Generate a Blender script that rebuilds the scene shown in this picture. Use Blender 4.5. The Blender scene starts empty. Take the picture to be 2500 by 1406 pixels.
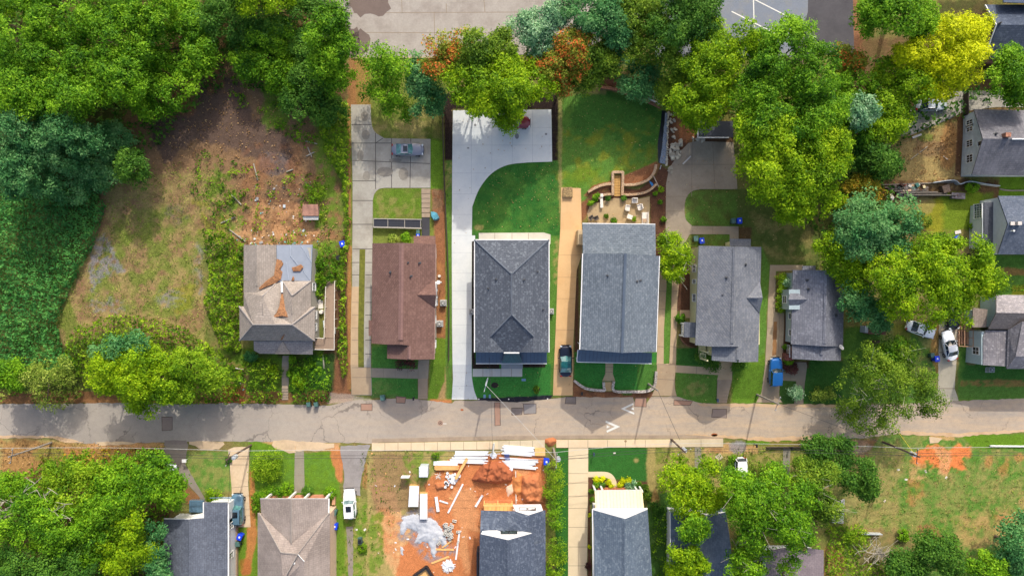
import bpy, bmesh, math, random
import numpy as np
from mathutils import Vector
R = math.radians
scene = bpy.context.scene
COL = scene.collection

# ---------------------------------------------------------------- camera, world, sun, exposure
H = 105.0            # drone height over the road
SPX = 158.0 / 2500   # metres on the road per photo pixel
cam = bpy.data.cameras.new('camera'); camo = bpy.data.objects.new('camera', cam); COL.objects.link(camo)
camo.location = (0, 0, H); camo.rotation_euler = (0, 0, 0)
cam.sensor_width = 36; cam.lens = 36 * H / 158.0; cam.clip_start = 1; cam.clip_end = 3000
scene.camera = camo
SUN_EL, SUN_DX, SUN_DY = R(38), -0.215, -0.977      # where shadows run
w = bpy.data.worlds.new('World'); scene.world = w; w.use_nodes = True
nt = w.node_tree; bg = nt.nodes['Background']
sky = nt.nodes.new('ShaderNodeTexSky'); sky.sky_type = 'NISHITA'; sky.sun_disc = False
sky.sun_elevation = SUN_EL; sky.sun_rotation = math.atan2(-SUN_DX, -SUN_DY)
sky.air_density = .8; sky.dust_density = 4; sky.ozone_density = 0.2
nt.links.new(sky.outputs[0], bg.inputs[0]); bg.inputs[1].default_value = 0.15
sl = bpy.data.lights.new('sun', 'SUN'); sl.energy = 2.0; sl.angle = R(0.5); sl.color = (1, .95, .86)
so = bpy.data.objects.new('sun', sl); COL.objects.link(so)
d = Vector((SUN_DX * math.cos(SUN_EL), SUN_DY * math.cos(SUN_EL), -math.sin(SUN_EL)))
so.rotation_euler = d.to_track_quat('-Z', 'Y').to_euler(); so.location = (20, 60, 80)
scene.view_settings.view_transform = 'Standard'; scene.view_settings.look = 'None'
scene.view_settings.gamma = 1; scene.view_settings.exposure = 0.74
scene.render.resolution_x = 1024; scene.render.resolution_y = 575

# ---------------------------------------------------------------- terrain profile and pixel -> place
def _wy(py, h): return (703 - py) * SPX * (H - h) / H
PROF = sorted([(_wy(972, 0), 0.0), (_wy(890, 1.5), 1.5), (_wy(800, 2.0), 2.0), (_wy(560, 2.1), 2.1),
               (_wy(330, 3.3), 3.3), (_wy(0, 3.7), 3.7)])
PY = [a for a, b in PROF]; PZ = [b for a, b in PROF]
def zg(y): return float(np.interp(y, PY, PZ))
def P(px, py, h):
    k = SPX * (H - h) / H
    return Vector(((px - 1250) * k, (703 - py) * k, h))
def G(px, py, up=0.0):
    h = 1.0
    for _ in range(6): h = zg(P(px, py, h).y)
    p = P(px, py, h); p.z += up
    return p

# ---------------------------------------------------------------- materials
def lin(c): c = c / 255.0; return c / 12.92 if c <= .04045 else ((c + .055) / 1.055) ** 2.4
def C(r, g, b, k=0.85): return (lin(r) * k, lin(g) * k, lin(b) * k, 1)
def newmat(name):
    m = bpy.data.materials.new(name); m.use_nodes = True
    return m, m.node_tree, m.node_tree.nodes['Principled BSDF']
def mixc(nt, fac, a, b, mode='MIX'):
    n = nt.nodes.new('ShaderNodeMix'); n.data_type = 'RGBA'; n.blend_type = mode
    for s, v in ((n.inputs[0], fac), (n.inputs[6], a), (n.inputs[7], b)):
        if hasattr(v, 'is_linked'): nt.links.new(v, s)
        else: s.default_value = v
    return n.outputs[2]
def noise(nt, scale, detail=4, rough=.6, vec=None, stretch=None):
    g = nt.nodes.new('ShaderNodeNewGeometry'); v = vec or g.outputs['Position']
    if stretch:
        mp = nt.nodes.new('ShaderNodeVectorMath'); mp.operation = 'MULTIPLY'; mp.inputs[1].default_value = stretch
        nt.links.new(v, mp.inputs[0]); v = mp.outputs[0]
    n = nt.nodes.new('ShaderNodeTexNoise'); n.inputs['Scale'].default_value = scale
    n.inputs['Detail'].default_value = detail; n.inputs['Roughness'].default_value = rough
    nt.links.new(v, n.inputs['Vector']); return n.outputs['Fac']
def ramp(nt, fac, lo, hi, a=0.0, b=1.0):
    n = nt.nodes.new('ShaderNodeMapRange'); n.inputs[1].default_value = lo; n.inputs[2].default_value = hi
    n.inputs[3].default_value = a; n.inputs[4].default_value = b; nt.links.new(fac, n.inputs[0]); return n.outputs[0]
def bump(nt, fac, bs, strength=.3, dist=.05):
    b = nt.nodes.new('ShaderNodeBump'); b.inputs['Strength'].default_value = strength; b.inputs['Distance'].default_value = dist
    nt.links.new(fac, b.inputs['Height']); nt.links.new(b.outputs[0], bs.inputs['Normal'])
_M = {}
def plain(name, c, rough=.6, metal=0.0, var=.12, sc=3.0):
    """painted / moulded material with a little grime"""
    if name in _M: return _M[name]
    m, t, b = newmat(name)
    n = noise(t, sc, 5)
    dark = tuple(x * (1 - var) for x in c[:3]) + (1,); lite = tuple(min(1, x * (1 + var)) for x in c[:3]) + (1,)
    t.links.new(mixc(t, ramp(t, n, .3, .7), dark, lite), b.inputs['Base Color'])
    b.inputs['Roughness'].default_value = rough; b.inputs['Metallic'].default_value = metal
    _M[name] = m; return m
def concrete(name, c, stain=.25, tint=None, k2=.7):
    if name in _M: return _M[name]
    m, t, b = newmat(name)
    n1 = noise(t, .35, 6, .65); n2 = noise(t, 4, 6, .7); n3 = noise(t, .9, 5, .6)
    c2 = tint or tuple(x * k2 for x in c[:3]) + (1,)
    a = mixc(t, ramp(t, n1, .45, .75, 0, min(1, stain * 2.2)), c, c2)
    a = mixc(t, ramp(t, n3, .5, .8, 0, stain), a, tuple(min(1, x * 1.25) for x in c[:3]) + (1,))
    a = mixc(t, ramp(t, n2, .3, .7, 0, stain * .7), a, tuple(x * .6 for x in c[:3]) + (1,))
    t.links.new(a, b.inputs['Base Color']); b.inputs['Roughness'].default_value = .9
    bump(t, n2, b, .2, .02); _M[name] = m; return m
def shingle(name, c, c2, speck=.35, roww=.30, weather=.25, spk=None, rowk=.72):
    """asphalt shingles: brick pattern laid along each slope by UV"""
    if name in _M: return _M[name]
    m, t, b = newmat(name)
    uv = t.nodes.new('ShaderNodeUVMap'); uv.uv_map = 'UVMap'
    br = t.nodes.new('ShaderNodeTexBrick'); br.inputs['Scale'].default_value = 1
    br.inputs['Brick Width'].default_value = .55; br.inputs['Row Height'].default_value = roww
    br.inputs['Mortar Size'].default_value = .03; br.inputs['Mortar Smooth'].default_value = .6
    br.inputs['Color1'].default_value = c; br.inputs['Color2'].default_value = c2
    br.inputs['Mortar'].default_value = tuple(x * rowk for x in c[:3]) + (1,)
    t.links.new(uv.outputs[0], br.inputs['Vector'])
    vo = t.nodes.new('ShaderNodeTexVoronoi'); vo.inputs['Scale'].default_value = 3.8
    t.links.new(uv.outputs[0], vo.inputs['Vector'])
    sp = t.nodes.new('ShaderNodeSeparateColor'); t.links.new(vo.outputs['Color'], sp.inputs[0])
    a = mixc(t, ramp(t, sp.outputs[0], .72, .95, 0, speck), br.outputs['Color'], spk or tuple(min(1, x * 2.0 + .05) for x in c2[:3]) + (1,))
    n1 = noise(t, .25, 5, .6); n2 = noise(t, 6, 4, .7); n4 = noise(t, 1.0, 4, .7, vec=uv.outputs[0], stretch=(2.2, .22, 1))
    a = mixc(t, ramp(t, n1, .42, .75, 0, weather), a, tuple(min(1, x * 1.5 + .03) for x in c2[:3]) + (1,))
    a = mixc(t, ramp(t, n2, .3, .7, 0, .25), a, tuple(x * .55 for x in c[:3]) + (1,))
    a = mixc(t, ramp(t, n4, .45, .72, 0, .16 + weather * .5), a, tuple(x * .62 for x in c[:3]) + (1,))
    t.links.new(a, b.inputs['Base Color']); b.inputs['Roughness'].default_value = .92
    b.inputs['Specular IOR Level'].default_value = .2
    bump(t, br.outputs['Fac'], b, .4, -.02); _M[name] = m; return m
def seam(name, c, pitch=.45, rough=.45):
    """standing seam metal, planks or siding: lines along v every pitch metres of u"""
    if name in _M: return _M[name]
    m, t, b = newmat(name)
    uv = t.nodes.new('ShaderNodeUVMap'); uv.uv_map = 'UVMap'
    sx = t.nodes.new('ShaderNodeSeparateXYZ'); t.links.new(uv.outputs[0], sx.inputs[0])
    mu = t.nodes.new('ShaderNodeMath'); mu.operation = 'DIVIDE'; mu.inputs[1].default_value = pitch; t.links.new(sx.outputs[0], mu.inputs[0])
    fr = t.nodes.new('ShaderNodeMath'); fr.operation = 'FRACT'; t.links.new(mu.outputs[0], fr.inputs[0])
    fl = t.nodes.new('ShaderNodeMath'); fl.operation = 'FLOOR'; t.links.new(mu.outputs[0], fl.inputs[0])
    wn = t.nodes.new('ShaderNodeTexWhiteNoise'); wn.noise_dimensions = '1D'; t.links.new(fl.outputs[0], wn.inputs['W'])
    a = mixc(t, ramp(t, fr.outputs[0], .78, .86, 0, .55), c, tuple(x * .35 for x in c[:3]) + (1,))
    a = mixc(t, ramp(t, wn.outputs['Value'], 0, 1, 0, .3), a, tuple(x * .6 for x in c[:3]) + (1,))
    n = noise(t, 3, 5); a = mixc(t, ramp(t, n, .35, .75, 0, .3), a, tuple(min(1, x * 1.3 + .02) for x in c[:3]) + (1,))
    t.links.new(a, b.inputs['Base Color']); b.inputs['Roughness'].default_value = rough
    _M[name] = m; return m
def brickish(name, c, c2, sc=1.0, mortar=None):
    if name in _M: return _M[name]
    m, t, b = newmat(name)
    v = t.nodes.new('ShaderNodeTexVoronoi'); v.inputs['Scale'].default_value = 4 * sc
    g = t.nodes.new('ShaderNodeNewGeometry'); t.links.new(g.outputs['Position'], v.inputs['Vector'])
    s = t.nodes.new('ShaderNodeSeparateColor'); t.links.new(v.outputs['Color'], s.inputs[0])
    a = mixc(t, s.outputs[0], c, c2)
    a = mixc(t, ramp(t, v.outputs['Distance'], .45, .7, 0, .7), a, mortar or tuple(x * .45 for x in c[:3]) + (1,))
    t.links.new(a, b.inputs['Base Color']); b.inputs['Roughness'].default_value = .9
    bump(t, v.outputs['Distance'], b, .5, -.03); _M[name] = m; return m
def carpaint(name, c):
    if name in _M: return _M[name]
    m, t, b = newmat(name)
    n = noise(t, 2.0, 4); t.links.new(mixc(t, ramp(t, n, .4, .8, 0, .12), c, tuple(x * .7 + .03 for x in c[:3]) + (1,)), b.inputs['Base Color'])
    b.inputs['Roughness'].default_value = .3; b.inputs['Metallic'].default_value = .02 if min(c[:3]) > .4 else .2
    b.inputs['Coat Weight'].default_value = .8; b.inputs['Coat Roughness'].default_value = .06
    _M[name] = m; return m
def glassy(name, c, rough=.08):
    if name in _M: return _M[name]
    m, t, b = newmat(name)
    n = noise(t, 1.6, 3); t.links.new(mixc(t, ramp(t, n, .35, .7), c, tuple(x * .45 for x in c[:3]) + (1,)), b.inputs['Base Color'])
    b.inputs['Roughness'].default_value = rough; b.inputs['Specular IOR Level'].default_value = .9
    _M[name] = m; return m
def foliage(name, dark, mid, lite, tip=None, trans=.38, rough=.65):
    dark, mid, lite = (tuple(min(.9, v * g) for v in c[:3]) + (1,) for c, g in ((dark, 1.15), (mid, 1.25), (lite, 1.25)))
    if name in _M: return _M[name]
    m, t, b = newmat(name)
    at = t.nodes.new('ShaderNodeAttribute'); at.attribute_name = 'var'
    n = noise(t, .22, 3)
    add = t.nodes.new('ShaderNodeMath'); add.operation = 'ADD'; t.links.new(at.outputs['Fac'], add.inputs[0])
    t.links.new(ramp(t, n, .3, .7, -.24, .24), add.inputs[1])
    cr = t.nodes.new('ShaderNodeValToRGB'); e = cr.color_ramp.elements
    e[0].position = .1; e[0].color = dark; e[1].position = .92; e[1].color = lite
    x = cr.color_ramp.elements.new(.5); x.color = mid
    t.links.new(add.outputs[0], cr.inputs[0]); col = mixc(t, ramp(t, noise(t, .5, 3), .5, .72, 0, .4), cr.outputs[0], tuple(x * f for x, f in zip(lite[:3], (1.0, 1.02, .8))) + (1,))
    if tip:
        a2 = t.nodes.new('ShaderNodeAttribute'); a2.attribute_name = 'tip'
        col = mixc(t, a2.outputs['Fac'], col, tip)
    t.links.new(col, b.inputs['Base Color']); b.inputs['Roughness'].default_value = rough
    b.inputs['Specular IOR Level'].default_value = .25
    tr = t.nodes.new('ShaderNodeBsdfTranslucent'); t.links.new(col, tr.inputs[0])
    mx = t.nodes.new('ShaderNodeMixShader'); mx.inputs[0].default_value = trans
    t.links.new(b.outputs[0], mx.inputs[1]); t.links.new(tr.outputs[0], mx.inputs[2])
    t.links.new(mx.outputs[0], t.nodes['Material Output'].inputs[0]); _M[name] = m; return m

# ---------------------------------------------------------------- mesh helpers
class MB:
    """collects faces with optional uv and material index, builds one mesh object"""
    def __init__(s): s.v = []; s.f = []; s.mi = []; s.uv = []; s.g = []; s.gid = 0
    def face(s, pts, mi=0, uv=None):
        n = len(s.v); s.v += [tuple(p) for p in pts]; s.f.append(tuple(range(n, n + len(pts)))); s.mi.append(mi); s.g.append(s.gid)
        if uv is None:
            a, b, c = Vector(pts[0]), Vector(pts[1]), Vector(pts[2])
            nn = (b - a).cross(c - a)
            if nn.length < 1e-9: nn = Vector((0, 0, 1))
            nn.normalize()
            if nn.z < 0: nn = -nn
            u = Vector((0, 0, 1)).cross(nn)
            if u.length < .02: u = Vector((1, 0, 0))
            u.normalize(); vv = nn.cross(u)
            uv = [(Vector(p).dot(u), Vector(p).dot(vv)) for p in pts]
        s.uv += uv
    def prism(s, top, th, mi=0, side=None):
        """top polygon (3d) with a copy th lower"""
        top = [Vector(p) for p in top]
        n = Vector((0, 0, 0))
        for i in range(len(top)):
            a, b = top[i], top[(i + 1) % len(top)]; n += a.cross(b)
        if n.z < 0: top = top[::-1]
        bot = [p - Vector((0, 0, th)) for p in top]
        s.face(top, mi); s.face(bot[::-1], mi if side is None else side)
        for i in range(len(top)):
            j = (i + 1) % len(top); s.face([bot[i], bot[j], top[j], top[i]], mi if side is None else side)
    def box(s, c, sz, rz=0, mi=0, taper=1.0, top_shift=(0, 0)):
        """box centred in x,y, base at c.z"""
        s.gid += 1; cx, cy, cz = c; sx, sy, h = sz; ca, sa = math.cos(rz), math.sin(rz)
        def q(x, y, z): return (cx + x * ca - y * sa, cy + x * sa + y * ca, cz + z)
        b = [q(-sx/2, -sy/2, 0), q(sx/2, -sy/2, 0), q(sx/2, sy/2, 0), q(-sx/2, sy/2, 0)]
        k = taper; ox, oy = top_shift
        t = [q(-sx/2*k+ox, -sy/2*k+oy, h), q(sx/2*k+ox, -sy/2*k+oy, h), q(sx/2*k+ox, sy/2*k+oy, h), q(-sx/2*k+ox, sy/2*k+oy, h)]
        s.face(t, mi); s.face(b[::-1], mi)
        for i in range(4):
            j = (i + 1) % 4; s.face([b[i], b[j], t[j], t[i]], mi)
    def tube(s, a, b, r0, r1=None, n=8, mi=0, cap=True):
        s.gid += 1; a, b = Vector(a), Vector(b); r1 = r0 if r1 is None else r1
        d = (b - a)
        if d.length < 1e-6: return
        d.normalize(); u = d.orthogonal().normalized(); v = d.cross(u)
        A = [a + (u * math.cos(t) + v * math.sin(t)) * r0 for t in [2 * math.pi * i / n for i in range(n)]]
        B = [b + (u * math.cos(t) + v * math.sin(t)) * r1 for t in [2 * math.pi * i / n for i in range(n)]]
        for i in range(n):
            j = (i + 1) % n; s.face([A[i], A[j], B[j], B[i]], mi, [(0, 0)] * 4)
        if cap: s.face(A[::-1], mi, [(0, 0)] * n); s.face(B, mi, [(0, 0)] * n)
    def path(s, pts, r, n=6, mi=0):
        for a, b in zip(pts[:-1], pts[1:]): s.tube(a, b, r, r, n, mi)
    def build(s, name, mats, parent=None, smooth=False, bevel=0):
        if name in ('porch_post', 'hip_cap', 'posts', 'leg') and len(set(s.g)) > 1:   # one object per post or cap
            for gi in sorted(set(s.g)):
                t = MB(); k = 0
                for f, m_, g in zip(s.f, s.mi, s.g):
                    if g == gi: t.face([s.v[i] for i in f], m_, s.uv[k:k + len(f)])
                    k += len(f)
                o = t.build(name, mats, parent, smooth, bevel)
            return o
        me = bpy.data.meshes.new(name); o = bpy.data.objects.new(name, me); COL.objects.link(o)
        off = Vector((0, 0, 0)); p = parent
        while p is not None: off += p.location; p = p.parent
        me.from_pydata([(x - off.x, y - off.y, z - off.z) for x, y, z in s.v], [], s.f)
        for m in (mats if isinstance(mats, (list, tuple)) else [mats]): me.materials.append(m)
        me.polygons.foreach_set('material_index', s.mi)
        ul = me.uv_layers.new(name='UVMap'); ul.data.foreach_set('uv', [c for q in s.uv for c in q])
        if smooth: me.polygons.foreach_set('use_smooth', [True] * len(s.f))
        if parent: o.parent = parent
        if smooth or bevel:
            bm = bmesh.new(); bm.from_mesh(me); bmesh.ops.remove_doubles(bm, verts=bm.verts, dist=.001); bm.to_mesh(me); bm.free()
        if bevel:
            mo = o.modifiers.new('bevel', 'BEVEL'); mo.width = bevel; mo.segments = 2
        me.update(); return o
def tag(o, label=None, cat=None, group=None, kind=None):
    if label: o['label'] = label
    if cat: o['category'] = cat
    if group: o['group'] = group
    if kind: o['kind'] = kind
    return o
def empty(name, loc, label=None, cat=None, group=None, rz=0):
    o = bpy.data.objects.new(name, None); COL.objects.link(o); o.location = loc; o.rotation_euler.z = rz
    o.empty_display_size = .5
    return tag(o, label, cat, group)
def copy_tree(o, parent=None):
    c = o.copy(); COL.objects.link(c)
    if parent: c.parent = parent
    for ch in list(o.children): copy_tree(ch, c)
    return c
_MC = {}
def fastmesh(name, verts, faces4, mat, parent=None, attrs=None, smooth=False):
    """verts (n,3), faces (m,4) numpy"""
    me = bpy.data.meshes.new(name); n = len(verts); m = len(faces4)
    off = np.zeros(3); p = parent
    while p is not None: off += np.array(p.location); p = p.parent
    me.vertices.add(n); me.vertices.foreach_set('co', (verts - off).astype(np.float32).ravel())
    me.loops.add(m * 4); me.loops.foreach_set('vertex_index', faces4.astype(np.int32).ravel())
    me.polygons.add(m); me.polygons.foreach_set('loop_start', np.arange(0, m * 4, 4, dtype=np.int32))
    if smooth: me.polygons.foreach_set('use_smooth', np.ones(m, dtype=bool))
    me.update(calc_edges=True)
    for k, (dom, typ, val) in (attrs or {}).items():
        a = me.attributes.new(k, typ, dom)
        a.data.foreach_set('color' if 'COLOR' in typ else 'value', np.asarray(val, dtype=np.float32).ravel())
    me.materials.append(mat)
    o = bpy.data.objects.new(name, me); COL.objects.link(o)
    if parent: o.parent = parent
    return o

# ---------------------------------------------------------------- value noise and polygon distance (numpy)
_rs = np.random.RandomState(7); _T = _rs.rand(256, 256)
def vnoise(x, y):
    xi = np.floor(x).astype(int); yi = np.floor(y).astype(int); fx = x - xi; fy = y - yi
    fx = fx * fx * (3 - 2 * fx); fy = fy * fy * (3 - 2 * fy)
    a = _T[xi & 255, yi & 255]; b = _T[(xi + 1) & 255, yi & 255]; c = _T[xi & 255, (yi + 1) & 255]; d = _T[(xi + 1) & 255, (yi + 1) & 255]
    return (a * (1 - fx) + b * fx) * (1 - fy) + (c * (1 - fx) + d * fx) * fy
def fbm(x, y, o=4):
    s = 0; a = .5; t = 0
    for i in range(o):      # each octave turned, so no axis aligned edges appear
        c, n = math.cos(.6 + 1.1 * i), math.sin(.6 + 1.1 * i)
        s = s + a * vnoise((x * c - y * n) * 2 ** i + 17.3 * i, (x * n + y * c) * 2 ** i + 9.1 * i); t += a; a *= .55
    return s / t
def sdist(X, Y, poly):
    """signed distance, positive inside"""
    n = len(poly); d2 = np.full(X.shape, 1e18); ins = np.zeros(X.shape, bool)
    for i in range(n):
        x0, y0 = poly[i]; x1, y1 = poly[(i + 1) % n]; ex, ey = x1 - x0, y1 - y0
        t = np.clip(((X - x0) * ex + (Y - y0) * ey) / (ex * ex + ey * ey + 1e-12), 0, 1)
        d2 = np.minimum(d2, (X - x0 - t * ex) ** 2 + (Y - y0 - t * ey) ** 2)
        c = ((y0 > Y) != (y1 > Y)) & (X < (x1 - x0) * (Y - y0) / ((y1 - y0) if y1 != y0 else 1e-12) + x0)
        ins ^= c
    d = np.sqrt(d2); return np.where(ins, d, -d)
# ---------------------------------------------------------------- the ground: one sheet, its soils and grasses as painted patches
def axis(a, b, st, far):
    x = list(np.arange(a, b + 1e-6, st)); k = st
    out = []; p = b
    while p < far: k *= 1.5; p += k; out.append(p)
    inn = []; p = a; k = st
    while p > -far: k *= 1.5; p -= k; inn.append(p)
    return inn[::-1] + x + out
gx = np.array(axis(-84, 84, .2, 700)); gy = np.array(sorted(set([round(v, 4) for v in axis(-49, 49, .2, 700)] + PY)))
X, Y = np.meshgrid(gx, gy, indexing='ij'); Z = np.interp(Y, PY, PZ)
PX = 1250 + X / (SPX * (H - Z) / H); PYY = 703 - Y / (SPX * (H - Z) / H)
big = fbm(PX / 60, PYY / 60, 5); mid = fbm(PX / 17 + 40, PYY / 17, 5); fine = fbm(PX / 5 + 9, PYY / 5, 4)
dist1 = (fbm(PX / 26, PYY / 26, 4) - .5) * 2; dist2 = (fbm(PX / 7 + 3, PYY / 7, 3) - .5) * 2
GR = {'dry': C(164, 148, 92), 'grass': C(116, 128, 56), 'lush': C(98, 134, 36), 'turf': C(50, 104, 42), 'turfb': C(62, 130, 56), 'turfl': C(94, 134, 54), 'brown': C(142, 112, 82),  # turfb: turf lightened in colour to offset the houses' shade on front lawns
      'mulch': C(100, 70, 54), 'bark': C(48, 38, 36), 'clay': C(196, 124, 78), 'clayl': C(214, 164, 116), 'clayd': C(168, 96, 56), 'ash': C(112, 98, 92), 'stone': C(138, 136, 142),
      'tan': C(172, 146, 100), 'sand': C(214, 184, 138), 'shadeg': C(58, 74, 30), 'redm': C(150, 102, 70), 'leaf': C(168, 120, 74), 'conc': C(190, 176, 158), 'black': C(44, 46, 54),
      'yel': C(142, 142, 42), 'lawn': C(92, 108, 50), 'char': C(98, 80, 70), 'clayo': C(226, 132, 76), 'straw': C(186, 152, 100), 'mid': C(110, 118, 60)}
colr = np.zeros(X.shape + (3,))
def col3(n): return np.array(GR[n][:3])
t = np.clip((mid - .35) / .3, 0, 1)[..., None]; t2 = np.clip((big - .4) / .25, 0, 1)[..., None]
colr[:] = col3('mid') * (1 - t) + col3('brown') * t * .6 + col3('grass') * t * .4
colr = colr * (1 - .4 * t2) + col3('grass') * .4 * t2
def paint(cn, poly, soft=5, amp=8, op=1.0, patch=None, amp2=None):
    global colr
    xs = [p[0] for p in poly]; ys = [p[1] for p in poly]; mg = soft + amp * 1.5 + 12
    i0, i1 = np.searchsorted(gx, [(min(xs) - mg - 1250) * SPX, (max(xs) + mg - 1250) * SPX]) if True else (0, 0)
    i0 = max(0, i0 - 2); i1 = min(len(gx), i1 + 2)
    m = (PYY[0] > min(ys) - mg) & (PYY[0] < max(ys) + mg); js = np.where(m)[0]
    if len(js) == 0 or i1 <= i0: return
    s = (slice(i0, i1), slice(js[0], js[-1] + 1))
    D = sdist(PX[s], PYY[s], poly) + amp * dist1[s] + (amp * .5 if amp2 is None else amp2) * dist2[s]
    a = np.clip(D / soft + .5, 0, 1) * op
    if patch is not None:
        f, lo, hi = patch; nn = fbm(PX[s] / f + f, PYY[s] / f + len(poly), 5); a = a * np.clip((nn - lo) / (hi - lo), 0, 1)
    colr[s] = colr[s] * (1 - a[..., None]) + col3(cn) * a[..., None]
def rect(x0, y0, x1, y1): return [(x0, y0), (x1, y0), (x1, y1), (x0, y1)]
def ell(cx, cy, rx, ry, n=14): return [(cx + rx * math.cos(6.2832 * i / n), cy + ry * math.sin(6.2832 * i / n)) for i in range(n)]
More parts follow.
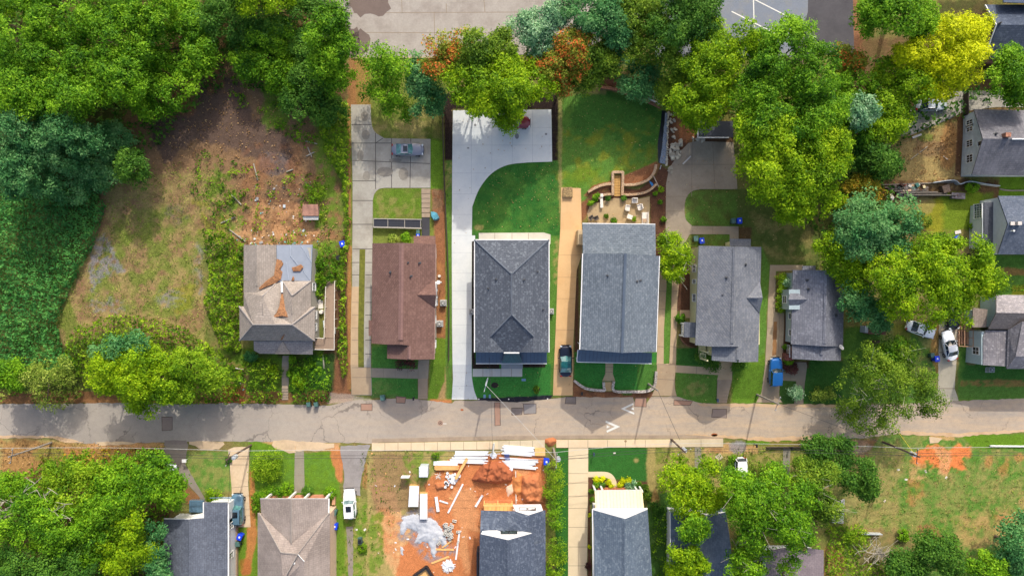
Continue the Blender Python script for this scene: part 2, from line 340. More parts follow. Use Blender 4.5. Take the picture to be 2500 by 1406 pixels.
PT = [
 # woods at the top left, the cleared slope
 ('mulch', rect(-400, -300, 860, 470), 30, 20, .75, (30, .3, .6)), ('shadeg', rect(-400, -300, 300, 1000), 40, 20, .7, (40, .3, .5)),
 ('brown', [(380, 190), (560, 130), (720, 230), (790, 330), (830, 560), (780, 620), (560, 610), (490, 560), (430, 470), (340, 400), (310, 300)], 26, 26, .95),
 ('char', [(365, 285), (480, 250), (500, 190), (580, 190), (620, 290), (710, 330), (720, 420), (600, 380), (520, 352), (470, 350), (400, 400), (375, 350)], 16, 16, .95),
 ('ash', ell(668, 400, 38, 30), 10, 12, .9), ('char', ell(700, 470, 60, 40), 16, 22, .6, (14, .4, .6)), ('redm', rect(420, 170, 470, 280), 18, 14, .7), ('leaf', [(500, 150), (540, 150), (545, 230), (505, 235)], 16, 12, .6, (14, .3, .6)),
 ('redm', [(600, 360), (800, 330), (840, 600), (560, 610)], 24, 22, .5, (22, .4, .6)), ('clayl', [(620, 500), (800, 500), (800, 600), (560, 600)], 20, 20, .55, (14, .42, .62)),
 ('lush', [(640, 215), (700, 220), (705, 310), (650, 320)], 14, 14, .8), ('lush', rect(770, 250, 850, 560), 16, 10, .85, (16, .3, .5)),
 ('brown', [(250, 450), (380, 400), (480, 440), (500, 780), (460, 850), (540, 900), (300, 790), (160, 840), (135, 800), (210, 640)], 10, 10, 1),
 ('dry', [(250, 455), (400, 420), (560, 420), (590, 560), (500, 640), (505, 850), (560, 900), (380, 790), (250, 790), (165, 838), (135, 800), (165, 720), (215, 620), (262, 520)], 10, 8, .7, (22, .3, .6)),
 ('grass', [(290, 520), (440, 500), (500, 600), (480, 780), (300, 770), (200, 740), (250, 620)], 30, 20, .9, (20, .36, .6)),
 ('grass', [(135, 790), (165, 735), (190, 790), (165, 830)], 12, 10, .9), ('yel', [(430, 700), (480, 690), (470, 760), (430, 765)], 14, 14, .6),
 ('stone', [(225, 600), (262, 570), (285, 630), (300, 660), (255, 680), (222, 720), (215, 680)], 14, 16, .75, (9, .35, .55)), ('stone', ell(260, 745, 50, 22), 14, 16, .6, (9, .42, .6)),
 ('stone', ell(425, 730, 50, 16), 14, 16, .5, (9, .4, .6)), ('stone', ell(487, 660, 14, 60), 14, 16, .5, (9, .4, .6)), ('ash', ell(430, 520, 26, 26), 14, 14, .5, (9, .4, .6)),
 ('lush', [(500, 380), (560, 420), (600, 520), (560, 560), (510, 480)], 20, 22, .8, (14, .38, .55)), ('yel', [(470, 470), (560, 540), (540, 600), (500, 570)], 20, 20, .6, (14, .4, .6)),
 # around the grey house
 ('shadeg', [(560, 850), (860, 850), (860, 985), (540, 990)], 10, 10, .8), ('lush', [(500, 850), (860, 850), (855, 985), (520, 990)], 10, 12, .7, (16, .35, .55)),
 ('mulch', [(795, 640), (850, 560), (856, 980), (800, 985), (790, 860)], 10, 8, .9), ('redm', [(815, 880), (852, 860), (856, 962), (838, 975), (815, 965)], 10, 6, .9),
 ('turf', [(745, 865), (818, 865), (812, 960), (760, 950)], 8, 6, .7), ('lush', rect(765, 590, 840, 700), 10, 12, .7, (12, .3, .5)),
 ('clayl', [(560, 880), (610, 900), (600, 960), (560, 950)], 12, 12, .5, (10, .4, .55)), ('redm', rect(0, 955, 860, 985), 8, 8, .8), ('clayd', rect(540, 940, 600, 985), 10, 10, .7),
 ('leaf', rect(848, 240, 858, 950), 4, 3, .9), ('conc', [(806, 958), (850, 962), (905, 975), (840, 985), (800, 985)], 6, 4, .6),
 # brown house lot
 ('grass', rect(856, 130, 1095, 600), 8, 6, 1), ('dry', rect(900, 290, 1060, 345), 14, 14, .8, (18, .35, .6)), ('lush', rect(1045, 330, 1082, 465), 5, 3, .9), ('dry', rect(1000, 270, 1080, 340), 12, 12, .6, (16, .4, .6)),
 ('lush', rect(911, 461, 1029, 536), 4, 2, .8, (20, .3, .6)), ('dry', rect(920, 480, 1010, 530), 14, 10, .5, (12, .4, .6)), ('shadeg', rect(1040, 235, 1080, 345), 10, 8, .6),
 ('redm', [(1051, 462), (1085, 465), (1098, 878), (1060, 875), (1060, 560)], 5, 3, 1), ('leaf', rect(1064, 640, 1090, 820), 10, 8, .7, (9, .35, .55)), ('brown', rect(1053, 462, 1082, 520), 8, 6, .8, (8, .3, .5)),
 ('leaf', rect(856, 130, 905, 262), 10, 8, .6), ('redm', rect(850, 140, 870, 260), 6, 5, .7),
 ('lush', [(1062, 826), (1105, 826), (1104, 976), (1046, 976), (1050, 880)], 5, 4, .9), ('straw', [(1090, 880), (1096, 880), (1096, 975), (1066, 976), (1084, 930)], 4, 3, 1), ('clay', rect(1050, 974, 1104, 984), 4, 3, .9),
 ('turfl', rect(907, 840, 1020, 972), 5, 4, .9), ('dry', ell(935, 945, 26, 14), 10, 10, .6, (10, .3, .6)), ('brown', rect(907, 960, 980, 976), 6, 6, .5), ('turf', rect(972, 925, 1020, 970), 6, 3, .5),
 ('mulch', [(1082, 235), (1106, 235), (1106, 392), (1086, 392)], 4, 2, 1), ('bark', [(1082, 230), (1370, 230), (1364, 268), (1106, 268), (1104, 390), (1086, 390)], 4, 2, 1), ('bark', rect(1347, 232, 1362, 392), 3, 1.5, 1),
 ('turfl', rect(1088, 392, 1104, 975), 4, 2, .9), ('dry', rect(1084, 395, 1104, 470), 8, 6, .6, (8, .35, .5)),
 # the new white driveway lot
 ('turf', [(1150, 396), (1364, 392), (1368, 575), (1358, 700), (1352, 968), (1150, 968)], 4, 1.5, 1), ('turfl', [(1150, 396), (1364, 392), (1368, 575), (1358, 700), (1352, 968), (1150, 968)], 4, 1, .5, (22, .4, .65)),
 ('turfl', rect(1340, 575, 1364, 968), 5, 2, .8), ('dry', ell(1358, 640, 9, 60), 6, 5, .7, (8, .35, .55)), ('dry', ell(1338, 935, 8, 6), 4, 3, .6), ('dry', ell(1168, 556, 12, 8), 5, 4, .7),
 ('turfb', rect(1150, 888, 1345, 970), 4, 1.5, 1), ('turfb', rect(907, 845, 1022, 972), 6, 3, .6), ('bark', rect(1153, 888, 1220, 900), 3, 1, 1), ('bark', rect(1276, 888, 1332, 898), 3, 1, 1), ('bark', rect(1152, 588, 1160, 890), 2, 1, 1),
 ('black', [(1165, 972), (1280, 967), (1350, 964), (1344, 974), (1262, 983), (1168, 979)], 2, 1, 1),
 # upper lawn of the blue grey house
 ('turfl', [(1364, 240), (1470, 222), (1520, 228), (1620, 270), (1606, 350), (1600, 402), (1540, 448), (1440, 460), (1418, 520), (1364, 520)], 4, 2, 1),
 ('turf', [(1390, 222), (1480, 215), (1620, 270), (1608, 380), (1500, 350), (1400, 330)], 40, 26, .6), ('yel', [(1370, 330), (1600, 300), (1600, 420), (1450, 450), (1370, 460)], 40, 30, .65, (26, .42, .62)),  # the darker turf puts the trees' shade into the lawn's upper part
 ('lush', [(1380, 420), (1470, 410), (1440, 450), (1380, 470)], 16, 12, .6), ('dry', rect(1364, 235, 1372, 520), 5, 4, .7), ('dry', ell(1450, 222, 30, 10), 8, 8, .7),
 ('redm', [(1424, 478), (1450, 452), (1496, 440), (1600, 395), (1612, 400), (1600, 425), (1560, 455), (1496, 458), (1440, 482)], 4, 2, 1), ('mulch', [(1440, 478), (1500, 455), (1560, 462), (1600, 430), (1612, 400), (1640, 420), (1628, 560), (1585, 560), (1585, 480), (1440, 510), (1418, 545), (1416, 500)], 5, 3, 1),
 ('redm', [(1418, 490), (1440, 485), (1432, 530), (1418, 545)], 6, 4, .7), ('mulch', [(1480, 180), (1560, 190), (1660, 260), (1655, 300), (1680, 350), (1650, 410), (1615, 400), (1630, 270), (1540, 222), (1470, 210)], 6, 6, 1),
 ('clay', [(1655, 300), (1700, 296), (1702, 340), (1660, 342)], 8, 8, .9, None), ('redm', rect(1640, 280, 1720, 350), 10, 10, .6),
 ('mulch', [(1700, 330), (1790, 330), (1790, 350), (1700, 352)], 5, 4, .9),
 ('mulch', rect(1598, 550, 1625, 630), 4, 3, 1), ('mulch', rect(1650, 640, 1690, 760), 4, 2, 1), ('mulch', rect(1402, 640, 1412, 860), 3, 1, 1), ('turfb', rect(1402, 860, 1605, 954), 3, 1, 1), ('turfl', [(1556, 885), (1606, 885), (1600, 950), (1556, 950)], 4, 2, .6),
 ('redm', [(1398, 928), (1440, 955), (1596, 956), (1592, 972), (1398, 972)], 4, 3, 1), ('mulch', rect(1405, 955, 1590, 968), 6, 4, .6, (10, .4, .55)), ('turfl', ell(1530, 959, 14, 6), 5, 4, .9),
 ('turf', rect(1604, 640, 1614, 860), 3, 1, 1), ('turfl', [(1625, 620), (1643, 620), (1636, 890), (1618, 890)], 3, 1, 1),
 # the light grey house lot and the small grey house
 ('lawn', [(1680, 462), (1900, 462), (2010, 560), (2000, 660), (1870, 660), (1860, 600), (1700, 600), (1672, 540)], 5, 2, .95), ('dry', [(1830, 520), (2000, 540), (1990, 640), (1880, 640)], 24, 20, .6, (20, .4, .6)), ('mulch', rect(1800, 555, 1835, 590), 6, 3, .8),
 ('turfl', rect(1672, 470, 1800, 600), 8, 4, .7, (16, .35, .6)), ('turfl', [(1860, 600), (1880, 650), (1872, 780), (1862, 985), (1788, 985), (1788, 885), (1850, 885)], 5, 2, 1), ('lush', [(1790, 900), (1870, 860), (1858, 985), (1782, 985)], 6, 4, .8),
 ('turfl', rect(1650, 850, 1755, 985), 4, 2, 1), ('turf', [(1652, 850), (1700, 850), (1740, 890), (1652, 892)], 5, 3, .8), ('dry', ell(1700, 950, 30, 16), 12, 12, .5, (10, .35, .6)),
 ('mulch', [(1658, 815), (1700, 815), (1700, 850), (1668, 838)], 4, 2, 1), ('mulch', rect(1900, 765, 1935, 900), 5, 3, .9), ('leaf', rect(1896, 664, 1912, 764), 5, 5, .4),
 ('turf', [(1965, 880), (2100, 880), (2100, 985), (1960, 985)], 6, 4, .9), ('mulch', rect(1935, 880, 1975, 900), 5, 3, .8), ('turf', rect(1902, 928, 1942, 985), 5, 3, .8), ('dry', rect(2062, 780, 2110, 985), 12, 10, .4, (14, .4, .6)),
 ('turf', rect(2062, 830, 2110, 930), 14, 10, .7),
 # right hand yards
 ('ash', rect(1960, -300, 2095, 130), 8, 10, .8), ('redm', rect(2068, -20, 2110, 130), 10, 12, .8), ('mulch', rect(2060, 90, 2500, 290), 20, 14, .7), ('bark', rect(2290, 0, 2410, 60), 12, 10, .6),
 ('straw', [(2190, 350), (2320, 300), (2345, 290), (2350, 440), (2190, 445)], 10, 10, 1), ('dry', [(2160, 330), (2320, 300), (2340, 440), (2150, 450)], 14, 12, .6), ('leaf', ell(2315, 350, 22, 60), 14, 14, .7), ('brown', ell(2265, 360, 35, 26), 14, 16, .7), ('lush', ell(2262, 335, 20, 10), 8, 8, .6),
 ('mulch', rect(2330, 285, 2354, 430), 5, 4, .9), ('mulch', rect(2150, 440, 2440, 500), 8, 10, .85), ('straw', rect(2180, 440, 2340, 470), 8, 8, .5, (8, .4, .55)),
 ('yel', [(2240, 500), (2330, 470), (2400, 470), (2392, 570), (2260, 575)], 8, 6, 1), ('lush', rect(2300, 470, 2420, 580), 18, 12, .7), ('dry', ell(2240, 500, 40, 30), 14, 12, .7), ('lush', rect(2435, 430, 2600, 480), 4, 3, 1),
 ('brown', rect(2180, 560, 2420, 640), 14, 10, .6, (14, .35, .6)), ('turfl', rect(2430, 622, 2600, 720), 5, 4, 1), ('leaf', rect(2440, 655, 2600, 672), 5, 5, .8), ('yel', rect(2470, 695, 2600, 722), 4, 3, .9),
 ('turfl', [(2060, 800), (2220, 790), (2300, 800), (2296, 985), (2050, 985)], 12, 10, 1), ('dry', [(2150, 790), (2300, 790), (2296, 960), (2170, 920)], 24, 18, .7, (18, .35, .6)), ('leaf', [(2280, 780), (2296, 780), (2292, 930), (2270, 870)], 8, 8, .7), ('yel', rect(2180, 790, 2220, 860), 14, 12, .6),
 ('turfl', [(2340, 840), (2600, 840), (2600, 975), (2340, 978)], 5, 3, 1), ('turf', rect(2350, 860, 2600, 930), 18, 12, .7), ('leaf', rect(2345, 928, 2600, 942), 5, 5, .7, (10, .3, .5)), ('brown', rect(2360, 800, 2380, 890), 4, 4, .7),
 # south of the road
 ('dry', [(0, 1070), (130, 1072), (420, 1090), (420, 1400), (-200, 1400), (-200, 1070)], 8, 5, 1), ('leaf', [(0, 1075), (400, 1085), (390, 1200), (0, 1200)], 20, 16, .7), ('mulch', [(0, 1150), (100, 1150), (90, 1200), (0, 1200)], 14, 12, .6), ('mulch', rect(-300, 1200, 420, 1800), 20, 10, .9), ('lush', ell(120, 1110, 40, 20), 12, 12, .5),
 ('clayl', rect(210, 1078, 400, 1094), 6, 5, .6), ('clay', rect(160, 1095, 200, 1125), 12, 12, .4),
 ('turfl', [(450, 1102), (560, 1100), (566, 1195), (500, 1210), (452, 1150)], 5, 3, 1), ('dry', [(450, 1102), (560, 1100), (566, 1195), (500, 1210), (452, 1150)], 12, 10, .5, (12, .35, .6)), ('redm', [(440, 1180), (490, 1210), (490, 1230), (455, 1230)], 5, 4, .8),
 ('lush', [(608, 1074), (660, 1076), (720, 1110), (825, 1100), (832, 1215), (612, 1230)], 5, 4, 1), ('turfl', [(608, 1100), (825, 1100), (832, 1215), (612, 1230)], 16, 12, .5, (16, .4, .6)), ('clay', [(808, 1084), (828, 1090), (840, 1120), (834, 1180), (824, 1170), (806, 1110)], 6, 5, .9),
 ('lush', [(570, 1230), (632, 1225), (632, 1500), (570, 1500)], 6, 5, .9), ('clay', [(612, 1150), (620, 1150), (628, 1300), (612, 1400), (590, 1405), (600, 1360)], 6, 5, .8), ('clayd', ell(600, 1385, 16, 22), 7, 7, .6),
 ('lush', rect(804, 1215, 900, 1500), 6, 5, .9), ('dry', rect(840, 1210, 930, 1406), 12, 10, .6, (12, .35, .55)), ('leaf', [(890, 1090), (905, 1150), (900, 1200), (884, 1190)], 7, 7, .7),
 ('dry', rect(895, 1100, 1330, 1500), 6, 5, 1), ('clayl', [(905, 1180), (940, 1160), (1010, 1300), (990, 1400), (960, 1400), (930, 1330)], 14, 14, .8), ('brown', rect(905, 1105, 1010, 1250), 18, 14, .7), ('lush', [(980, 1100), (1100, 1098), (1060, 1180), (990, 1180)], 10, 12, .7, (10, .35, .55)),
 ('clay', [(1040, 1180), (1110, 1110), (1330, 1110), (1334, 1250), (1175, 1260), (1175, 1460), (960, 1460), (980, 1330), (1040, 1260)], 10, 10, 1), ('clay', [(900, 1230), (1000, 1270), (980, 1406), (930, 1330)], 14, 14, .6, (12, .35, .6)),
 ('clayl', [(1090, 1200), (1160, 1180), (1170, 1290), (1150, 1406), (1130, 1400), (1120, 1300)], 16, 14, .45), ('clayd', [(1180, 1110), (1320, 1130), (1330, 1230), (1220, 1210), (1170, 1160)], 12, 12, .55, (12, .38, .58)), ('stone', [(970, 1250), (1050, 1245), (1100, 1300), (1110, 1350), (1060, 1375), (1000, 1330), (970, 1320)], 14, 16, .8, (7, .4, .55)), ('clayd', [(1140, 1290), (1175, 1300), (1175, 1406), (1150, 1406)], 8, 6, .6), ('clayl', ell(1275, 1150, 20, 14), 8, 6, .5),
 ('lush', rect(900, 1250, 935, 1500), 10, 8, .8, (12, .3, .5)), ('clay', ell(1345, 1075, 16, 10), 4, 4, 1),
 ('turf', rect(1356, 1092, 1388, 1800), 3, 1, 1), ('turf', [(1435, 1092), (1580, 1092), (1582, 1175), (1500, 1190), (1435, 1180)], 4, 2, 1), ('dry', [(1582, 1092), (1602, 1092), (1605, 1260), (1588, 1240), (1576, 1150)], 8, 6, .9), ('turf', rect(1582, 1200, 1640, 1500), 8, 6, .8), ('redm', ell(1600, 1215, 10, 24), 8, 8, .6),
 ('mulch', [(1435, 1164), (1470, 1170), (1580, 1175), (1582, 1200), (1440, 1200), (1446, 1500), (1434, 1500)], 3, 2, 1), ('dry', ell(1553, 1123, 6, 6), 4, 3, .8),
 ('grass', rect(1602, 1092, 2100, 1200), 6, 5, 1), ('dry', rect(1602, 1092, 2100, 1200), 14, 12, .8, (14, .35, .55)), ('clayl', rect(1720, 1085, 1850, 1105), 8, 7, .6), ('stone', ell(1805, 1090, 20, 16), 7, 7, .8), ('redm', ell(1745, 1100, 14, 7), 6, 6, .5),
 ('lush', [(1820, 1072), (2010, 1070), (2010, 1084), (1820, 1086)], 4, 3, 1), ('brown', [(1990, 1070), (2150, 1070), (2140, 1180), (2100, 1130)], 8, 7, .8), ('conc', ell(2095, 1090, 34, 16), 8, 7, .4), ('redm', rect(1880, 1076, 2150, 1086), 5, 4, .5),
 ('turfl', [(2150, 1060), (2700, 1055), (2700, 1500), (2060, 1500), (2060, 1210)], 6, 5, 1), ('dry', [(2150, 1060), (2700, 1055), (2700, 1500), (2060, 1500), (2060, 1210)], 16, 12, .5, (26, .42, .66)), ('straw', [(2150, 1060), (2700, 1055), (2700, 1500), (2060, 1500), (2060, 1210)], 16, 12, .35, (9, .52, .7)), ('dry', [(2120, 1100), (2200, 1100), (2200, 1300), (2060, 1290), (2060, 1210)], 20, 16, .8, (18, .3, .55)), ('lush', [(2340, 1062), (2700, 1054), (2700, 1090), (2380, 1094)], 6, 5, 1),
 ('clayo', [(2222, 1112), (2250, 1098), (2285, 1088), (2310, 1100), (2335, 1086), (2368, 1092), (2366, 1112), (2345, 1118), (2362, 1146), (2345, 1152), (2325, 1136), (2306, 1158), (2284, 1140), (2262, 1122), (2236, 1132)], 10, 11, 1), ('clayo', ell(2240, 1128, 22, 12), 14, 14, .7), ('clayl', [(2280, 1090), (2320, 1105), (2312, 1160), (2288, 1158), (2295, 1120)], 8, 8, .7), ('clayl', rect(2222, 1135, 2258, 1175), 10, 12, .7, (9, .35, .55)), ('clay', rect(2215, 1170, 2255, 1235), 12, 12, .45, (12, .35, .6)),
 ('clay', ell(2450, 1145, 16, 20), 12, 14, .5), ('clay', ell(2415, 1130, 8, 14), 8, 9, .5), ('clay', ell(2490, 1115, 14, 12), 8, 9, .5), ('straw', [(2330, 1260), (2500, 1220), (2600, 1220), (2600, 1330), (2340, 1340)], 24, 22, .7, (18, .35, .6)), ('redm', [(2230, 1280), (2280, 1290), (2350, 1340), (2380, 1370), (2330, 1340), (2260, 1310)], 12, 12, .7), ('clay', ell(2460, 1262, 36, 12), 12, 12, .5),
 ('brown', rect(2080, 1290, 2230, 1406), 14, 14, .6), ('leaf', rect(2010, 1330, 2060, 1500), 10, 10, .6), ('clayl', [(640, 1076), (830, 1082), (826, 1098), (700, 1100)], 5, 4, .8), ('clayl', rect(2270, 1062, 2330, 1074), 5, 4, .7),
]
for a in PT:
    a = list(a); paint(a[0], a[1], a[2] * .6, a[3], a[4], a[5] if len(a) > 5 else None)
colr *= (.86 + .28 * fine[..., None])
# fallen leaves and pale flecks
nX, nY = X.shape
vid = np.arange(nX * nY).reshape(nX, nY)
F = np.stack([vid[:-1, :-1], vid[1:, :-1], vid[1:, 1:], vid[:-1, 1:]], -1).reshape(-1, 4)
gm, t_, b_ = newmat('ground_soil_and_grass')
at_ = t_.nodes.new('ShaderNodeAttribute'); at_.attribute_name = 'soil'
n1 = noise(t_, 1.3, 6, .7); n2 = noise(t_, 5.5, 5, .75); n3 = noise(t_, 14, 3, .7)
sc_ = t_.nodes.new('ShaderNodeVectorMath'); sc_.operation = 'SCALE'; t_.links.new(at_.outputs['Color'], sc_.inputs[0]); t_.links.new(ramp(t_, n2, .28, .72, .62, 1.42), sc_.inputs['Scale'])
sc2 = t_.nodes.new('ShaderNodeVectorMath'); sc2.operation = 'SCALE'; t_.links.new(sc_.outputs[0], sc2.inputs[0]); t_.links.new(ramp(t_, n1, .3, .7, .84, 1.18), sc2.inputs['Scale'])
a_ = mixc(t_, ramp(t_, n3, .58, .76, 0, .4), sc2.outputs[0], C(190, 170, 120))
t_.links.new(a_, b_.inputs['Base Color']); b_.inputs['Roughness'].default_value = 1; b_.inputs['Specular IOR Level'].default_value = .1
bump(t_, n2, b_, .6, .12)
ca = np.concatenate([colr.reshape(-1, 3), np.ones((nX * nY, 1))], 1)
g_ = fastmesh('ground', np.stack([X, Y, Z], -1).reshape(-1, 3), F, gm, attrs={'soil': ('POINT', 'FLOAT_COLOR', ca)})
tag(g_, kind='structure')

# ---------------------------------------------------------------- flat sheets: road, drives, paths
def sheet_faces(mb, pts, off, mi=0, world=False):
    w2 = [Vector((p.x, p.y, 0)) for p in ([Vector(q) for q in pts] if world else [G(*q) for q in pts])]
    bm = bmesh.new(); f = bm.faces.new([bm.verts.new(p) for p in w2])
    bmesh.ops.triangulate(bm, faces=[f])
    for yy in PY:
        bmesh.ops.bisect_plane(bm, geom=bm.verts[:] + bm.edges[:] + bm.faces[:], plane_co=(0, yy, 0), plane_no=(0, 1, 0))
    bm.normal_update()
    for f in bm.faces:
        q = [Vector((v.co.x, v.co.y, zg(v.co.y) + off)) for v in f.verts]
        if f.normal.z < 0: q = q[::-1]
        mb.face(q, mi, [(p.x, p.y) for p in q])
    bm.free()
def smooth_line(pts, n=5):
    out = []
    for i in range(len(pts) - 1):
        p0 = pts[max(0, i - 1)]; p1 = pts[i]; p2 = pts[i + 1]; p3 = pts[min(len(pts) - 1, i + 2)]
        for k in range(n):
            t = k / n; t2 = t * t; t3 = t2 * t
            out.append(tuple(.5 * ((2 * b) + (-a + c) * t + (2 * a - 5 * b + 4 * c - d) * t2 + (-a + 3 * b - 3 * c + d) * t3) for a, b, c, d in zip(p0, p1, p2, p3)))
    return out + [pts[-1]]
def rough_edge(pts, amp, seed=1):
    rr = random.Random(seed); out = []
    for a, b in zip(pts, pts[1:] + pts[:1]):
        L = math.hypot(b[0] - a[0], b[1] - a[1]); n = max(1, int(L / 9))
        for k in range(n):
            t = k / n; out.append((a[0] + (b[0] - a[0]) * t + (rr.uniform(-amp, amp) if k else 0), a[1] + (b[1] - a[1]) * t + (rr.uniform(-amp, amp) if k else 0)))
    return out
JM = plain('joint_dirt', C(146, 130, 110), .95)
def line_strip(mb, a, b, wpx, off, mi):
    ax, ay = a; bx, by = b; L = math.hypot(bx - ax, by - ay) or 1; nx, ny = -(by - ay) / L * wpx / 2, (bx - ax) / L * wpx / 2
    sheet_faces(mb, [(ax + nx, ay + ny), (bx + nx, by + ny), (bx - nx, by - ny), (ax - nx, ay - ny)], off, mi)
def slab(name, pts, mat, off=.03, joints=(), jw=1.1, jmat=None, kind='structure', side=True):
    mb = MB(); sheet_faces(mb, pts, off)
    if side:
        w2 = [G(*q) for q in pts]
        for a, b in zip(w2, w2[1:] + w2[:1]):
            za, zb = zg(a.y), zg(b.y)
            mb.face([(a.x, a.y, za - .3), (b.x, b.y, zb - .3), (b.x, b.y, zb + off), (a.x, a.y, za + off)], 0)
    for j in joints: line_strip(mb, j[:2], j[2:4], jw, off + .004, 1)
    o = mb.build(name, [mat, jmat or JM]); return tag(o, kind=kind)

# asphalt with tan dust washed over its right half
am, t_, b_ = newmat('asphalt')
n1 = noise(t_, .12, 5, .6); n2 = noise(t_, 1.2, 6, .7); n3 = noise(t_, 9, 4, .7); n4 = noise(t_, .5, 6, .7, stretch=(.25, 2.0, 1))
g1 = t_.nodes.new('ShaderNodeNewGeometry'); sx = t_.nodes.new('ShaderNodeSeparateXYZ'); t_.links.new(g1.outputs['Position'], sx.inputs[0])
xr = ramp(t_, sx.outputs[0], -50, 20, 0, 1)
mm = t_.nodes.new('ShaderNodeMath'); mm.operation = 'MULTIPLY'; t_.links.new(xr, mm.inputs[0]); t_.links.new(ramp(t_, n4, .35, .65, .25, 1), mm.inputs[1])
a = mixc(t_, ramp(t_, n1, .4, .65), C(166, 158, 148), C(182, 172, 158)); a = mixc(t_, mm.outputs[0], a, C(208, 182, 150))
a = mixc(t_, ramp(t_, n2, .45, .75, 0, .35), a, C(134, 126, 122)); a = mixc(t_, ramp(t_, n3, .35, .7, 0, .3), a, C(112, 104, 100))
vo = t_.nodes.new('ShaderNodeTexVoronoi'); vo.feature = 'DISTANCE_TO_EDGE'; vo.inputs['Scale'].default_value = .16
nw = t_.nodes.new('ShaderNodeTexNoise'); nw.inputs['Scale'].default_value = .8; nw.inputs['Detail'].default_value = 6; t_.links.new(g1.outputs['Position'], nw.inputs['Vector'])
vm = t_.nodes.new('ShaderNodeVectorMath'); vm.operation = 'MULTIPLY_ADD'; vm.inputs[1].default_value = (2.6, 2.6, 0); t_.links.new(nw.outputs['Color'], vm.inputs[0]); t_.links.new(g1.outputs['Position'], vm.inputs[2]); t_.links.new(vm.outputs[0], vo.inputs['Vector'])
cm_ = t_.nodes.new('ShaderNodeMath'); cm_.operation = 'MULTIPLY'; t_.links.new(ramp(t_, vo.outputs['Distance'], .004, .012, .6, 0), cm_.inputs[0]); t_.links.new(ramp(t_, noise(t_, .1, 3), .45, .6), cm_.inputs[1])
a = mixc(t_, cm_.outputs[0], a, C(84, 76, 72))
t_.links.new(a, b_.inputs['Base Color']); b_.inputs['Roughness'].default_value = .93; bump(t_, n3, b_, .3, .02)
roadN = [(-900, 990), (0, 987), (60, 985), (130, 986), (300, 983), (430, 986), (560, 984), (700, 987), (800, 990), (840, 982), (870, 976), (905, 976), (985, 972), (1020, 974), (1104, 984), (1110, 978), (1165, 977), (1262, 982), (1345, 973), (1380, 969), (1398, 968), (1470, 970), (1545, 969), (1553, 990), (1575, 990), (1590, 968), (1650, 967), (1680, 976), (1720, 985), (1860, 987), (2045, 989), (2200, 986), (2300, 981), (2400, 976), (2500, 972), (3400, 965)]
roadS = [(3400, 1048), (2500, 1054), (2400, 1055), (2330, 1064), (2190, 1058), (2100, 1070), (2000, 1068), (1880, 1074), (1800, 1068), (1720, 1063), (1500, 1064), (1300, 1064), (1220, 1064), (1000, 1072), (910, 1082), (880, 1081), (800, 1080), (560, 1077), (400, 1079), (210, 1083), (160, 1078), (140, 1068), (0, 1068), (-900, 1066)]
slab('road', rough_edge(roadN + roadS, 1.3, 3), am, .02)
def rp(pts, mat, name='road_patch', off=.026, kind='structure'):
    mb = MB(); sheet_faces(mb, pts, off); return tag(mb.build(name, mat), kind=kind)
patm = concrete('patch_asphalt', C(150, 134, 124), .3); patr = concrete('patch_red', C(176, 138, 116), .3); patd = concrete('patch_dark', C(142, 130, 122), .5, C(116, 106, 100)); patg = concrete('patch_grey', C(150, 144, 140), .3)
outm = plain('patch_edge', C(104, 88, 78), .95)
for pts, mt in (([(396, 1018), (420, 1018), (420, 1048), (397, 1050)], patm), ([(1208, 983), (1220, 983), (1221, 1037), (1209, 1038)], patr), ([(1250, 996), (1275, 996), (1273, 1011), (1250, 1012)], patd),
                ([(1278, 986), (1308, 986), (1308, 1008), (1280, 1010)], patg), ([(882, 986), (908, 986), (908, 1001), (882, 1001)], patr), ([(968, 968), (990, 970), (988, 983), (968, 982)], patr),
                ([(1552, 971), (1577, 971), (1577, 992), (1550, 991)], patr), ([(1740, 999), (1773, 999), (1773, 1019), (1738, 1017)], patm), ([(1383, 969), (1405, 969), (1405, 985), (1380, 984)], patd),
                ([(1646, 977), (1690, 980), (1684, 988), (1646, 988)], patr)):
    rp([(x + (1.5 if i in (1, 2) else -1.5), y + (1.5 if i > 1 else -1.5)) for i, (x, y) in enumerate(pts)], outm, off=.024); rp(rough_edge(pts, .7), mt, off=.028)
clm = concrete('clay_spill', C(172, 98, 56), .3)
for cx, cy, rx, ry in ((1128, 1000, 4, 2.5), (1744, 1061, 8, 4), (1670, 1075, 9, 4), (1338, 1072, 15, 9)):
    rp(rough_edge(ell(cx, cy, rx, ry), 1.2, int(cx)), clm, 'clay_spill', .03)
dustm = concrete('road_dust', C(214, 182, 144), .5, C(196, 156, 112))
rp(rough_edge([(1640, 1058), (1760, 1062), (1880, 1068), (2010, 1062), (2010, 1070), (1880, 1078), (1800, 1070), (1700, 1064)], 2.2, 5), dustm, 'dust_streak', .03)
rp(rough_edge([(1700, 984), (1860, 985), (2045, 988), (2045, 994), (1860, 993), (1720, 992)], 2.0, 6), dustm, 'dust_streak', .03)
rp(rough_edge([(2200, 1052), (2330, 1058), (2500, 1048), (2500, 1054), (2330, 1066), (2200, 1060)], 2.2, 7), dustm, 'dust_streak', .03)
rp(rough_edge([(0, 1062), (140, 1064), (205, 1079), (160, 1080), (130, 1069), (0, 1069)], 1.5, 8), dustm, 'dust_streak', .03)
gut = concrete('gutter_concrete', C(176, 156, 132), .5, C(140, 122, 104))
slab('gutter', [(908, 1071), (1200, 1064), (1420, 1062), (1700, 1062), (1765, 1068), (1765, 1074), (1700, 1070), (1420, 1071), (1220, 1074), (908, 1080)], gut, .034)
swalk = concrete('sidewalk_concrete', C(232, 208, 172), .25, C(206, 176, 136)); swl = concrete('sidewalk_worn', C(214, 198, 166), .35, C(186, 168, 140))
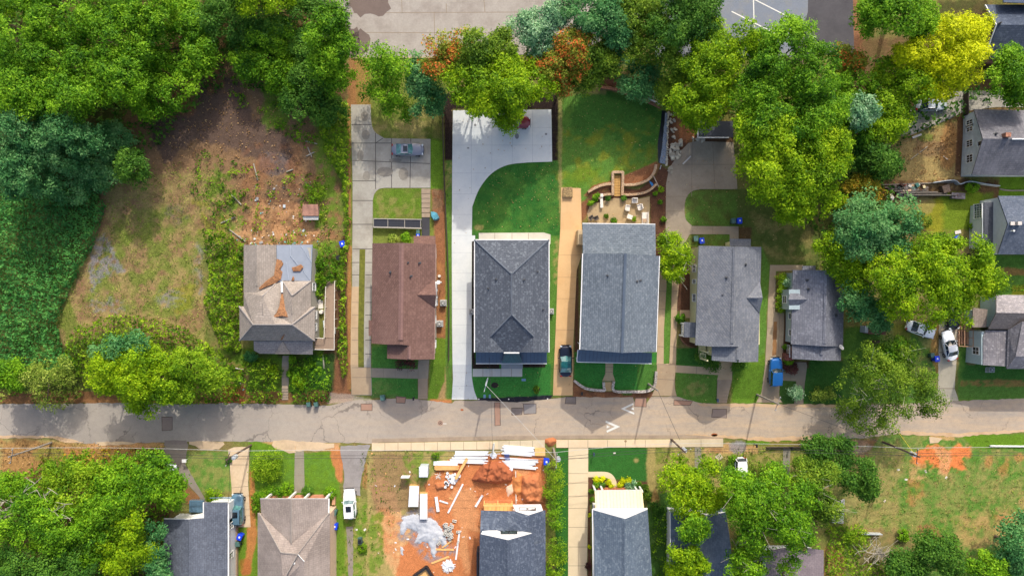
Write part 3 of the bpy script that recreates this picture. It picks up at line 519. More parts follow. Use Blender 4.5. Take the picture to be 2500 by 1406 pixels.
slab('sidewalk', [(908, 1081), (1215, 1076), (1215, 1096), (908, 1100)], swalk, .12, [(x, 1081 - (x - 908) * .016, x, 1100 - (x - 908) * .013) for x in range(940, 1210, 32)])
slab('sidewalk', [(1215, 1076), (1330, 1073), (1330, 1092), (1215, 1096)], swl, .11, [(x, 1075, x, 1094) for x in (1243, 1270, 1300)])
slab('sidewalk', [(1358, 1073), (1765, 1071), (1765, 1090), (1358, 1092)], swalk, .12, [(x, 1073, x, 1092) for x in (1387, 1435, 1483, 1527, 1575, 1640, 1711)])
slab('sidewalk', [(1640, 1071.7), (1765, 1071.4), (1765, 1089.6), (1640, 1090.4)], swl, .125, [(1711, 1073, 1711, 1090)])
frag = concrete('broken_concrete', C(218, 192, 156), .5, C(180, 156, 128))
for i, pp in enumerate(([(462, 1078), (480, 1076), (545, 1078), (548, 1084), (535, 1096), (490, 1098), (478, 1088), (462, 1084)], [(668, 1075), (700, 1073), (720, 1076), (722, 1104), (706, 1106), (690, 1098), (672, 1095), (664, 1086)], [(720, 1076), (816, 1082), (816, 1092), (780, 1100), (722, 1100)],
                         [(235, 1079), (300, 1077), (330, 1082), (290, 1086), (240, 1087)], [(2268, 1066), (2300, 1070), (2290, 1080), (2270, 1082)])):
    slab('broken_sidewalk', rough_edge(pp, 1.2, i), frag, .05)
slab('driveway', rough_edge([(400, 1084), (460, 1084), (456, 1102), (452, 1132), (500, 1215), (508, 1236), (492, 1236), (488, 1214), (445, 1165), (402, 1165)], .8), concrete('old_concrete', C(150, 140, 128), .4), .03, [(402, 1102, 455, 1102)])
slab('driveway', rough_edge([(402, 1074), (455, 1074), (458, 1084), (440, 1101), (402, 1099)], 1), patd, .026)
slab('driveway', [(557, 1097), (571, 1091), (609, 1090), (606, 1180), (612, 1286), (570, 1286), (565, 1180)], concrete('cream_concrete', C(222, 198, 164), .45, C(190, 160, 124)), .03, [(562, 1134, 608, 1134), (565, 1190, 606, 1186)])
slab('path', [(720, 1098), (742, 1098), (744, 1202), (718, 1202)], concrete('mossy_concrete', C(152, 146, 128), .6), .04, [(719, 1118, 743, 1118), (719, 1160, 743, 1160)])
slab('driveway', rough_edge([(832, 1088), (905, 1086), (898, 1100), (880, 1180), (880, 1210), (838, 1205), (840, 1150), (832, 1110)], 1.5), concrete('gravel_drive', C(160, 154, 150), .7, C(130, 122, 116)), .024)
slab('path', rough_edge([(845, 1285), (862, 1285), (862, 1420), (852, 1420)], 1.2), concrete('old_concrete', C(150, 140, 128), .4), .024)
whitec = concrete('new_concrete', C(226, 228, 224), .25, C(196, 204, 208), k2=.85)
wd = [(1106, 270), (1346, 268), (1348, 395), (1290, 397)] + smooth_line([(1290, 397), (1240, 403), (1200, 424), (1170, 462), (1153, 505)])[1:] + [(1152, 575), (1160, 575), (1160, 587), (1152, 590), (1152, 920)] + smooth_line([(1152, 920), (1157, 950), (1166, 975)])[1:] + [(1103, 975), (1106, 925), (1103, 600), (1104, 420)]
slab('driveway', wd, whitec, .05, [(1105, 312, 1347, 312), (1105, 355, 1347, 355), (1104, 423, 1200, 423), (1104, 474, 1165, 474), (1104, 524, 1152, 524), (1103, 575, 1152, 575), (1103, 617, 1152, 617), (1103, 667, 1152, 667), (1104, 710, 1152, 710), (1104, 754, 1152, 754), (1105, 793, 1152, 793), (1105, 838, 1152, 838), (1106, 909, 1152, 909), (1105, 942, 1156, 942), (1151, 270, 1151, 474), (1201, 270, 1201, 423), (1251, 270, 1251, 400), (1300, 270, 1300, 396)], .8, plain('joint_grey', C(188, 192, 194)))
slab('patio', [(1169, 569), (1328, 568), (1344, 573), (1344, 596), (1169, 596)], concrete('porch_concrete', C(216, 208, 190), .3), .09, [(1208, 569, 1208, 587), (1250, 569, 1250, 587), (1290, 569, 1290, 587)])
slab('path', [(1154, 900), (1275, 900), (1275, 919), (1154, 919)], concrete('walk_grey', C(206, 204, 196), .25), .05, [(x, 900, x, 919) for x in (1179, 1201, 1223, 1249)])
slab('porch_slab', [(1224, 880), (1276, 880), (1276, 900), (1224, 900)], concrete('walk_grey2', C(160, 166, 170), .3), .12)
oc = concrete('tan_concrete', C(234, 192, 138), .3, C(216, 166, 108)); d3 = [(1370, 458), (1418, 460), (1421, 575), (1421, 620), (1408, 660), (1400, 830), (1398, 965), (1350, 965), (1352, 900), (1357, 800), (1362, 650), (1368, 560)]
slab('driveway', d3, oc, .04, [(1364, 623, 1418, 623), (1361, 677, 1410, 677), (1359, 729, 1404, 729), (1355, 806, 1402, 806), (1352, 900, 1399, 900)], 1, plain('joint_tan', C(190, 146, 100)))
agedc = concrete('aged_concrete', C(186, 180, 166), .6, C(146, 138, 124)); tanc = concrete('tan_aged', C(206, 178, 142), .35, C(180, 150, 116))
d1 = [(857, 256), (905, 256)] + smooth_line([(905, 256), (907, 300), (915, 322), (938, 338)])[1:] + [(1051, 340), (1051, 459), (940, 459)] + smooth_line([(940, 459), (925, 462), (914, 474), (910, 490)])[1:] + [(910, 607), (908, 700), (906, 897), (908, 964), (858, 964), (858, 897), (860, 700), (860, 607), (861, 450), (858, 330)]
jt = [(858, 305, 907, 305), (858, 350, 955, 350), (860, 392, 1050, 400), (861, 442, 917, 442), (861, 490, 910, 490), (861, 548, 910, 548), (861, 608, 909, 608), (917, 325, 917, 462), (956, 338, 956, 459), (1003, 339, 1001, 459), (858, 897, 907, 897), (858, 921, 908, 921), (917, 350, 935, 338)]
for yy in (641, 671, 702, 738, 769, 800, 830, 864): jt += [(859, yy, 877, yy), (892, yy, 908, yy)]
slab('driveway', d1, agedc, .04, jt, 1.8, plain('joint_dark', C(92, 86, 78)))
slab('grass_strip', [(878, 609), (892, 609), (889, 896), (875, 896)], plain('median_grass', C(110, 112, 40), 1, var=.35, sc=2), .06)
slab('driveway', [(859, 700), (877, 700), (876, 896), (905, 897), (907, 963), (859, 963)], tanc, .045, [(859, yy, 877, yy) for yy in (738, 769, 800, 830, 864)] + [(859, 897, 906, 897), (859, 921, 907, 921)])
slab('path', [(907, 898), (1020, 901), (1022, 878), (1048, 878), (1045, 925), (1020, 924), (907, 921)], concrete('grey_walk', C(166, 152, 132), .4), .04, [(x, 899, x, 922) for x in (936, 965, 996, 1021)])
slab('driveway', [(1604, 889), (1650, 886), (1647, 931)] + smooth_line([(1647, 931), (1648, 950), (1652, 966)])[1:] + [(1591, 966), (1598, 950), (1603, 930)], tanc, .04, [(1604, 925, 1648, 927), (1604, 889, 1650, 890)])
slab('driveway', [(1611, 630), (1627, 630), (1627, 700), (1621, 800), (1620, 890), (1603, 890), (1606, 780)], tanc, .04, [(1608, 711, 1627, 711), (1606, 755, 1625, 755), (1604, 845, 1620, 847)])
slab('driveway', [(1643, 600), (1660, 600), (1659, 680), (1653, 740), (1650, 890), (1634, 890), (1638, 780)], tanc, .04, [(1642, 711, 1657, 711), (1640, 755, 1655, 755), (1635, 845, 1650, 847)])
slab('driveway', [(1625, 560), (1626, 450), (1634, 410), (1660, 372), (1680, 350), (1700, 345), (1790, 348), (1796, 400), (1800, 462), (1712, 462)] + smooth_line([(1712, 462), (1690, 467), (1676, 482), (1671, 505), (1674, 535), (1690, 552)])[1:] + [(1803, 553), (1803, 586), (1782, 586), (1781, 572), (1684, 572), (1668, 600), (1650, 625), (1625, 620)], concrete('shade_concrete', C(178, 162, 140), .6, C(148, 132, 112)), .04, [(1690, 350, 1688, 480), (1740, 350, 1745, 462), (1655, 402, 1797, 402), (1626, 480, 1680, 480), (1626, 516, 1671, 516), (1740, 553, 1740, 572)], 1.2)
slab('path', [(1648, 891), (1754, 898), (1757, 880), (1787, 880), (1787, 928), (1750, 928), (1754, 915), (1648, 909)], tanc, .04, [(1700, 895, 1700, 912)])
slab('path', rect(1660, 757, 1686, 776), tanc, .04)
slab('path', [(1478, 884), (1497, 884), (1496, 912), (1502, 930), (1470, 930), (1478, 912)], concrete('flag_walk', C(200, 176, 136), .4), .06, [(1478, 896, 1497, 896), (1476, 908, 1497, 908)])
slab('driveway', [(1880, 647), (1961, 647), (1961, 660), (1894, 662), (1892, 761), (1914, 764), (1911, 868), (1904, 928), (1902, 961)] + smooth_line([(1902, 961), (1903, 970), (1910, 982)])[1:] + [(1846, 982), (1859, 958), (1869, 864), (1874, 764)], concrete('worn_drive', C(176, 156, 130), .5, C(206, 186, 152)), .04, [(1875, 722, 1893, 722), (1872, 800, 1886, 800), (1866, 880, 1908, 880), (1903, 770, 1899, 870)])
slab('leaf_strip', rough_edge([(1889, 785), (1897, 785), (1895, 866), (1885, 868)], .8), concrete('leafy', C(170, 124, 76), .6, C(120, 86, 60)), .05)
slab('path', [(1904, 908), (1934, 906), (1936, 884), (1968, 884), (1970, 894), (1968, 910), (1964, 940), (1961, 986), (1939, 986), (1944, 930), (1904, 928)], concrete('grey_walk', C(166, 152, 132), .4), .04, [(1930, 907, 1930, 928)])
slab('path', [(690, 868), (706, 868), (705, 942), (688, 942)], concrete('grey_walk', C(166, 152, 132), .4), .04, [(690, 895, 705, 895), (689, 920, 705, 920)])
slab('driveway', [(2215, 268), (2290, 225), (2600, 215), (2600, 262), (2430, 262), (2355, 272), (2320, 290), (2225, 330), (2180, 336)], agedc, .04, [(2352, 232, 2352, 285), (2214, 270, 2216, 330), (2290, 230, 2290, 300)], 1.8)
slab('driveway', rough_edge([(2292, 780), (2340, 780), (2338, 850), (2330, 948), (2340, 978), (2268, 982), (2290, 950), (2291, 880)], .8), concrete('pale_drive', C(206, 194, 168), .4, C(170, 160, 140)), .04, [(2292, 860, 2338, 860), (2291, 948, 2330, 948)], 1.8)
slab('driveway', [(1388, 1092), (1436, 1092), (1436, 1151), (1433, 1406), (1432, 1900), (1387, 1900), (1387, 1400)], concrete('cream_drive', C(228, 208, 172), .2, C(206, 184, 146)), .04, [(1388, yy, 1435, yy) for yy in (1118, 1155, 1178, 1210, 1240, 1286, 1334, 1380)], 1)
slab('path', [(1436, 1151)] + smooth_line([(1436, 1151), (1475, 1151), (1492, 1156), (1503, 1170), (1508, 1192)])[1:] + [(1496, 1192)] + smooth_line([(1496, 1192), (1492, 1176), (1482, 1166), (1465, 1164), (1435, 1164)])[1:], concrete('cream_drive', C(228, 208, 172), .2, C(206, 184, 146)), .05)
slab('path', [(1696, 1090), (1712, 1090), (1712, 1150), (1696, 1155)], concrete('mossy_concrete', C(152, 146, 128), .6), .04, [(1696, 1110, 1712, 1110), (1696, 1130, 1712, 1130)])
slab('path', [(1912, 1092), (1930, 1092), (1926, 1180), (1910, 1180)], concrete('mossy_concrete', C(152, 146, 128), .6), .04, [(1912, 1115, 1930, 1115), (1912, 1145, 1930, 1145)])
slab('path', [(2028, 1274), (2040, 1225), (2060, 1217), (2057, 1276)], concrete('pad_grey', C(196, 194, 190), .3), .3)
lot = concrete('lot_concrete', C(176, 168, 158), .7, C(146, 134, 124)); 
slab('parking_lot', [(740, -400), (1560, -400), (1560, 60), (1400, 130), (1050, 141), (862, 141), (850, 60), (780, 30)], lot, .03, [(775, 33, 1378, 30), (830, 80, 1260, 82), (1060, 30, 1062, 140), (980, -20, 982, 33), (1180, -20, 1184, 30), (1090, 33, 1090, 10)], 1.4)
for i, pp in enumerate(([(775, 0), (815, 0), (830, 30), (850, 70), (872, 66), (880, 100), (862, 141), (850, 141), (830, 60), (776, 20)], [(840, 100), (880, 70), (905, 96), (900, 125), (880, 140), (862, 141), (850, 120)], [(850, -10), (945, -10), (955, 22), (935, 40), (905, 34), (880, 44), (850, 14)], [(1358, 0), (1400, 0), (1390, 20), (1368, 22)])):
    rp(rough_edge(pp, 4, i), concrete('wet_stain', C(120, 104, 96), .4), 'lot_stain', .036)
cur = MB()
for a, b in zip([(862, 142), (960, 142)], [(960, 142), (1100, 141)]):
    A, B = G(*a), G(*b); cur.prism([(A.x, A.y + .08, zg(A.y) + .14), (B.x, B.y + .08, zg(B.y) + .14), (B.x, B.y - .1, zg(B.y) + .14), (A.x, A.y - .1, zg(A.y) + .14)], .3)
tag(cur.build('lot_kerb', concrete('kerb_tan', C(206, 176, 140), .3)), kind='structure')
slab('parking_lot', [(1560, -400), (1975, -400), (1972, 30), (1955, 90), (1930, 140), (1600, 140)], concrete('blue_asphalt', C(128, 136, 148), .5, C(150, 146, 136)), .032)
slab('parking_lot', [(1975, -400), (2070, -400), (2085, 130), (1930, 140), (1955, 90)], concrete('dark_asphalt', C(84, 82, 86), .6, C(64, 62, 68)), .031)
oil = concrete('oil_stain', C(150, 150, 148), .6, C(120, 120, 120))
for i, (cx, cy, rx, ry) in enumerate(((1262, 333, 5, 7), (1333, 328, 3, 2.5), (1160, 306, 3, 3), (1143, 362, 3, 2))): rp(rough_edge(ell(cx, cy, rx, ry), .8, i), oil, 'oil_stain', .058)
st2 = concrete('pad_stain', C(160, 152, 138), .8, C(132, 126, 114))
for i, (cx, cy, rx, ry) in enumerate(((890, 285, 9, 12), (893, 330, 10, 12), (880, 380, 8, 14), (940, 420, 20, 12), (985, 425, 12, 16), (895, 430, 9, 12), (965, 392, 16, 5))): rp(rough_edge(ell(cx, cy, rx, ry), 3, i), st2, 'pad_stain', .046)
wp = plain('road_paint', C(232, 230, 220), .7, var=.1, sc=8)
mk = MB()
for a, b in (((1838, -40), (1841, 68)), ((1786, 29), (1895, 84)), ((1838, -2), (1921, 40)), ((1854, 102), (1866, 102)), ((1930, 60), (1990, 92))): line_strip(mk, a, b, 2.6, .04, 0)
tag(mk.build('bay_lines', wp), kind='structure')
def q6(x, y): return (1380 + x / 4.464, 920 + y / 4.464)
ch = MB()
for pts in ([(605, 345), (738, 282), (742, 300), (648, 346), (752, 388), (750, 408)], [(710, 345), (744, 330), (748, 359)], [(598, 540), (442, 474), (438, 494), (540, 540), (448, 584), (455, 604)], [(487, 541), (452, 524), (452, 558)]):
    sheet_faces(ch, [q6(*p) for p in pts], .034)
tag(ch.build('chevron_marking', wp), kind='structure')
slab('gravel_bed', [(1453, 545), (1440, 500)] if False else [(1436, 545), (1434, 520), (1440, 500), (1500, 484), (1560, 486), (1586, 480), (1586, 560), (1436, 560)], concrete('patio_sand', C(196, 170, 128), .45, C(170, 142, 104)), .03, side=False)
# ---------------------------------------------------------------- trees, shrubs and leafy ground cover
F_ = {
 'green': foliage('leaf_green', C(44, 92, 18), C(92, 144, 16), C(146, 188, 34)),
 'lime': foliage('leaf_lime', C(66, 110, 10), C(124, 164, 10), C(178, 204, 24)),
 'yellow': foliage('leaf_yellow', C(130, 148, 4), C(196, 206, 8), C(236, 238, 30)),
 'teal': foliage('leaf_teal', C(44, 98, 50), C(76, 138, 74), C(126, 172, 104)),
 'frost': foliage('leaf_frosty', C(60, 112, 72), C(106, 156, 108), C(184, 214, 168)),
 'dark': foliage('leaf_dark', C(40, 84, 24), C(70, 118, 34), C(108, 150, 46)),
 'olive': foliage('leaf_olive', C(50, 84, 14), C(90, 126, 24), C(146, 172, 48)),
 'orange': foliage('leaf_orange', C(84, 112, 22), C(124, 142, 34), C(166, 168, 60), tip=C(248, 124, 60)),
 'gold': foliage('leaf_gold', C(110, 118, 22), C(160, 160, 40), C(206, 184, 66), tip=C(240, 176, 56)),
 'pale': foliage('leaf_pale', C(80, 110, 30), C(132, 156, 52), C(188, 200, 96)),
 'wine': foliage('leaf_wine', C(62, 34, 38), C(92, 56, 54), C(128, 80, 70)),
 'vivid': foliage('leaf_vivid', C(64, 108, 10), C(112, 152, 20), C(164, 192, 40)),
 'dry': foliage('leaf_dry', C(120, 90, 56), C(176, 136, 88), C(214, 180, 130)),
 'kudzu': foliage('leaf_kudzu', C(56, 122, 56), C(82, 150, 70), C(112, 174, 84)),
}
bark = plain('bark', C(92, 78, 60), .95, var=.3, sc=6); barkp = plain('bark_pale', C(176, 168, 152), .9, var=.2, sc=6)
_vs = np.random.RandomState(11)
def leaves(cent, nrm, size, rs, elong=.62, tilt=.55):
    """cent (n,3), nrm (n,3) rough outward, returns verts, faces of leaf sprays"""
    n = len(cent)
    nn = nrm + rs.normal(0, tilt, (n, 3)); nn /= np.linalg.norm(nn, axis=1, keepdims=True) + 1e-9
    r = rs.normal(0, 1, (n, 3)); u = np.cross(nn, r); u /= np.linalg.norm(u, axis=1, keepdims=True) + 1e-9; v = np.cross(nn, u)
    s = (size * rs.uniform(.45, 1.6, n))[:, None]
    a = cent - u * s * .55; c = cent + u * s * .55
    b = cent + v * s * .5 * elong + nn * s * .10; d_ = cent - v * s * .5 * elong + nn * s * .10
    V = np.stack([a, b, c, d_], 1).reshape(-1, 3)
    return V, np.arange(4 * n).reshape(n, 4)
def crown_cloud(lobes, rs, leaf=.25, clump=.8, dens=62, fill=1.0, tipp=0, low=-.25, flat=.8):
    """lobe > boughs > clumps > leaf sprays, so the crown is bumpy at every size"""
    C_, D_, R_, B_ = [], [], [], []
    for (x, y, z, r, hv) in lobes:
        if r > 2.2:
            s0 = min(2.1, r * .42); area = 2 * math.pi * r * (r * .5 + hv * .5) * 1.2; n = max(4, int(area / (math.pi * s0 * s0) * 1.05 * fill))
            D = rs.normal(0, 1, (n * 4, 3)); D /= np.linalg.norm(D, axis=1, keepdims=True); D = D[D[:, 2] > low][:n]; n = len(D)
            ph = rs.uniform(0, 6.28, 4); th = np.arctan2(D[:, 1], D[:, 0]); rad = (1 + .12 * np.sin(3 * th + ph[0]) + .10 * np.sin(5 * th + ph[1])) * rs.uniform(.72, 1.02, n)
            bc = D * rad[:, None] * np.array([r - s0 * .7, r - s0 * .7, max(.2, hv - s0 * .5)]) + np.array([x, y, z]); br = s0 * rs.uniform(.65, 1.3, n); bd = D
        else: bc = np.array([[x, y, z]]); br = np.array([r]); bd = np.array([[0, 0, 1.0]])
        for i in range(len(bc)):
            m = max(5, int(2.3 * (br[i] / clump) ** 2 * (fill if r <= 2.2 else 1))); d = rs.normal(0, 1, (m * 4, 3)); d /= np.linalg.norm(d, axis=1, keepdims=True); d = d[d @ (bd[i] * .6 + np.array([0, 0, .7])) > -.25][:m]; m = len(d)
            ff = np.array([1, 1, .85 if r > 2.2 else hv / r])
            c = bc[i] + d * (br[i] - clump * .5) * rs.uniform(.75, 1.08, m)[:, None] * ff
            C_.append(c); D_.append(d * .6 + bd[i] * .4); R_.append(clump * rs.uniform(.6, 1.25, m)); B_.append(np.full(m, rs.uniform(-.14, .14)))
    C_, D_, R_, B_ = map(np.concatenate, (C_, D_, R_, B_)); n = len(C_)
    m = np.maximum(6, (dens * (R_ / clump) ** 2)).astype(int); I = np.repeat(np.arange(n), m); N = len(I)
    o = rs.normal(0, 1, (N, 3)); o /= np.linalg.norm(o, axis=1, keepdims=True); o[:, 2] = np.where(rs.rand(N) < .75, np.abs(o[:, 2]), o[:, 2]); q = rs.uniform(.3, 1.0, N) ** .6
    k = 1 + .25 * np.sin(5 * np.arctan2(o[:, 1], o[:, 0]) + 2.1 * I)
    pos = C_[I] + o * (q * k * R_[I])[:, None] * np.array([1, 1, flat]); cv = rs.uniform(0, 1, n); ct = (rs.uniform(0, 1, n) < tipp) * 1.0
    v = np.clip(.28 + .3 * cv[I] + B_[I] + rs.uniform(-.2, .28, N) + .1 * o[:, 2], 0, 1); t = np.clip(ct[I] * (o[:, 2] > .1) * (rs.rand(N) < .62) * rs.uniform(.5, 1, N), 0, 1)
    return pos, o * .6 + D_[I] * .35 + np.array([0, 0, .5]), v, t, np.full(N, leaf), C_
def crown_mesh(name, lobes, kind, parent, rs, **kw):
    c, n, v, t, s, ends = crown_cloud(lobes, rs, **kw)
    V, Fc = leaves(c, n, s, rs)
    o = fastmesh(name, V, Fc, F_[kind], parent, {'var': ('FACE', 'FLOAT', v), 'tip': ('FACE', 'FLOAT', t)})
    return o, ends
def tree(kind, label, h, lobes, name='tree', trunk=None, bk=None, fill=1.3, leaf=.24, clump=.85, dens=66, tipp=0, cat='tree', group=None, limbs=9, tr=None, show=0):
    rs = np.random.RandomState((hash_(label)) % 99991)
    mx = sum(l[0] * l[2] ** 2 for l in lobes) / sum(l[2] ** 2 for l in lobes); my = sum(l[1] * l[2] ** 2 for l in lobes) / sum(l[2] ** 2 for l in lobes)
    if trunk is None: trunk = (mx, my)
    gp = P(trunk[0], trunk[1], h * .3 + 2); z0 = zg(gp.y)
    root = empty(name, (gp.x, gp.y, z0), label, cat, group)
    L = []
    for l in lobes:
        hh = h * (l[3] if len(l) > 3 else 1.0); r = l[2] * 1.12 * SPX * (H - hh) / H; hv = min(r * .8, hh * .45)
        zc = z0 + hh - hv; p = P(l[0], l[1], zc + .3 * hv); L.append((p.x, p.y, zc, r, hv))
    o, ends = crown_mesh('crown', L, kind, root, rs, fill=fill, leaf=leaf, clump=clump, dens=dens, tipp=tipp)
    mb = MB(); top = Vector((gp.x, gp.y, z0 + h * .45)); R0 = (tr or (.018 * h + .06 + .012 * L[0][3]))
    mb.tube((gp.x, gp.y, z0 - .2), (gp.x, gp.y, z0 + .5), R0 * 1.35, R0, 8); mb.tube((gp.x, gp.y, z0 + .5), top, R0, R0 * .7, 8)
    for l in L:
        m = max(2, int(limbs * l[3] / sum(q[3] for q in L)))
        e = Vector((l[0], l[1], l[2])); mb.tube(top, e, R0 * .6, R0 * .35, 6)
        idx = np.argsort((ends[:, 0] - l[0]) ** 2 + (ends[:, 1] - l[1]) ** 2 - rs.uniform(0, l[3] ** 2, len(ends)))[:m]
        for i in idx:
            q = Vector(ends[i]); kn = e.lerp(q, .5) + Vector(rs.normal(0, .25, 3)); s = .35 + show * .3
            mb.tube(e, kn, R0 * .35, R0 * .22, 5); mb.tube(kn, q + Vector((0, 0, show)), R0 * .22, R0 * .08, 5)
            if show:
                for _ in range(4): mb.tube(q.lerp(kn, rs.uniform(0, .6)), q + Vector(rs.normal(0, 1.0, 3)) + Vector((0, 0, show)), R0 * .14, .02, 4)
    mb.build('trunk', bk or bark, root)
    return root
def hash_(s):
    h = 5381
    for c in s: h = (h * 33 + ord(c)) & 0x7fffffff
    return h
def shrub(kind, label, px, py, r, h=None, name='shrub', lobes=None, dens=60, leaf=.17, tipp=0, cat='shrub', group=None, fill=1.7, clump=None):
    rr = r * SPX; h = h or rr * 1.3
    rs = np.random.RandomState(hash_(label + str(px)) % 99991)
    g = G(px, py); root = empty(name, g, label, cat, group)
    L = []
    for l in (lobes or [(px, py, r)]):
        q = G(l[0], l[1]); lr = l[2] * SPX * 1.12; hv = h * .6; L.append((q.x, q.y, q.z + h - hv, lr, hv))
    crown_mesh('foliage', L, kind, root, rs, leaf=leaf, clump=clump or min(.6, max(.22, rr * .4)), dens=dens, fill=fill, low=-.4, tipp=tipp)
    mb = MB()
    for l in L:
        for _ in range(4): mb.tube((l[0], l[1], g.z - .05), (l[0] + rs.normal(0, l[3] * .35), l[1] + rs.normal(0, l[3] * .35), l[2] + l[4] * .3), .05, .02, 5)
    mb.build('stems', bark, root); return root
def carpet(kind, label, poly, hmax, dens, leaf=.3, name='ground_cover', amp=6, hump=2.5, cat='ground cover', edge=14, seed=1, tipp=0, patch=None, solid=True):
    """knee-high to head-high tangle over a plot that nobody could count: stuff"""
    rs = np.random.RandomState(seed + hash_(label) % 9999)
    xs = [p[0] for p in poly]; ys = [p[1] for p in poly]
    area = (max(xs) - min(xs)) * (max(ys) - min(ys)) * SPX ** 2; n = int(area * dens)
    px = rs.uniform(min(xs) - 6, max(xs) + 6, n); py = rs.uniform(min(ys) - 6, max(ys) + 6, n)
    D = sdist(px, py, poly) + amp * (fbm(px / 22 + 5, py / 22, 4) - .5) * 2 + amp * .6 * (fbm(px / 7, py / 7, 3) - .5) * 2
    k = D > 0
    if patch: nn = fbm(px / patch[0] + 3, py / patch[0], 4); k &= nn > patch[1]
    px, py, D = px[k], py[k], D[k]
    hx = np.clip(D / edge, 0, 1) ** .6 * hmax * (.35 + .9 * fbm(px / (hump * 16) + 31, py / (hump * 16) + seed, 3) + .35 * (fbm(px / 12, py / 12, 2) - .5))
    y = (703 - py) * SPX; z = np.interp(y, PY, PZ) + hx * .9
    kk = SPX * (H - z) / H; x = (px - 1250) * kk; y = (703 - py) * kk
    z = np.interp(y, PY, PZ) + hx * (1 - .35 * rs.uniform(0, 1, len(px)) ** 2) + .04
    e = 1.2; gxx = (fbm((px + e) / 14, py / 14, 3) - fbm((px - e) / 14, py / 14, 3)); gyy = (fbm(px / 14, (py + e) / 14, 3) - fbm(px / 14, (py - e) / 14, 3))
    cl = fbm(px / 9 + 77, py / 9, 3)
    nr = np.stack([-gxx * 12, gyy * 12, np.full(len(px), 1.0)], 1)
    V, Fc = leaves(np.stack([x, y, z], 1), nr, np.full(len(px), leaf), rs)
    v = np.clip(cl * 1.5 - .28 + rs.uniform(-.25, .25, len(px)), 0, 1); t = (rs.rand(len(px)) < tipp) * rs.uniform(.4, 1, len(px))
    o = fastmesh(name, V, Fc, F_[kind], None, {'var': ('FACE', 'FLOAT', v), 'tip': ('FACE', 'FLOAT', t)})
    return tag(o, label, cat, kind='stuff')

# low growth first
carpet('kudzu', 'dense dark kudzu vines blanketing the slope at the left edge', [(-60, 470), (150, 460), (235, 470), (256, 500), (245, 555), (205, 640), (165, 720), (135, 790), (150, 850), (200, 900), (120, 920), (-60, 940)], 2.2, 60, .26, 'kudzu', hump=4, cat='vines')
carpet('vivid', 'bright green brambles below the dry meadow above the road', [(180, 800), (260, 770), (340, 770), (430, 790), (500, 830), (560, 880), (600, 930), (560, 985), (300, 975), (200, 930), (150, 880)], 2.2, 34, .3, 'bramble', hump=3, amp=12)
carpet('vivid', 'leafy thicket between the dry meadow and the grey leaf-strewn house', [(498, 560), (540, 560), (596, 600), (596, 740), (584, 760), (588, 860), (545, 850), (520, 800), (500, 740), (510, 660), (500, 600)], 2.4, 64, .28, 'thicket', hump=2)
carpet('green', 'overgrown front yard bushes right of the grey house steps', [(708, 880), (800, 865), (812, 930), (800, 978), (720, 984), (706, 950)], 1.6, 50, .26, 'undergrowth', amp=8, patch=(16, .4))
carpet('vivid', 'overgrown front yard bushes left of the grey house steps', [(590, 875), (690, 880), (688, 975), (660, 985), (580, 985), (560, 950)], 1.6, 50, .26, 'undergrowth', amp=9, patch=(16, .42))
carpet('vivid', 'ragged hedge of vines along the left edge of the old driveway', [(770, 240), (850, 250), (853, 380), (852, 560), (845, 700), (848, 900), (838, 930), (826, 880), (828, 700), (815, 650), (842, 600), (836, 440), (805, 400), (780, 330)], 2.2, 60, .28, 'vine_hedge', amp=8, edge=8, patch=(14, .3))
carpet('green', 'weeds and vines beside the wooden ramp', [(762, 600), (800, 590), (830, 640), (815, 690), (796, 690), (790, 730), (766, 730)], 1.6, 50, .28, 'undergrowth', amp=7, patch=(14, .36))
carpet('vivid', 'scattered weeds among the debris behind the leaf-strewn house', [(560, 400), (800, 430), (810, 600), (560, 600), (520, 500)], .7, 24, .26, 'weeds', amp=10, patch=(15, .56))
carpet('green', 'weeds creeping into the meadow from the burnt slope', [(480, 360), (600, 400), (600, 560), (500, 560), (470, 470)], .5, 26, .24, 'weeds', amp=12, patch=(15, .54))
carpet('green', 'low green growth on the burnt slope under the trees', [(560, 180), (700, 210), (770, 330), (760, 360), (640, 300), (560, 260)], .8, 30, .28, 'weeds', amp=14, patch=(20, .52))
carpet('dark', 'shaded undergrowth under the woods at the top left', [(-60, -60), (860, -60), (850, 130), (700, 240), (560, 180), (500, 250), (350, 380), (260, 470), (-60, 480)], 1.4, 14, .4, 'undergrowth', amp=14, patch=(18, .42))
carpet('dark', 'shaded undergrowth under the trees along the top right lots', [(1400, 20), (1960, 130), (2100, 130), (2400, 130), (2420, 260), (2200, 340), (2180, 480), (2060, 660), (1990, 560), (1800, 340), (1640, 280), (1480, 190)], 1.4, 14, .4, 'undergrowth', amp=12, patch=(18, .45))
carpet('green', 'dense bushes under the woods at the bottom left corner', [(-60, 1210), (120, 1120), (250, 1110), (420, 1160), (400, 1500), (-60, 1500)], 2.0, 22, .36, 'undergrowth', amp=14, patch=(20, .36))
carpet('gold', 'dry tangled brush on the bank south of the road', [(90, 1110), (250, 1090), (400, 1090), (396, 1180), (260, 1180), (120, 1150)], 1.2, 30, .28, 'brush', amp=14, tipp=.12, patch=(16, .45))
carpet('pale', 'ragged bushes along the road at the left edge', [(0, 900), (60, 890), (180, 900), (200, 960), (160, 1000), (100, 990), (60, 960), (0, 980)], 2.6, 36, .28, 'roadside_bush', hump=2, amp=8)
carpet('vivid', 'tall weeds at the foot of the bottom right lot', [(2020, 1290), (2100, 1275), (2130, 1320), (2090, 1380), (2160, 1370), (2240, 1500), (2010, 1500)], 1.4, 40, .28, 'weeds', amp=12)
carpet('green', 'leafy weeds between the two dark roofed houses at the bottom', [(1795, 1290), (1870, 1290), (1872, 1500), (1792, 1500)], 1.6, 40, .3, 'undergrowth', amp=6)
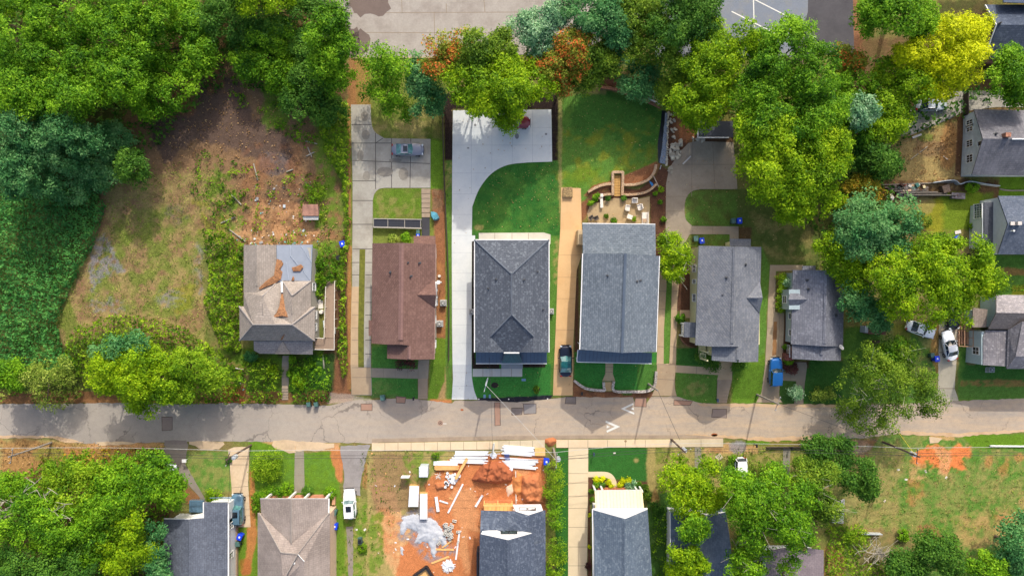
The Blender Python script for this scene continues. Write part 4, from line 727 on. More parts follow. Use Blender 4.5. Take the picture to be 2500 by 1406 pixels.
carpet('vivid', 'uncut lawn weeds in front of the tree hidden houses', [(1720, 1095), (1900, 1100), (1890, 1160), (1720, 1180)], .5, 22, .22, 'weeds', amp=8, patch=(12, .52))
carpet('green', 'weeds along the hidden dark roof at the bottom', [(1590, 1230), (1636, 1240), (1636, 1420), (1594, 1420)], .9, 34, .26, 'weeds', amp=6, patch=(12, .45))
carpet('gold', 'tangled yellowing brush around the scrap heap by the back fence', [(2060, 440), (2140, 430), (2170, 470), (2150, 500), (2080, 500)], 1.6, 40, .28, 'brush', amp=8, tipp=.3)
carpet('vivid', 'narrow strip of hedge at the right edge north of the tiled house', rect(2440, 694, 2540, 712), .9, 60, .24, 'hedge', amp=3, edge=5)
carpet('green', 'ivy strip along the retaining bank behind the brown house', rect(1086, 392, 1102, 560), .3, 20, .2, 'weeds', amp=3, patch=(9, .5))

for kd_, lb_, pl_, dn_, lf_, pt_ in (
 ('pale', 'dry grass tufts all over the left meadow', [(250, 455), (400, 400), (560, 420), (500, 640), (520, 860), (380, 790), (250, 790), (165, 838), (135, 800), (215, 620)], 22, .12, (10, .44)),
 ('olive', 'green grass tufts in the left meadow', [(250, 455), (400, 400), (560, 420), (500, 640), (520, 860), (380, 790), (250, 790), (165, 838), (135, 800), (215, 620)], 22, .12, (14, .46)),
 ('olive', 'green tufts in the bottom right lot', [(2110, 1080), (2540, 1070), (2540, 1290), (2300, 1300), (2080, 1290)], 22, .12, (12, .44)),
 ('dry', 'straw coloured tufts in the bottom right lot', [(2110, 1120), (2540, 1110), (2540, 1340), (2300, 1300), (2080, 1290)], 12, .12, (9, .5)),
 ('dry', 'straw lying over the back yard on the right', [(2160, 330), (2330, 300), (2345, 440), (2160, 445)], 12, .22, (8, .48)),
 ('dry', 'dry leaves and twigs on the burnt slope', [(390, 200), (560, 130), (720, 230), (810, 330), (840, 590), (560, 600), (500, 400), (370, 400)], 8, .2, (7, .5)),
 ('pale', 'rough grass tufts in front of the tree hidden houses', [(1604, 1094), (2010, 1094), (2010, 1190), (1604, 1190)], 14, .18, (8, .48)),
 ('dry', 'fallen leaves on the lawn behind the hip roofed house', [(1200, 420), (1360, 400), (1362, 560), (1160, 560)], 2.2, .16, (6, .3)),
 ('dry', 'leaves and dirt crumbs on the white driveway', [(1108, 272), (1344, 270), (1346, 392), (1200, 410), (1150, 500), (1148, 600), (1106, 600)], .5, .16, (6, .3)),
 ('dry', 'leaves blown over the upper lawn and the mulch', [(1368, 240), (1600, 240), (1660, 420), (1625, 560), (1420, 540)], 1.2, .14, (6, .3)),
 ('dry', 'leaves on the lawns along the road', [(900, 880), (1860, 880), (1860, 975), (900, 975)], .9, .13, (6, .3)),
 ('dry', 'leaves on the shaded driveway and lawn at the right', [(1630, 350), (1990, 460), (2000, 650), (1700, 600)], 1.0, .14, (6, .3)),
 ('olive', 'rough grass along the clay site and gravel track', [(880, 1100), (1050, 1100), (980, 1190), (930, 1406), (815, 1406), (830, 1290), (880, 1260)], 12, .17, (9, .5)),
 ('dry', 'brown leaf litter on the bank south of the road at the left', [(0, 1075), (400, 1085), (400, 1180), (200, 1180), (0, 1230)], 14, .2, (8, .46))):
    carpet(kd_, lb_, pl_, .14, dn_, lf_, 'grass_tufts', amp=12, patch=pt_, edge=6)

TR = [
 ('green', 'huge bright green tree in the top left corner', 13, [(60, 70, 110), (150, 20, 80), (30, 190, 80, .85), (130, 140, 80, .95)]),
 ('green', 'broad green tree in the upper left wood, right of the corner tree', 12, [(270, 90, 105), (340, 20, 75), (210, 190, 70, .9), (300, 190, 70, .9)]),
 ('green', 'spreading green tree overhanging the burnt slope', 7.5, [(430, 110, 85), (480, 130, 40, .8), (400, 200, 75, .9), (440, 50, 60, .9), (350, 240, 50, .8)]),
 ('green', 'green tree between the corner tree and the blue green one on the left edge', 13, [(60, 215, 75), (110, 250, 55, .9), (170, 240, 60)]),
 ('teal', 'blue green feathery tree on the left edge above the kudzu', 12, [(50, 320, 80), (150, 330, 75, .95), (60, 410, 70, .85)]),
 ('teal', 'dark blue green tree leaning over the bare dirt, left', 7, [(200, 370, 70), (280, 340, 40, .8), (140, 430, 70, .9), (250, 420, 45, .7)]),
 ('dark', 'dark young tree at the edge of the burnt patch', 7, [(320, 410, 42), (345, 440, 26, .7)]),
 ('dark', 'shaded tree at the top edge left of the grey parking lot', 7, [(560, 40, 90), (640, 20, 80), (600, 110, 50, .7), (720, 30, 60, .85)]),
 ('lime', 'sunlit crown at the top edge above the dark woods', 11, [(600, -10, 45), (660, -20, 50)]),
 ('green', 'fresh green tree right of the bare dirt funnel', 6, [(655, 130, 70), (610, 150, 45, .85), (700, 190, 50, .8), (680, 90, 50, .9)]),
 ('dark', 'vine covered dark tree above the old driveway', 6, [(760, 190, 60), (730, 250, 45, .8), (790, 260, 45, .75), (760, 120, 55)]),
 ('green', 'tall green tree reaching over the corner of the grey lot', 13, [(810, 50, 38), (790, 100, 55), (830, 110, 35, .9), (800, 155, 50, .85), (820, 180, 42, .7)]),
 ('green', 'thin tree at the top of the old concrete driveway', 9, [(940, 150, 55), (910, 190, 50, .9), (975, 170, 45, .9), (930, 240, 45, .8), (960, 270, 40, .6)]),
 ('teal', 'small blue green sumac between lawn and mulch', 8, [(1030, 190, 42), (1040, 240, 40, .85), (1010, 150, 25, .8)]),
 ('orange', 'slender tree with orange seed tips by the grey lot', 10, [(1070, 110, 32), (1125, 95, 30, .95), (1065, 160, 38, .9), (1100, 140, 34, .9)]),
 ('olive', 'olive green upright tree beside the grey lot', 12, [(1180, 110, 48), (1220, 110, 40, .9), (1150, 150, 40, .85)]),
 ('lime', 'large yellow green tree overhanging the white driveway', 12, [(1190, 210, 75), (1130, 200, 45, .85), (1250, 230, 65, .95), (1220, 165, 50, .95), (1300, 190, 60, .85), (1240, 275, 45, .6)]),
 ('frost', 'pale frosty leaved tree at the corner of the grey lot', 11, [(1310, 70, 50), (1350, 40, 38), (1270, 70, 34, .9), (1330, 110, 36, .85)]),
 ('orange', 'green tree dotted with orange red seed clusters', 11, [(1400, 105, 40), (1350, 150, 50, .9), (1410, 150, 36, .9), (1370, 190, 42, .75)]),
 ('olive', 'round olive tree right of the orange seeded tree', 10, [(1450, 120, 50), (1470, 160, 40, .85), (1430, 180, 45, .8)]),
 ('teal', 'blue green tree at the top edge behind the orange seeded tree', 12, [(1430, 30, 50), (1480, 40, 45, .95), (1510, 80, 35, .85), (1520, 130, 24, .7)]),
 ('olive', 'big dark olive tree at the top edge, left of the blue grey lot', 11, [(1560, 40, 75), (1600, 100, 65, .9), (1530, 110, 50, .8), (1540, 10, 60)]),
 ('dark', 'big dark tree touching the blue grey parking lot', 12, [(1710, 30, 70), (1650, 60, 60), (1730, 80, 48, .85), (1680, -10, 70)]),
 ('teal', 'small teal tree over the curved wall of the upper lawn', 7, [(1560, 195, 50), (1590, 170, 28, .9), (1540, 225, 25, .8)]),
 ('olive', 'narrow dark green tree right of the curved upper wall', 9, [(1650, 160, 42), (1630, 220, 34, .8), (1680, 240, 40, .8)]),
 ('lime', 'yellow green tree in the grove above the rubble', 12, [(1740, 110, 60), (1720, 170, 60, .95), (1770, 140, 45), (1690, 230, 55, .85), (1710, 280, 40, .7), (1745, 230, 45, .8)]),
 ('lime', 'light green tree at the lower edge of the blue grey lot', 13, [(1820, 75, 32), (1800, 110, 30, .95), (1840, 110, 30, .9)]),
 ('green', 'tall green tree in the grove beside the blue grey lot', 14, [(1920, 140, 85), (1870, 180, 55, .9), (1980, 190, 70, .95)]),
 ('green', 'wide green tree in the middle of the right hand grove', 13, [(1900, 240, 75), (1980, 280, 75, .95), (1830, 240, 50, .85), (1840, 290, 40, .7)]),
 ('lime', 'great round yellow green tree beside the shaded driveway', 13, [(1900, 350, 95), (1990, 360, 80, .95), (1960, 430, 85, .9), (1880, 420, 70, .9), (2040, 370, 45, .85), (1990, 490, 55, .7), (1850, 310, 55, .9), (1930, 500, 40, .6)]),
 ('orange', 'small tree with rusty tips in the right hand grove', 8, [(2080, 150, 36), (2060, 130, 24, .9)]),
 ('green', 'tree at the top edge right of the dark asphalt', 14, [(2190, 20, 80), (2130, 40, 45, .85), (2250, 50, 40, .85)]),
 ('yellow', 'brilliant yellow tree in the upper right', 12, [(2340, 90, 65), (2280, 120, 60, .95), (2350, 150, 60, .95), (2300, 180, 60, .85), (2230, 130, 36, .9), (2390, 60, 34, .95)]),
 ('lime', 'yellow green tree overhanging the silver car', 10, [(2230, 200, 55), (2180, 180, 40, .9), (2160, 260, 45, .85), (2150, 320, 46, .8), (2260, 230, 30, .7), (2190, 290, 40, .8)]),
 ('frost', 'small frosty blue tree in the right hand grove', 11, [(2105, 275, 36)]),
 ('green', 'green tree filling the gap between the round tree and the yellow one', 9, [(2090, 220, 46), (2090, 320, 46, .9), (2060, 260, 40, .9)]),
 ('dark', 'dark bushy tree at the corner of the straw coloured yard', 8, [(2130, 390, 50), (2160, 400, 38, .8), (2100, 370, 40, .8)]),
 ('green', 'green tree at the right edge above the white gabled house', 9, [(2460, 180, 50), (2500, 190, 50, .9), (2490, 230, 34, .7), (2470, 150, 34, .9)]),
 ('gold', 'yellowing small tree beside the scrap heap', 6, [(2110, 460, 36), (2080, 480, 30, .8)]),
 ('teal', 'large blue green tree above the small grey house', 12, [(2130, 540, 72), (2180, 560, 52, .95), (2100, 590, 50, .9), (2160, 600, 56, .85), (2200, 510, 34, .8)]),
 ('lime', 'tree leaning over the back roof of the small grey house', 9, [(2040, 600, 44), (2070, 640, 40, .9), (2090, 680, 40, .85), (2020, 630, 26, .8)]),
 ('lime', 'sprawling light green tree over the parked white cars', 12, [(2180, 670, 55), (2250, 640, 60, .95), (2300, 680, 55), (2200, 730, 50, .9), (2280, 740, 60, .85), (2140, 650, 34, .8)]),
 ('lime', 'light green tree next to the blue recycling bins at the far right', 11, [(2370, 620, 52), (2360, 670, 52, .95), (2410, 680, 46, .9), (2340, 730, 40, .8), (2300, 610, 36, .8), (2350, 770, 28, .6)]),
 ('teal', 'dark shaded tree right of the small grey house', 8, [(2100, 740, 40), (2130, 770, 40, .85), (2085, 700, 30, .9)]),
 ('olive', 'feathery street tree hanging over the road', 11, [(2150, 930, 66), (2210, 960, 64, .95), (2090, 950, 52, .9), (2180, 1015, 52, .85), (2245, 930, 46, .85), (2200, 870, 52, .85), (2275, 985, 36, .7), (2125, 1025, 42, .7), (2080, 1000, 34, .65), (2120, 880, 44, .8)]),
 ('green', 'small street tree at the corner of the drive with the blue bin', 7, [(2190, 860, 34), (2160, 880, 34, .9)]),
 ('lime', 'big lime tree between the brambles and the road', 11, [(330, 900, 70), (280, 880, 50, .95), (390, 920, 55, .9), (340, 960, 52, .8), (250, 920, 40, .85), (350, 995, 22, .6)]),
 ('teal', 'blue tinged crown behind the big lime roadside tree', 10, [(290, 850, 40), (330, 840, 30), (240, 860, 26, .9)]),
 ('vivid', 'leafy green tree on the bank right of the big lime tree', 8, [(460, 890, 50), (510, 920, 40, .85), (440, 950, 40, .8)]),
 ('pale', 'straggly pale tree leaning onto the road at the left', 7, [(110, 930, 50), (150, 900, 34, .9), (110, 980, 28, .6)]),
 ('green', 'green tree on the left edge just above the road', 7, [(15, 920, 40), (50, 900, 30, .85)]),
 ('green', 'tall tree in the bottom left wood below the dead branches', 14, [(60, 1280, 70), (130, 1300, 60), (100, 1230, 50, .9)]),
 ('dark', 'dark wood tree in the very bottom left corner', 14, [(60, 1380, 90), (160, 1390, 70, .95), (20, 1440, 80)]),
 ('vivid', 'bright crown beside the dead white branch', 12, [(150, 1160, 50), (210, 1150, 45, .9), (170, 1210, 50)]),
 ('green', 'wide tree reaching over the white car in the bottom left', 11, [(330, 1170, 65), (390, 1180, 50, .95), (270, 1190, 55), (420, 1210, 40, .8), (390, 1140, 34, .8)]),
 ('green', 'wood tree behind the yellow crowned one at the bottom left', 12, [(240, 1260, 60), (280, 1220, 50), (210, 1320, 60, .95)]),
 ('lime', 'yellow crowned tree left of the white trimmed dark roof', 11, [(310, 1290, 42), (260, 1310, 36, .95), (320, 1340, 46, .9), (290, 1370, 40, .85), (330, 1260, 24)]),
 ('teal', 'shaded tree against the left wall of the dark roofed house', 9, [(380, 1290, 26), (370, 1350, 40, .9), (390, 1400, 36, .85)]),
 ('green', 'tree on the left edge south of the road', 9, [(20, 1190, 40), (50, 1210, 36, .9)]),
 ('lime', 'light green tree in front of the dark blue roof', 10, [(1670, 1180, 52), (1720, 1180, 50, .95), (1640, 1170, 32, .85), (1690, 1240, 46, .9), (1650, 1140, 30, .7), (1740, 1215, 34, .9)]),
 ('lime', 'yellow green crown over the dark blue roof at the bottom edge', 9, [(1672, 1358, 34), (1698, 1382, 34, .9), (1664, 1400, 34, .85)]),
 ('green', 'narrow green tree over the ridge of the dark blue roof', 10, [(1695, 1290, 36)]),
 ('green', 'great spreading tree with white limbs at the bottom', 15, [(1850, 1230, 75), (1920, 1240, 75), (1860, 1300, 58, .95), (1940, 1295, 50, .95), (1800, 1190, 45, .85), (1880, 1180, 45, .85)]),
 ('olive', 'grey green tree joining the great spreading tree on its right', 12, [(2000, 1190, 55), (2020, 1240, 40, .9), (1970, 1160, 40, .9)]),
 ('dark', 'dark leafy tree beside the road at the bottom right', 9, [(2040, 1125, 54), (2090, 1150, 50, .95), (2005, 1100, 36, .8), (2120, 1185, 34, .8), (1990, 1150, 30, .7)]),
 ('green', 'slim tree with white limbs over the left roof edge at the bottom', 12, [(1825, 1385, 42), (1860, 1370, 34, .9), (1800, 1340, 26, .8)]),
 ('green', 'lower limb of foliage over the brown grey roof', 11, [(1928, 1372, 26), (1912, 1408, 28, .9)]),
 ('dark', 'rounded green tree in the bottom right lot', 7, [(2290, 1340, 52), (2320, 1370, 40, .9), (2260, 1360, 36, .85)]),
 ('dark', 'smaller dark tree left of the rounded one in the bottom right lot', 6, [(2210, 1380, 40), (2230, 1400, 34, .9)]),
 ('green', 'clump tree at the bottom edge right of the rounded tree', 7, [(2410, 1390, 46), (2440, 1400, 36, .9), (2370, 1400, 30, .9)]),
 ('teal', 'feathery tree in the bottom right corner', 8, [(2480, 1330, 50), (2500, 1290, 36, .85), (2470, 1380, 40, .8)]),
]
ROUGHER = {'feathery street tree hanging over the road': dict(fill=1.0, leaf=.19, dens=44, show=.1, tr=.14, bk=barkp), 'great spreading tree with white limbs at the bottom': dict(show=.22, bk=barkp, limbs=18, tr=.2, fill=1.25),
 'slim tree with white limbs over the left roof edge at the bottom': dict(show=.25, tr=.16, bk=barkp, limbs=14, fill=1.2), 'thin tree at the top of the old concrete driveway': dict(fill=.8, dens=36),
 'straggly pale tree leaning onto the road at the left': dict(fill=.8, leaf=.22, dens=36), 'grey green tree joining the great spreading tree on its right': dict(show=.15, tr=.14, bk=barkp, fill=1.15), 'lime': {}}
for kd, lb, hh, lobes in TR:
    kw = dict(ROUGHER.get(lb, {}))
    if kd == 'orange': kw['tipp'] = .55 if 'rusty' not in lb else .25
    if kd == 'gold': kw['tipp'] = .3
    tree(kd, lb, hh, lobes, **kw)
tree('lime', 'small light tree with visible pale branches between two grey roofs', 5.5, [(1648, 612, 38), (1640, 650, 34, .9), (1664, 640, 30, .9), (1632, 600, 28, .9), (1650, 675, 18, .6)], fill=1.4, leaf=.22, clump=.7, dens=44, show=.2, bk=barkp, limbs=20, tr=.12)
# dead limbs
def deadwood(label, base, h, tips, r=.16, name='dead_tree', seed=1):
    rs = random.Random(seed); g = G(*base); root = empty(name, g, label, 'dead tree'); mb = MB()
    hub = P(base[0], base[1], h * .55); hub = Vector((g.x, g.y, h * .55)); mb.tube(g, hub, r * 1.4, r, 7)
    for t in tips:
        e = P(t[0], t[1], h * rs.uniform(.85, 1)); pts = [hub]
        for k in range(1, 5): pts.append(hub.lerp(e, k / 4) + Vector([rs.uniform(-.35, .35) for _ in range(3)]) * (k < 4))
        for i, (a, b) in enumerate(zip(pts[:-1], pts[1:])): mb.tube(a, b, r * (1 - .2 * i), r * (.8 - .2 * i), 6)
        for a in pts[1:]:
            for _ in range(3):
                q = a + Vector([rs.uniform(-1.3, 1.3), rs.uniform(-1.3, 1.3), rs.uniform(.0, .7)]); mb.tube(a, q, r * .3, .02, 5)
    return mb.build('limbs', barkp, root) and root
deadwood('bare white dead branches at the left edge of the bottom left wood', (60, 1240), 13, [(20, 1245), (85, 1180), (10, 1225), (50, 1215), (90, 1195)], seed=3)
deadwood('bare forked white branch over the bottom left wood', (145, 1230), 13.5, [(125, 1195), (160, 1230), (130, 1250), (170, 1265)], r=.13, seed=5)
deadwood('tangled heap of bleached dead branches in the bottom right lot', (2140, 1345), 2.2, [(2110, 1360), (2125, 1320), (2150, 1325), (2170, 1335), (2095, 1345), (2130, 1375), (2165, 1360), (2180, 1345), (2140, 1312)], r=.1, seed=7)
deadwood('dead brush pile against the junk by the back fence', (2200, 500), 1.4, [(2175, 490), (2190, 520), (2215, 510), (2185, 478)], r=.05, seed=8, name='brush_pile')

SH = [
 ('dark', 'dark round shrub left of the light grey house steps', 1713, 872, 22, 1.6, [(1708, 866, 18), (1728, 884, 18), (1742, 890, 14)]), ('dark', 'dark shrub right of the light grey house walk', 1803, 895, 18, 1.4, [(1795, 893, 14), (1812, 890, 12)]),
 ('green', 'small round bush beside the side porch of the light grey house', 1660, 778, 11, 1.3, None), ('vivid', 'clipped hedge block beside the narrow driveway', 1907, 700, 16, 1.3, [(1904, 680, 13), (1905, 705, 13), (1906, 730, 13), (1904, 750, 11)]),
 ('frost', 'spiky grey shrub on the hedge by the small grey house', 1920, 686, 15, 1.8, None), ('frost', 'spiky pale yucca in the small front lawn by the road', 1936, 956, 18, 2.2, None), ('pale', 'pale roadside bush right of the spiky yucca', 2000, 962, 22, 1.6, [(1990, 962, 16), (2015, 962, 18)]),
 ('green', 'round green bush by the front steps of the small grey house', 1922, 878, 11, 1.0, None), ('wine', 'brownish red bush beside the blue parked car', 1928, 898, 15, 1.0, None), ('green', 'little bush at the corner of the small grey house', 1916, 846, 7, .8, None),
 ('wine', 'dark purple bush in front of the brown roofed house', 994, 888, 21, 1.4, [(984, 888, 14), (1004, 888, 14)]), ('pale', 'pale yellow green bush behind the brown roofed house', 961, 584, 11, 1.0, None), ('green', 'green bush next to the pale one behind the brown roofed house', 992, 581, 11, 1.0, None),
 ('vivid', 'large domed topiary bush beside the concrete walk', 660, 1134, 38, 2.2, [(655, 1128, 30), (668, 1140, 30), (645, 1145, 24), (670, 1120, 24)]), ('lime', 'round yellow green bush in front of the blue porch', 527, 1208, 20, 1.6, None),
 ('green', 'clipped bush left of the concrete walk, near the hipped house', 676, 1196, 18, 1.3, [(668, 1192, 14), (684, 1198, 14)]), ('green', 'second clipped bush, touching the concrete walk', 703, 1190, 15, 1.3, None), ('dark', 'dark round bush right of the concrete walk', 753, 1196, 12, 1.2, None), ('green', 'clipped bush at the right corner of the hipped house', 808, 1200, 14, 1.3, None),
 ('green', 'loose bush at the left corner of the hipped house', 644, 1205, 20, 1.4, [(636, 1215, 15), (648, 1200, 14), (628, 1235, 10)]),
 ('vivid', 'tall hedge tree beside the new driveway, nearest the street', 1352, 1160, 24, 3.2, [(1350, 1140, 20), (1356, 1165, 22), (1346, 1190, 20)]), ('green', 'hedge tree in the middle of the row beside the new driveway', 1356, 1225, 24, 3.4, [(1360, 1210, 20), (1352, 1235, 21), (1358, 1262, 20)]), ('vivid', 'hedge tree at the bottom of the row beside the new driveway', 1356, 1340, 24, 3.4, [(1358, 1320, 20), (1360, 1345, 22), (1354, 1375, 22), (1350, 1400, 20)]),
 ('yellow', 'yellow flowering border left of the curved path', 1478, 1172, 12, .6, [(1455, 1168, 7), (1470, 1169, 7), (1484, 1174, 7), (1492, 1184, 6)]), ('yellow', 'yellow flowering border right of the curved path', 1518, 1176, 12, .6, [(1514, 1182, 7), (1520, 1172, 7), (1532, 1172, 8)]),
 ('green', 'round clipped ball bush at the cream porch corner', 1455, 1180, 8, 1.0, None), ('frost', 'white flowered bush by the cream porch', 1540, 1184, 14, 1.1, None), ('green', 'bush at the right end of the cream porch bed', 1556, 1182, 9, 1.0, None), ('dark', 'small dark bush behind the ball bush by the porch', 1468, 1182, 9, .8, None),
 ('green', 'ball bush in the dark bed, upper one', 1445, 1197, 6, .6, None), ('green', 'ball bush in the dark bed, lower one', 1445, 1218, 6, .6, None), ('yellow', 'yellow tuft in the dark bed beside the new driveway, upper', 1439, 1255, 4, .5, None), ('yellow', 'yellow tuft in the dark bed beside the new driveway, lower', 1439, 1332, 4, .5, None), ('wine', 'rosy shrub in the dark bed near the bottom edge', 1436, 1378, 8, .7, None),
 ('olive', 'loose shrub right of the cream porch roof', 1576, 1200, 13, 1.2, [(1572, 1190, 10), (1578, 1208, 10)]), ('dark', 'dark bush under the eave right of the cream porch', 1605, 1235, 16, 1.4, None),
 ('dark', 'round boxwood left of the garden steps', 1482.5, 484.5, 6, .8, None), ('dark', 'round boxwood right of the garden steps', 1521, 484.5, 6, .8, None), ('green', 'leafy shrub at the left end of the garden wall', 1448, 488, 11, .9, [(1440, 496, 7), (1452, 486, 7), (1458, 478, 5)]),
 ('vivid', 'small plant near the right end of the garden wall', 1612, 463, 7, .5, None), ('green', 'lower plant in the mulch bed right of the patio', 1611, 494, 5, .4, None), ('green', 'tiny plant in the mulch between the two others', 1599, 473, 5, .4, None), ('vivid', 'slim plant by the shaded driveway edge', 1618, 536, 7, .7, None),
 ('vivid', 'plant on the patio against the house wall, right', 1547, 535, 6, .5, None), ('green', 'plant on the patio against the house wall, middle', 1498, 539, 7, .5, None), ('olive', 'small potted plant on the patio', 1479, 529, 5, .6, None),
 ('green', 'weedy bush at the back fence near the right hand houses', 2370, 458, 14, .9, None), ('vivid', 'bush beside the white porch windows', 2370, 555, 9, .9, None), ('olive', 'bush in the yard below the brush pile', 2240, 535, 22, 1.6, [(2230, 530, 15), (2250, 545, 14)]), ('olive', 'bush above the blue recycling bin at the right', 2260, 590, 24, 1.8, [(2250, 585, 18), (2275, 595, 18)]),
 ('green', 'bush beside the curb grass at the right edge of the bottom lot', 2200, 1302, 14, 1.2, None), ('vivid', 'leafy bush beside the concrete pad at the bottom right', 2075, 1300, 26, 1.6, [(2060, 1295, 20), (2085, 1305, 20)]), ('vivid', 'yellow green spiky bush beside the dark bin', 885, 1335, 10, .7, None), ('vivid', 'weedy bush over the white crates', 1064, 1112, 9, .6, None),
 ('olive', 'small sapling in the dark mulch ring, right front lawn', 1310, 950, 8, .7, None), ('green', 'trio of bushes in the overgrown yard beside the steps', 718, 880, 12, 1.0, [(716, 876, 9), (730, 905, 12), (712, 912, 9)]), ('lime', 'yellow round bush right of the overgrown steps', 765, 889, 7, .8, None), ('lime', 'golden bush in the overgrown yard below the porch', 735, 930, 18, 1.4, [(730, 926, 13), (742, 940, 12)]), ('lime', 'yellow green bush left of the porch steps', 668, 903, 13, 1.0, None),
 ('teal', 'grey green bush below the left porch corner', 617, 869, 14, 1.2, None), ('vivid', 'lone bush among the debris on the cleared lot', 770, 470, 22, 1.6, [(762, 462, 16), (782, 470, 16), (770, 490, 12)]), ('vivid', 'bush on the dirt in front of the left ragged hedge', 784, 690, 16, 1.6, [(782, 645, 14), (780, 680, 14), (776, 715, 12)]),
 ('dark', 'dark bush near the front door of the white car drive', 560, 1120, 8, .6, None), ('green', 'weedy clump at the foot of the mailbox sign', 395, 1100, 22, 1.8, [(385, 1105, 18), (400, 1115, 16)]), ('dark', 'dark spiny bush at the top of the fallen brush', 1742, 1137, 10, .8, None), ('green', 'bush left of the white pickup bed', 1782, 1125, 14, 1.4, [(1780, 1135, 12), (1786, 1118, 9)]), ('olive', 'broad bush in front of the second hidden house', 1850, 1150, 30, 2.2, [(1840, 1145, 22), (1865, 1155, 20)]), ('green', 'round bush right of the mossy walk', 1960, 1160, 16, 1.3, None), ('green', 'round bush left of the mossy walk', 1888, 1165, 18, 1.4, None),
]
for kd, lb, px, py, r, hh, lobes in SH: shrub(kd, lb, px, py, r, hh, lobes=lobes, dens=34, leaf=.18 if r > 10 else .13)
# ---------------------------------------------------------------- houses
def inset(a, c, d):
    v = Vector((c[0] - a[0], c[1] - a[1])); 
    return (a[0] + (d if c[0] > a[0] else -d), a[1] + (d if c[1] > a[1] else -d))
def roofpart(name, polys, mat, root, th=.16, side=None, mats=None):
    mb = MB()
    for p in polys: mb.prism([P(*q) for q in p], th, 0, side)
    return mb.build(name, mats or mat, root)
def wall_box(root, x0, y0, x1, y1, he, mat, ov=.4, name='wall', base=None):
    """walls under the eaves rectangle given by its photo pixels at eave height"""
    a = P(x0, y0, he); b = P(x1, y1, he); mb = MB(); X0, X1 = a.x + ov, b.x - ov; Y1, Y0 = a.y - ov, b.y + ov
    z0 = (base if base is not None else min(zg(Y0), zg(Y1))) - .2
    mb.box(((X0 + X1) / 2, (Y0 + Y1) / 2, z0), (X1 - X0, Y1 - Y0, he - .12 - z0)); return mb.build(name, mat, root), (X0, Y0, X1, Y1, z0)
trimw = plain('white_trim', C(238, 238, 234), .5, var=.05); glassd = glassy('window_glass', C(58, 66, 72)); glassb = glassy('window_glass_blue', C(90, 108, 120))
def window(root, face, u, z, wd, ht, frame=None, glass=None, bars=(1, 1)):
    """face: ('x', xplane, sign) or ('y', yplane, sign); u is the centre along the wall"""
    ax, pl, sg = face; fm = MB(); gm_ = MB()
    def bx(mb, du, dz, w_, h_, dep, off):
        if ax == 'x': mb.box((pl + sg * (off + dep / 2), u + du, z + dz - h_ / 2), (dep, w_, h_))
        else: mb.box((u + du, pl + sg * (off + dep / 2), z + dz - h_ / 2), (w_, dep, h_))
    f = .1
    bx(fm, 0, ht / 2 + f / 2, wd + 2 * f, f, .08, .003); bx(fm, 0, -ht / 2 - f / 2, wd + 2 * f, f, .12, .003)
    bx(fm, -wd / 2 - f / 2, 0, f, ht, .08, .003); bx(fm, wd / 2 + f / 2, 0, f, ht, .08, .003)
    for i in range(1, bars[0] + 1): bx(fm, -wd / 2 + wd * i / (bars[0] + 1), 0, .05, ht, .05, .003)
    for i in range(1, bars[1] + 1): bx(fm, 0, -ht / 2 + ht * i / (bars[1] + 1), wd, .05, .055, .003)
    bx(gm_, 0, 0, wd, ht, .02, .003)
    o = fm.build('window', frame or trimw, root); g = gm_.build('pane', glass or glassd, root)
    g.parent = o; return o
def vent(root, px, py, h, r=.09, hh=.45):
    p = P(px, py, h); mb = MB(); mb.tube((p.x, p.y, h - .15), (p.x, p.y, h + hh), r, r, 8); mb.tube((p.x, p.y, h - .02), (p.x, p.y, h + .05), r * 2.2, r * 1.3, 8)
    return mb.build('vent_pipe', ventm, root)
ventm = plain('vent_grey', C(66, 68, 72), .5)
def ridge_vent(root, a, b, mat, wd=.34):
    A, B = P(*a), P(*b); mb = MB(); d_ = (B - A).normalized(); n = Vector((-d_.y, d_.x, 0)).normalized() * wd / 2; u = Vector((0, 0, .09))
    up = Vector((0, 0, .02)); dn = Vector((0, 0, -.06))
    mb.face([A + u, B + u, B + n + dn, A + n + dn]); mb.face([A + u, A - n + dn, B - n + dn, B + u]); mb.face([A + u, A + n + dn, A - n + dn]); mb.face([B + u, B - n + dn, B + n + dn])
    return mb.build('ridge_vent', mat, root)
def edge_trim(root, pts, mat=None, wd=.14, ht=.2, name='trim'):
    """gutter or fascia board along an eave or verge"""
    mb = MB(); q = [P(*p) for p in pts]
    for a, b in zip(q[:-1], q[1:]):
        d_ = Vector((b.x - a.x, b.y - a.y, 0)); 
        if d_.length < .01: continue
        d_.normalize(); n = Vector((d_.y, -d_.x, 0)) * wd / 2
        mb.prism([a + n + Vector((0, 0, .015)), b + n + Vector((0, 0, .015)), b - n + Vector((0, 0, .015)), a - n + Vector((0, 0, .015))], ht)
    return mb.build(name, mat or trimw, root)
def cap_line(root, segs, mat, r=.11, name='hip_cap'):
    mb = MB()
    for a, b in segs: mb.tube(P(*a), P(*b), r, r, 5)
    return mb.build(name, mat, root)
def gable_wall(root, pts, mat, th=.15, name='gable', dirn=(0, -1)):
    q = [P(*p) for p in pts]; mb = MB(); o = Vector((dirn[0], dirn[1], 0)) * th
    mb.face(q); mb.face([p + o for p in q][::-1])
    for i in range(len(q)):
        j = (i + 1) % len(q); mb.face([q[i], q[i] + o, q[j] + o, q[j]])
    return mb.build(name, mat, root)
def house(label, px, py, cat='house', name='house'):
    g = G(px, py); return empty(name, g, label, cat)
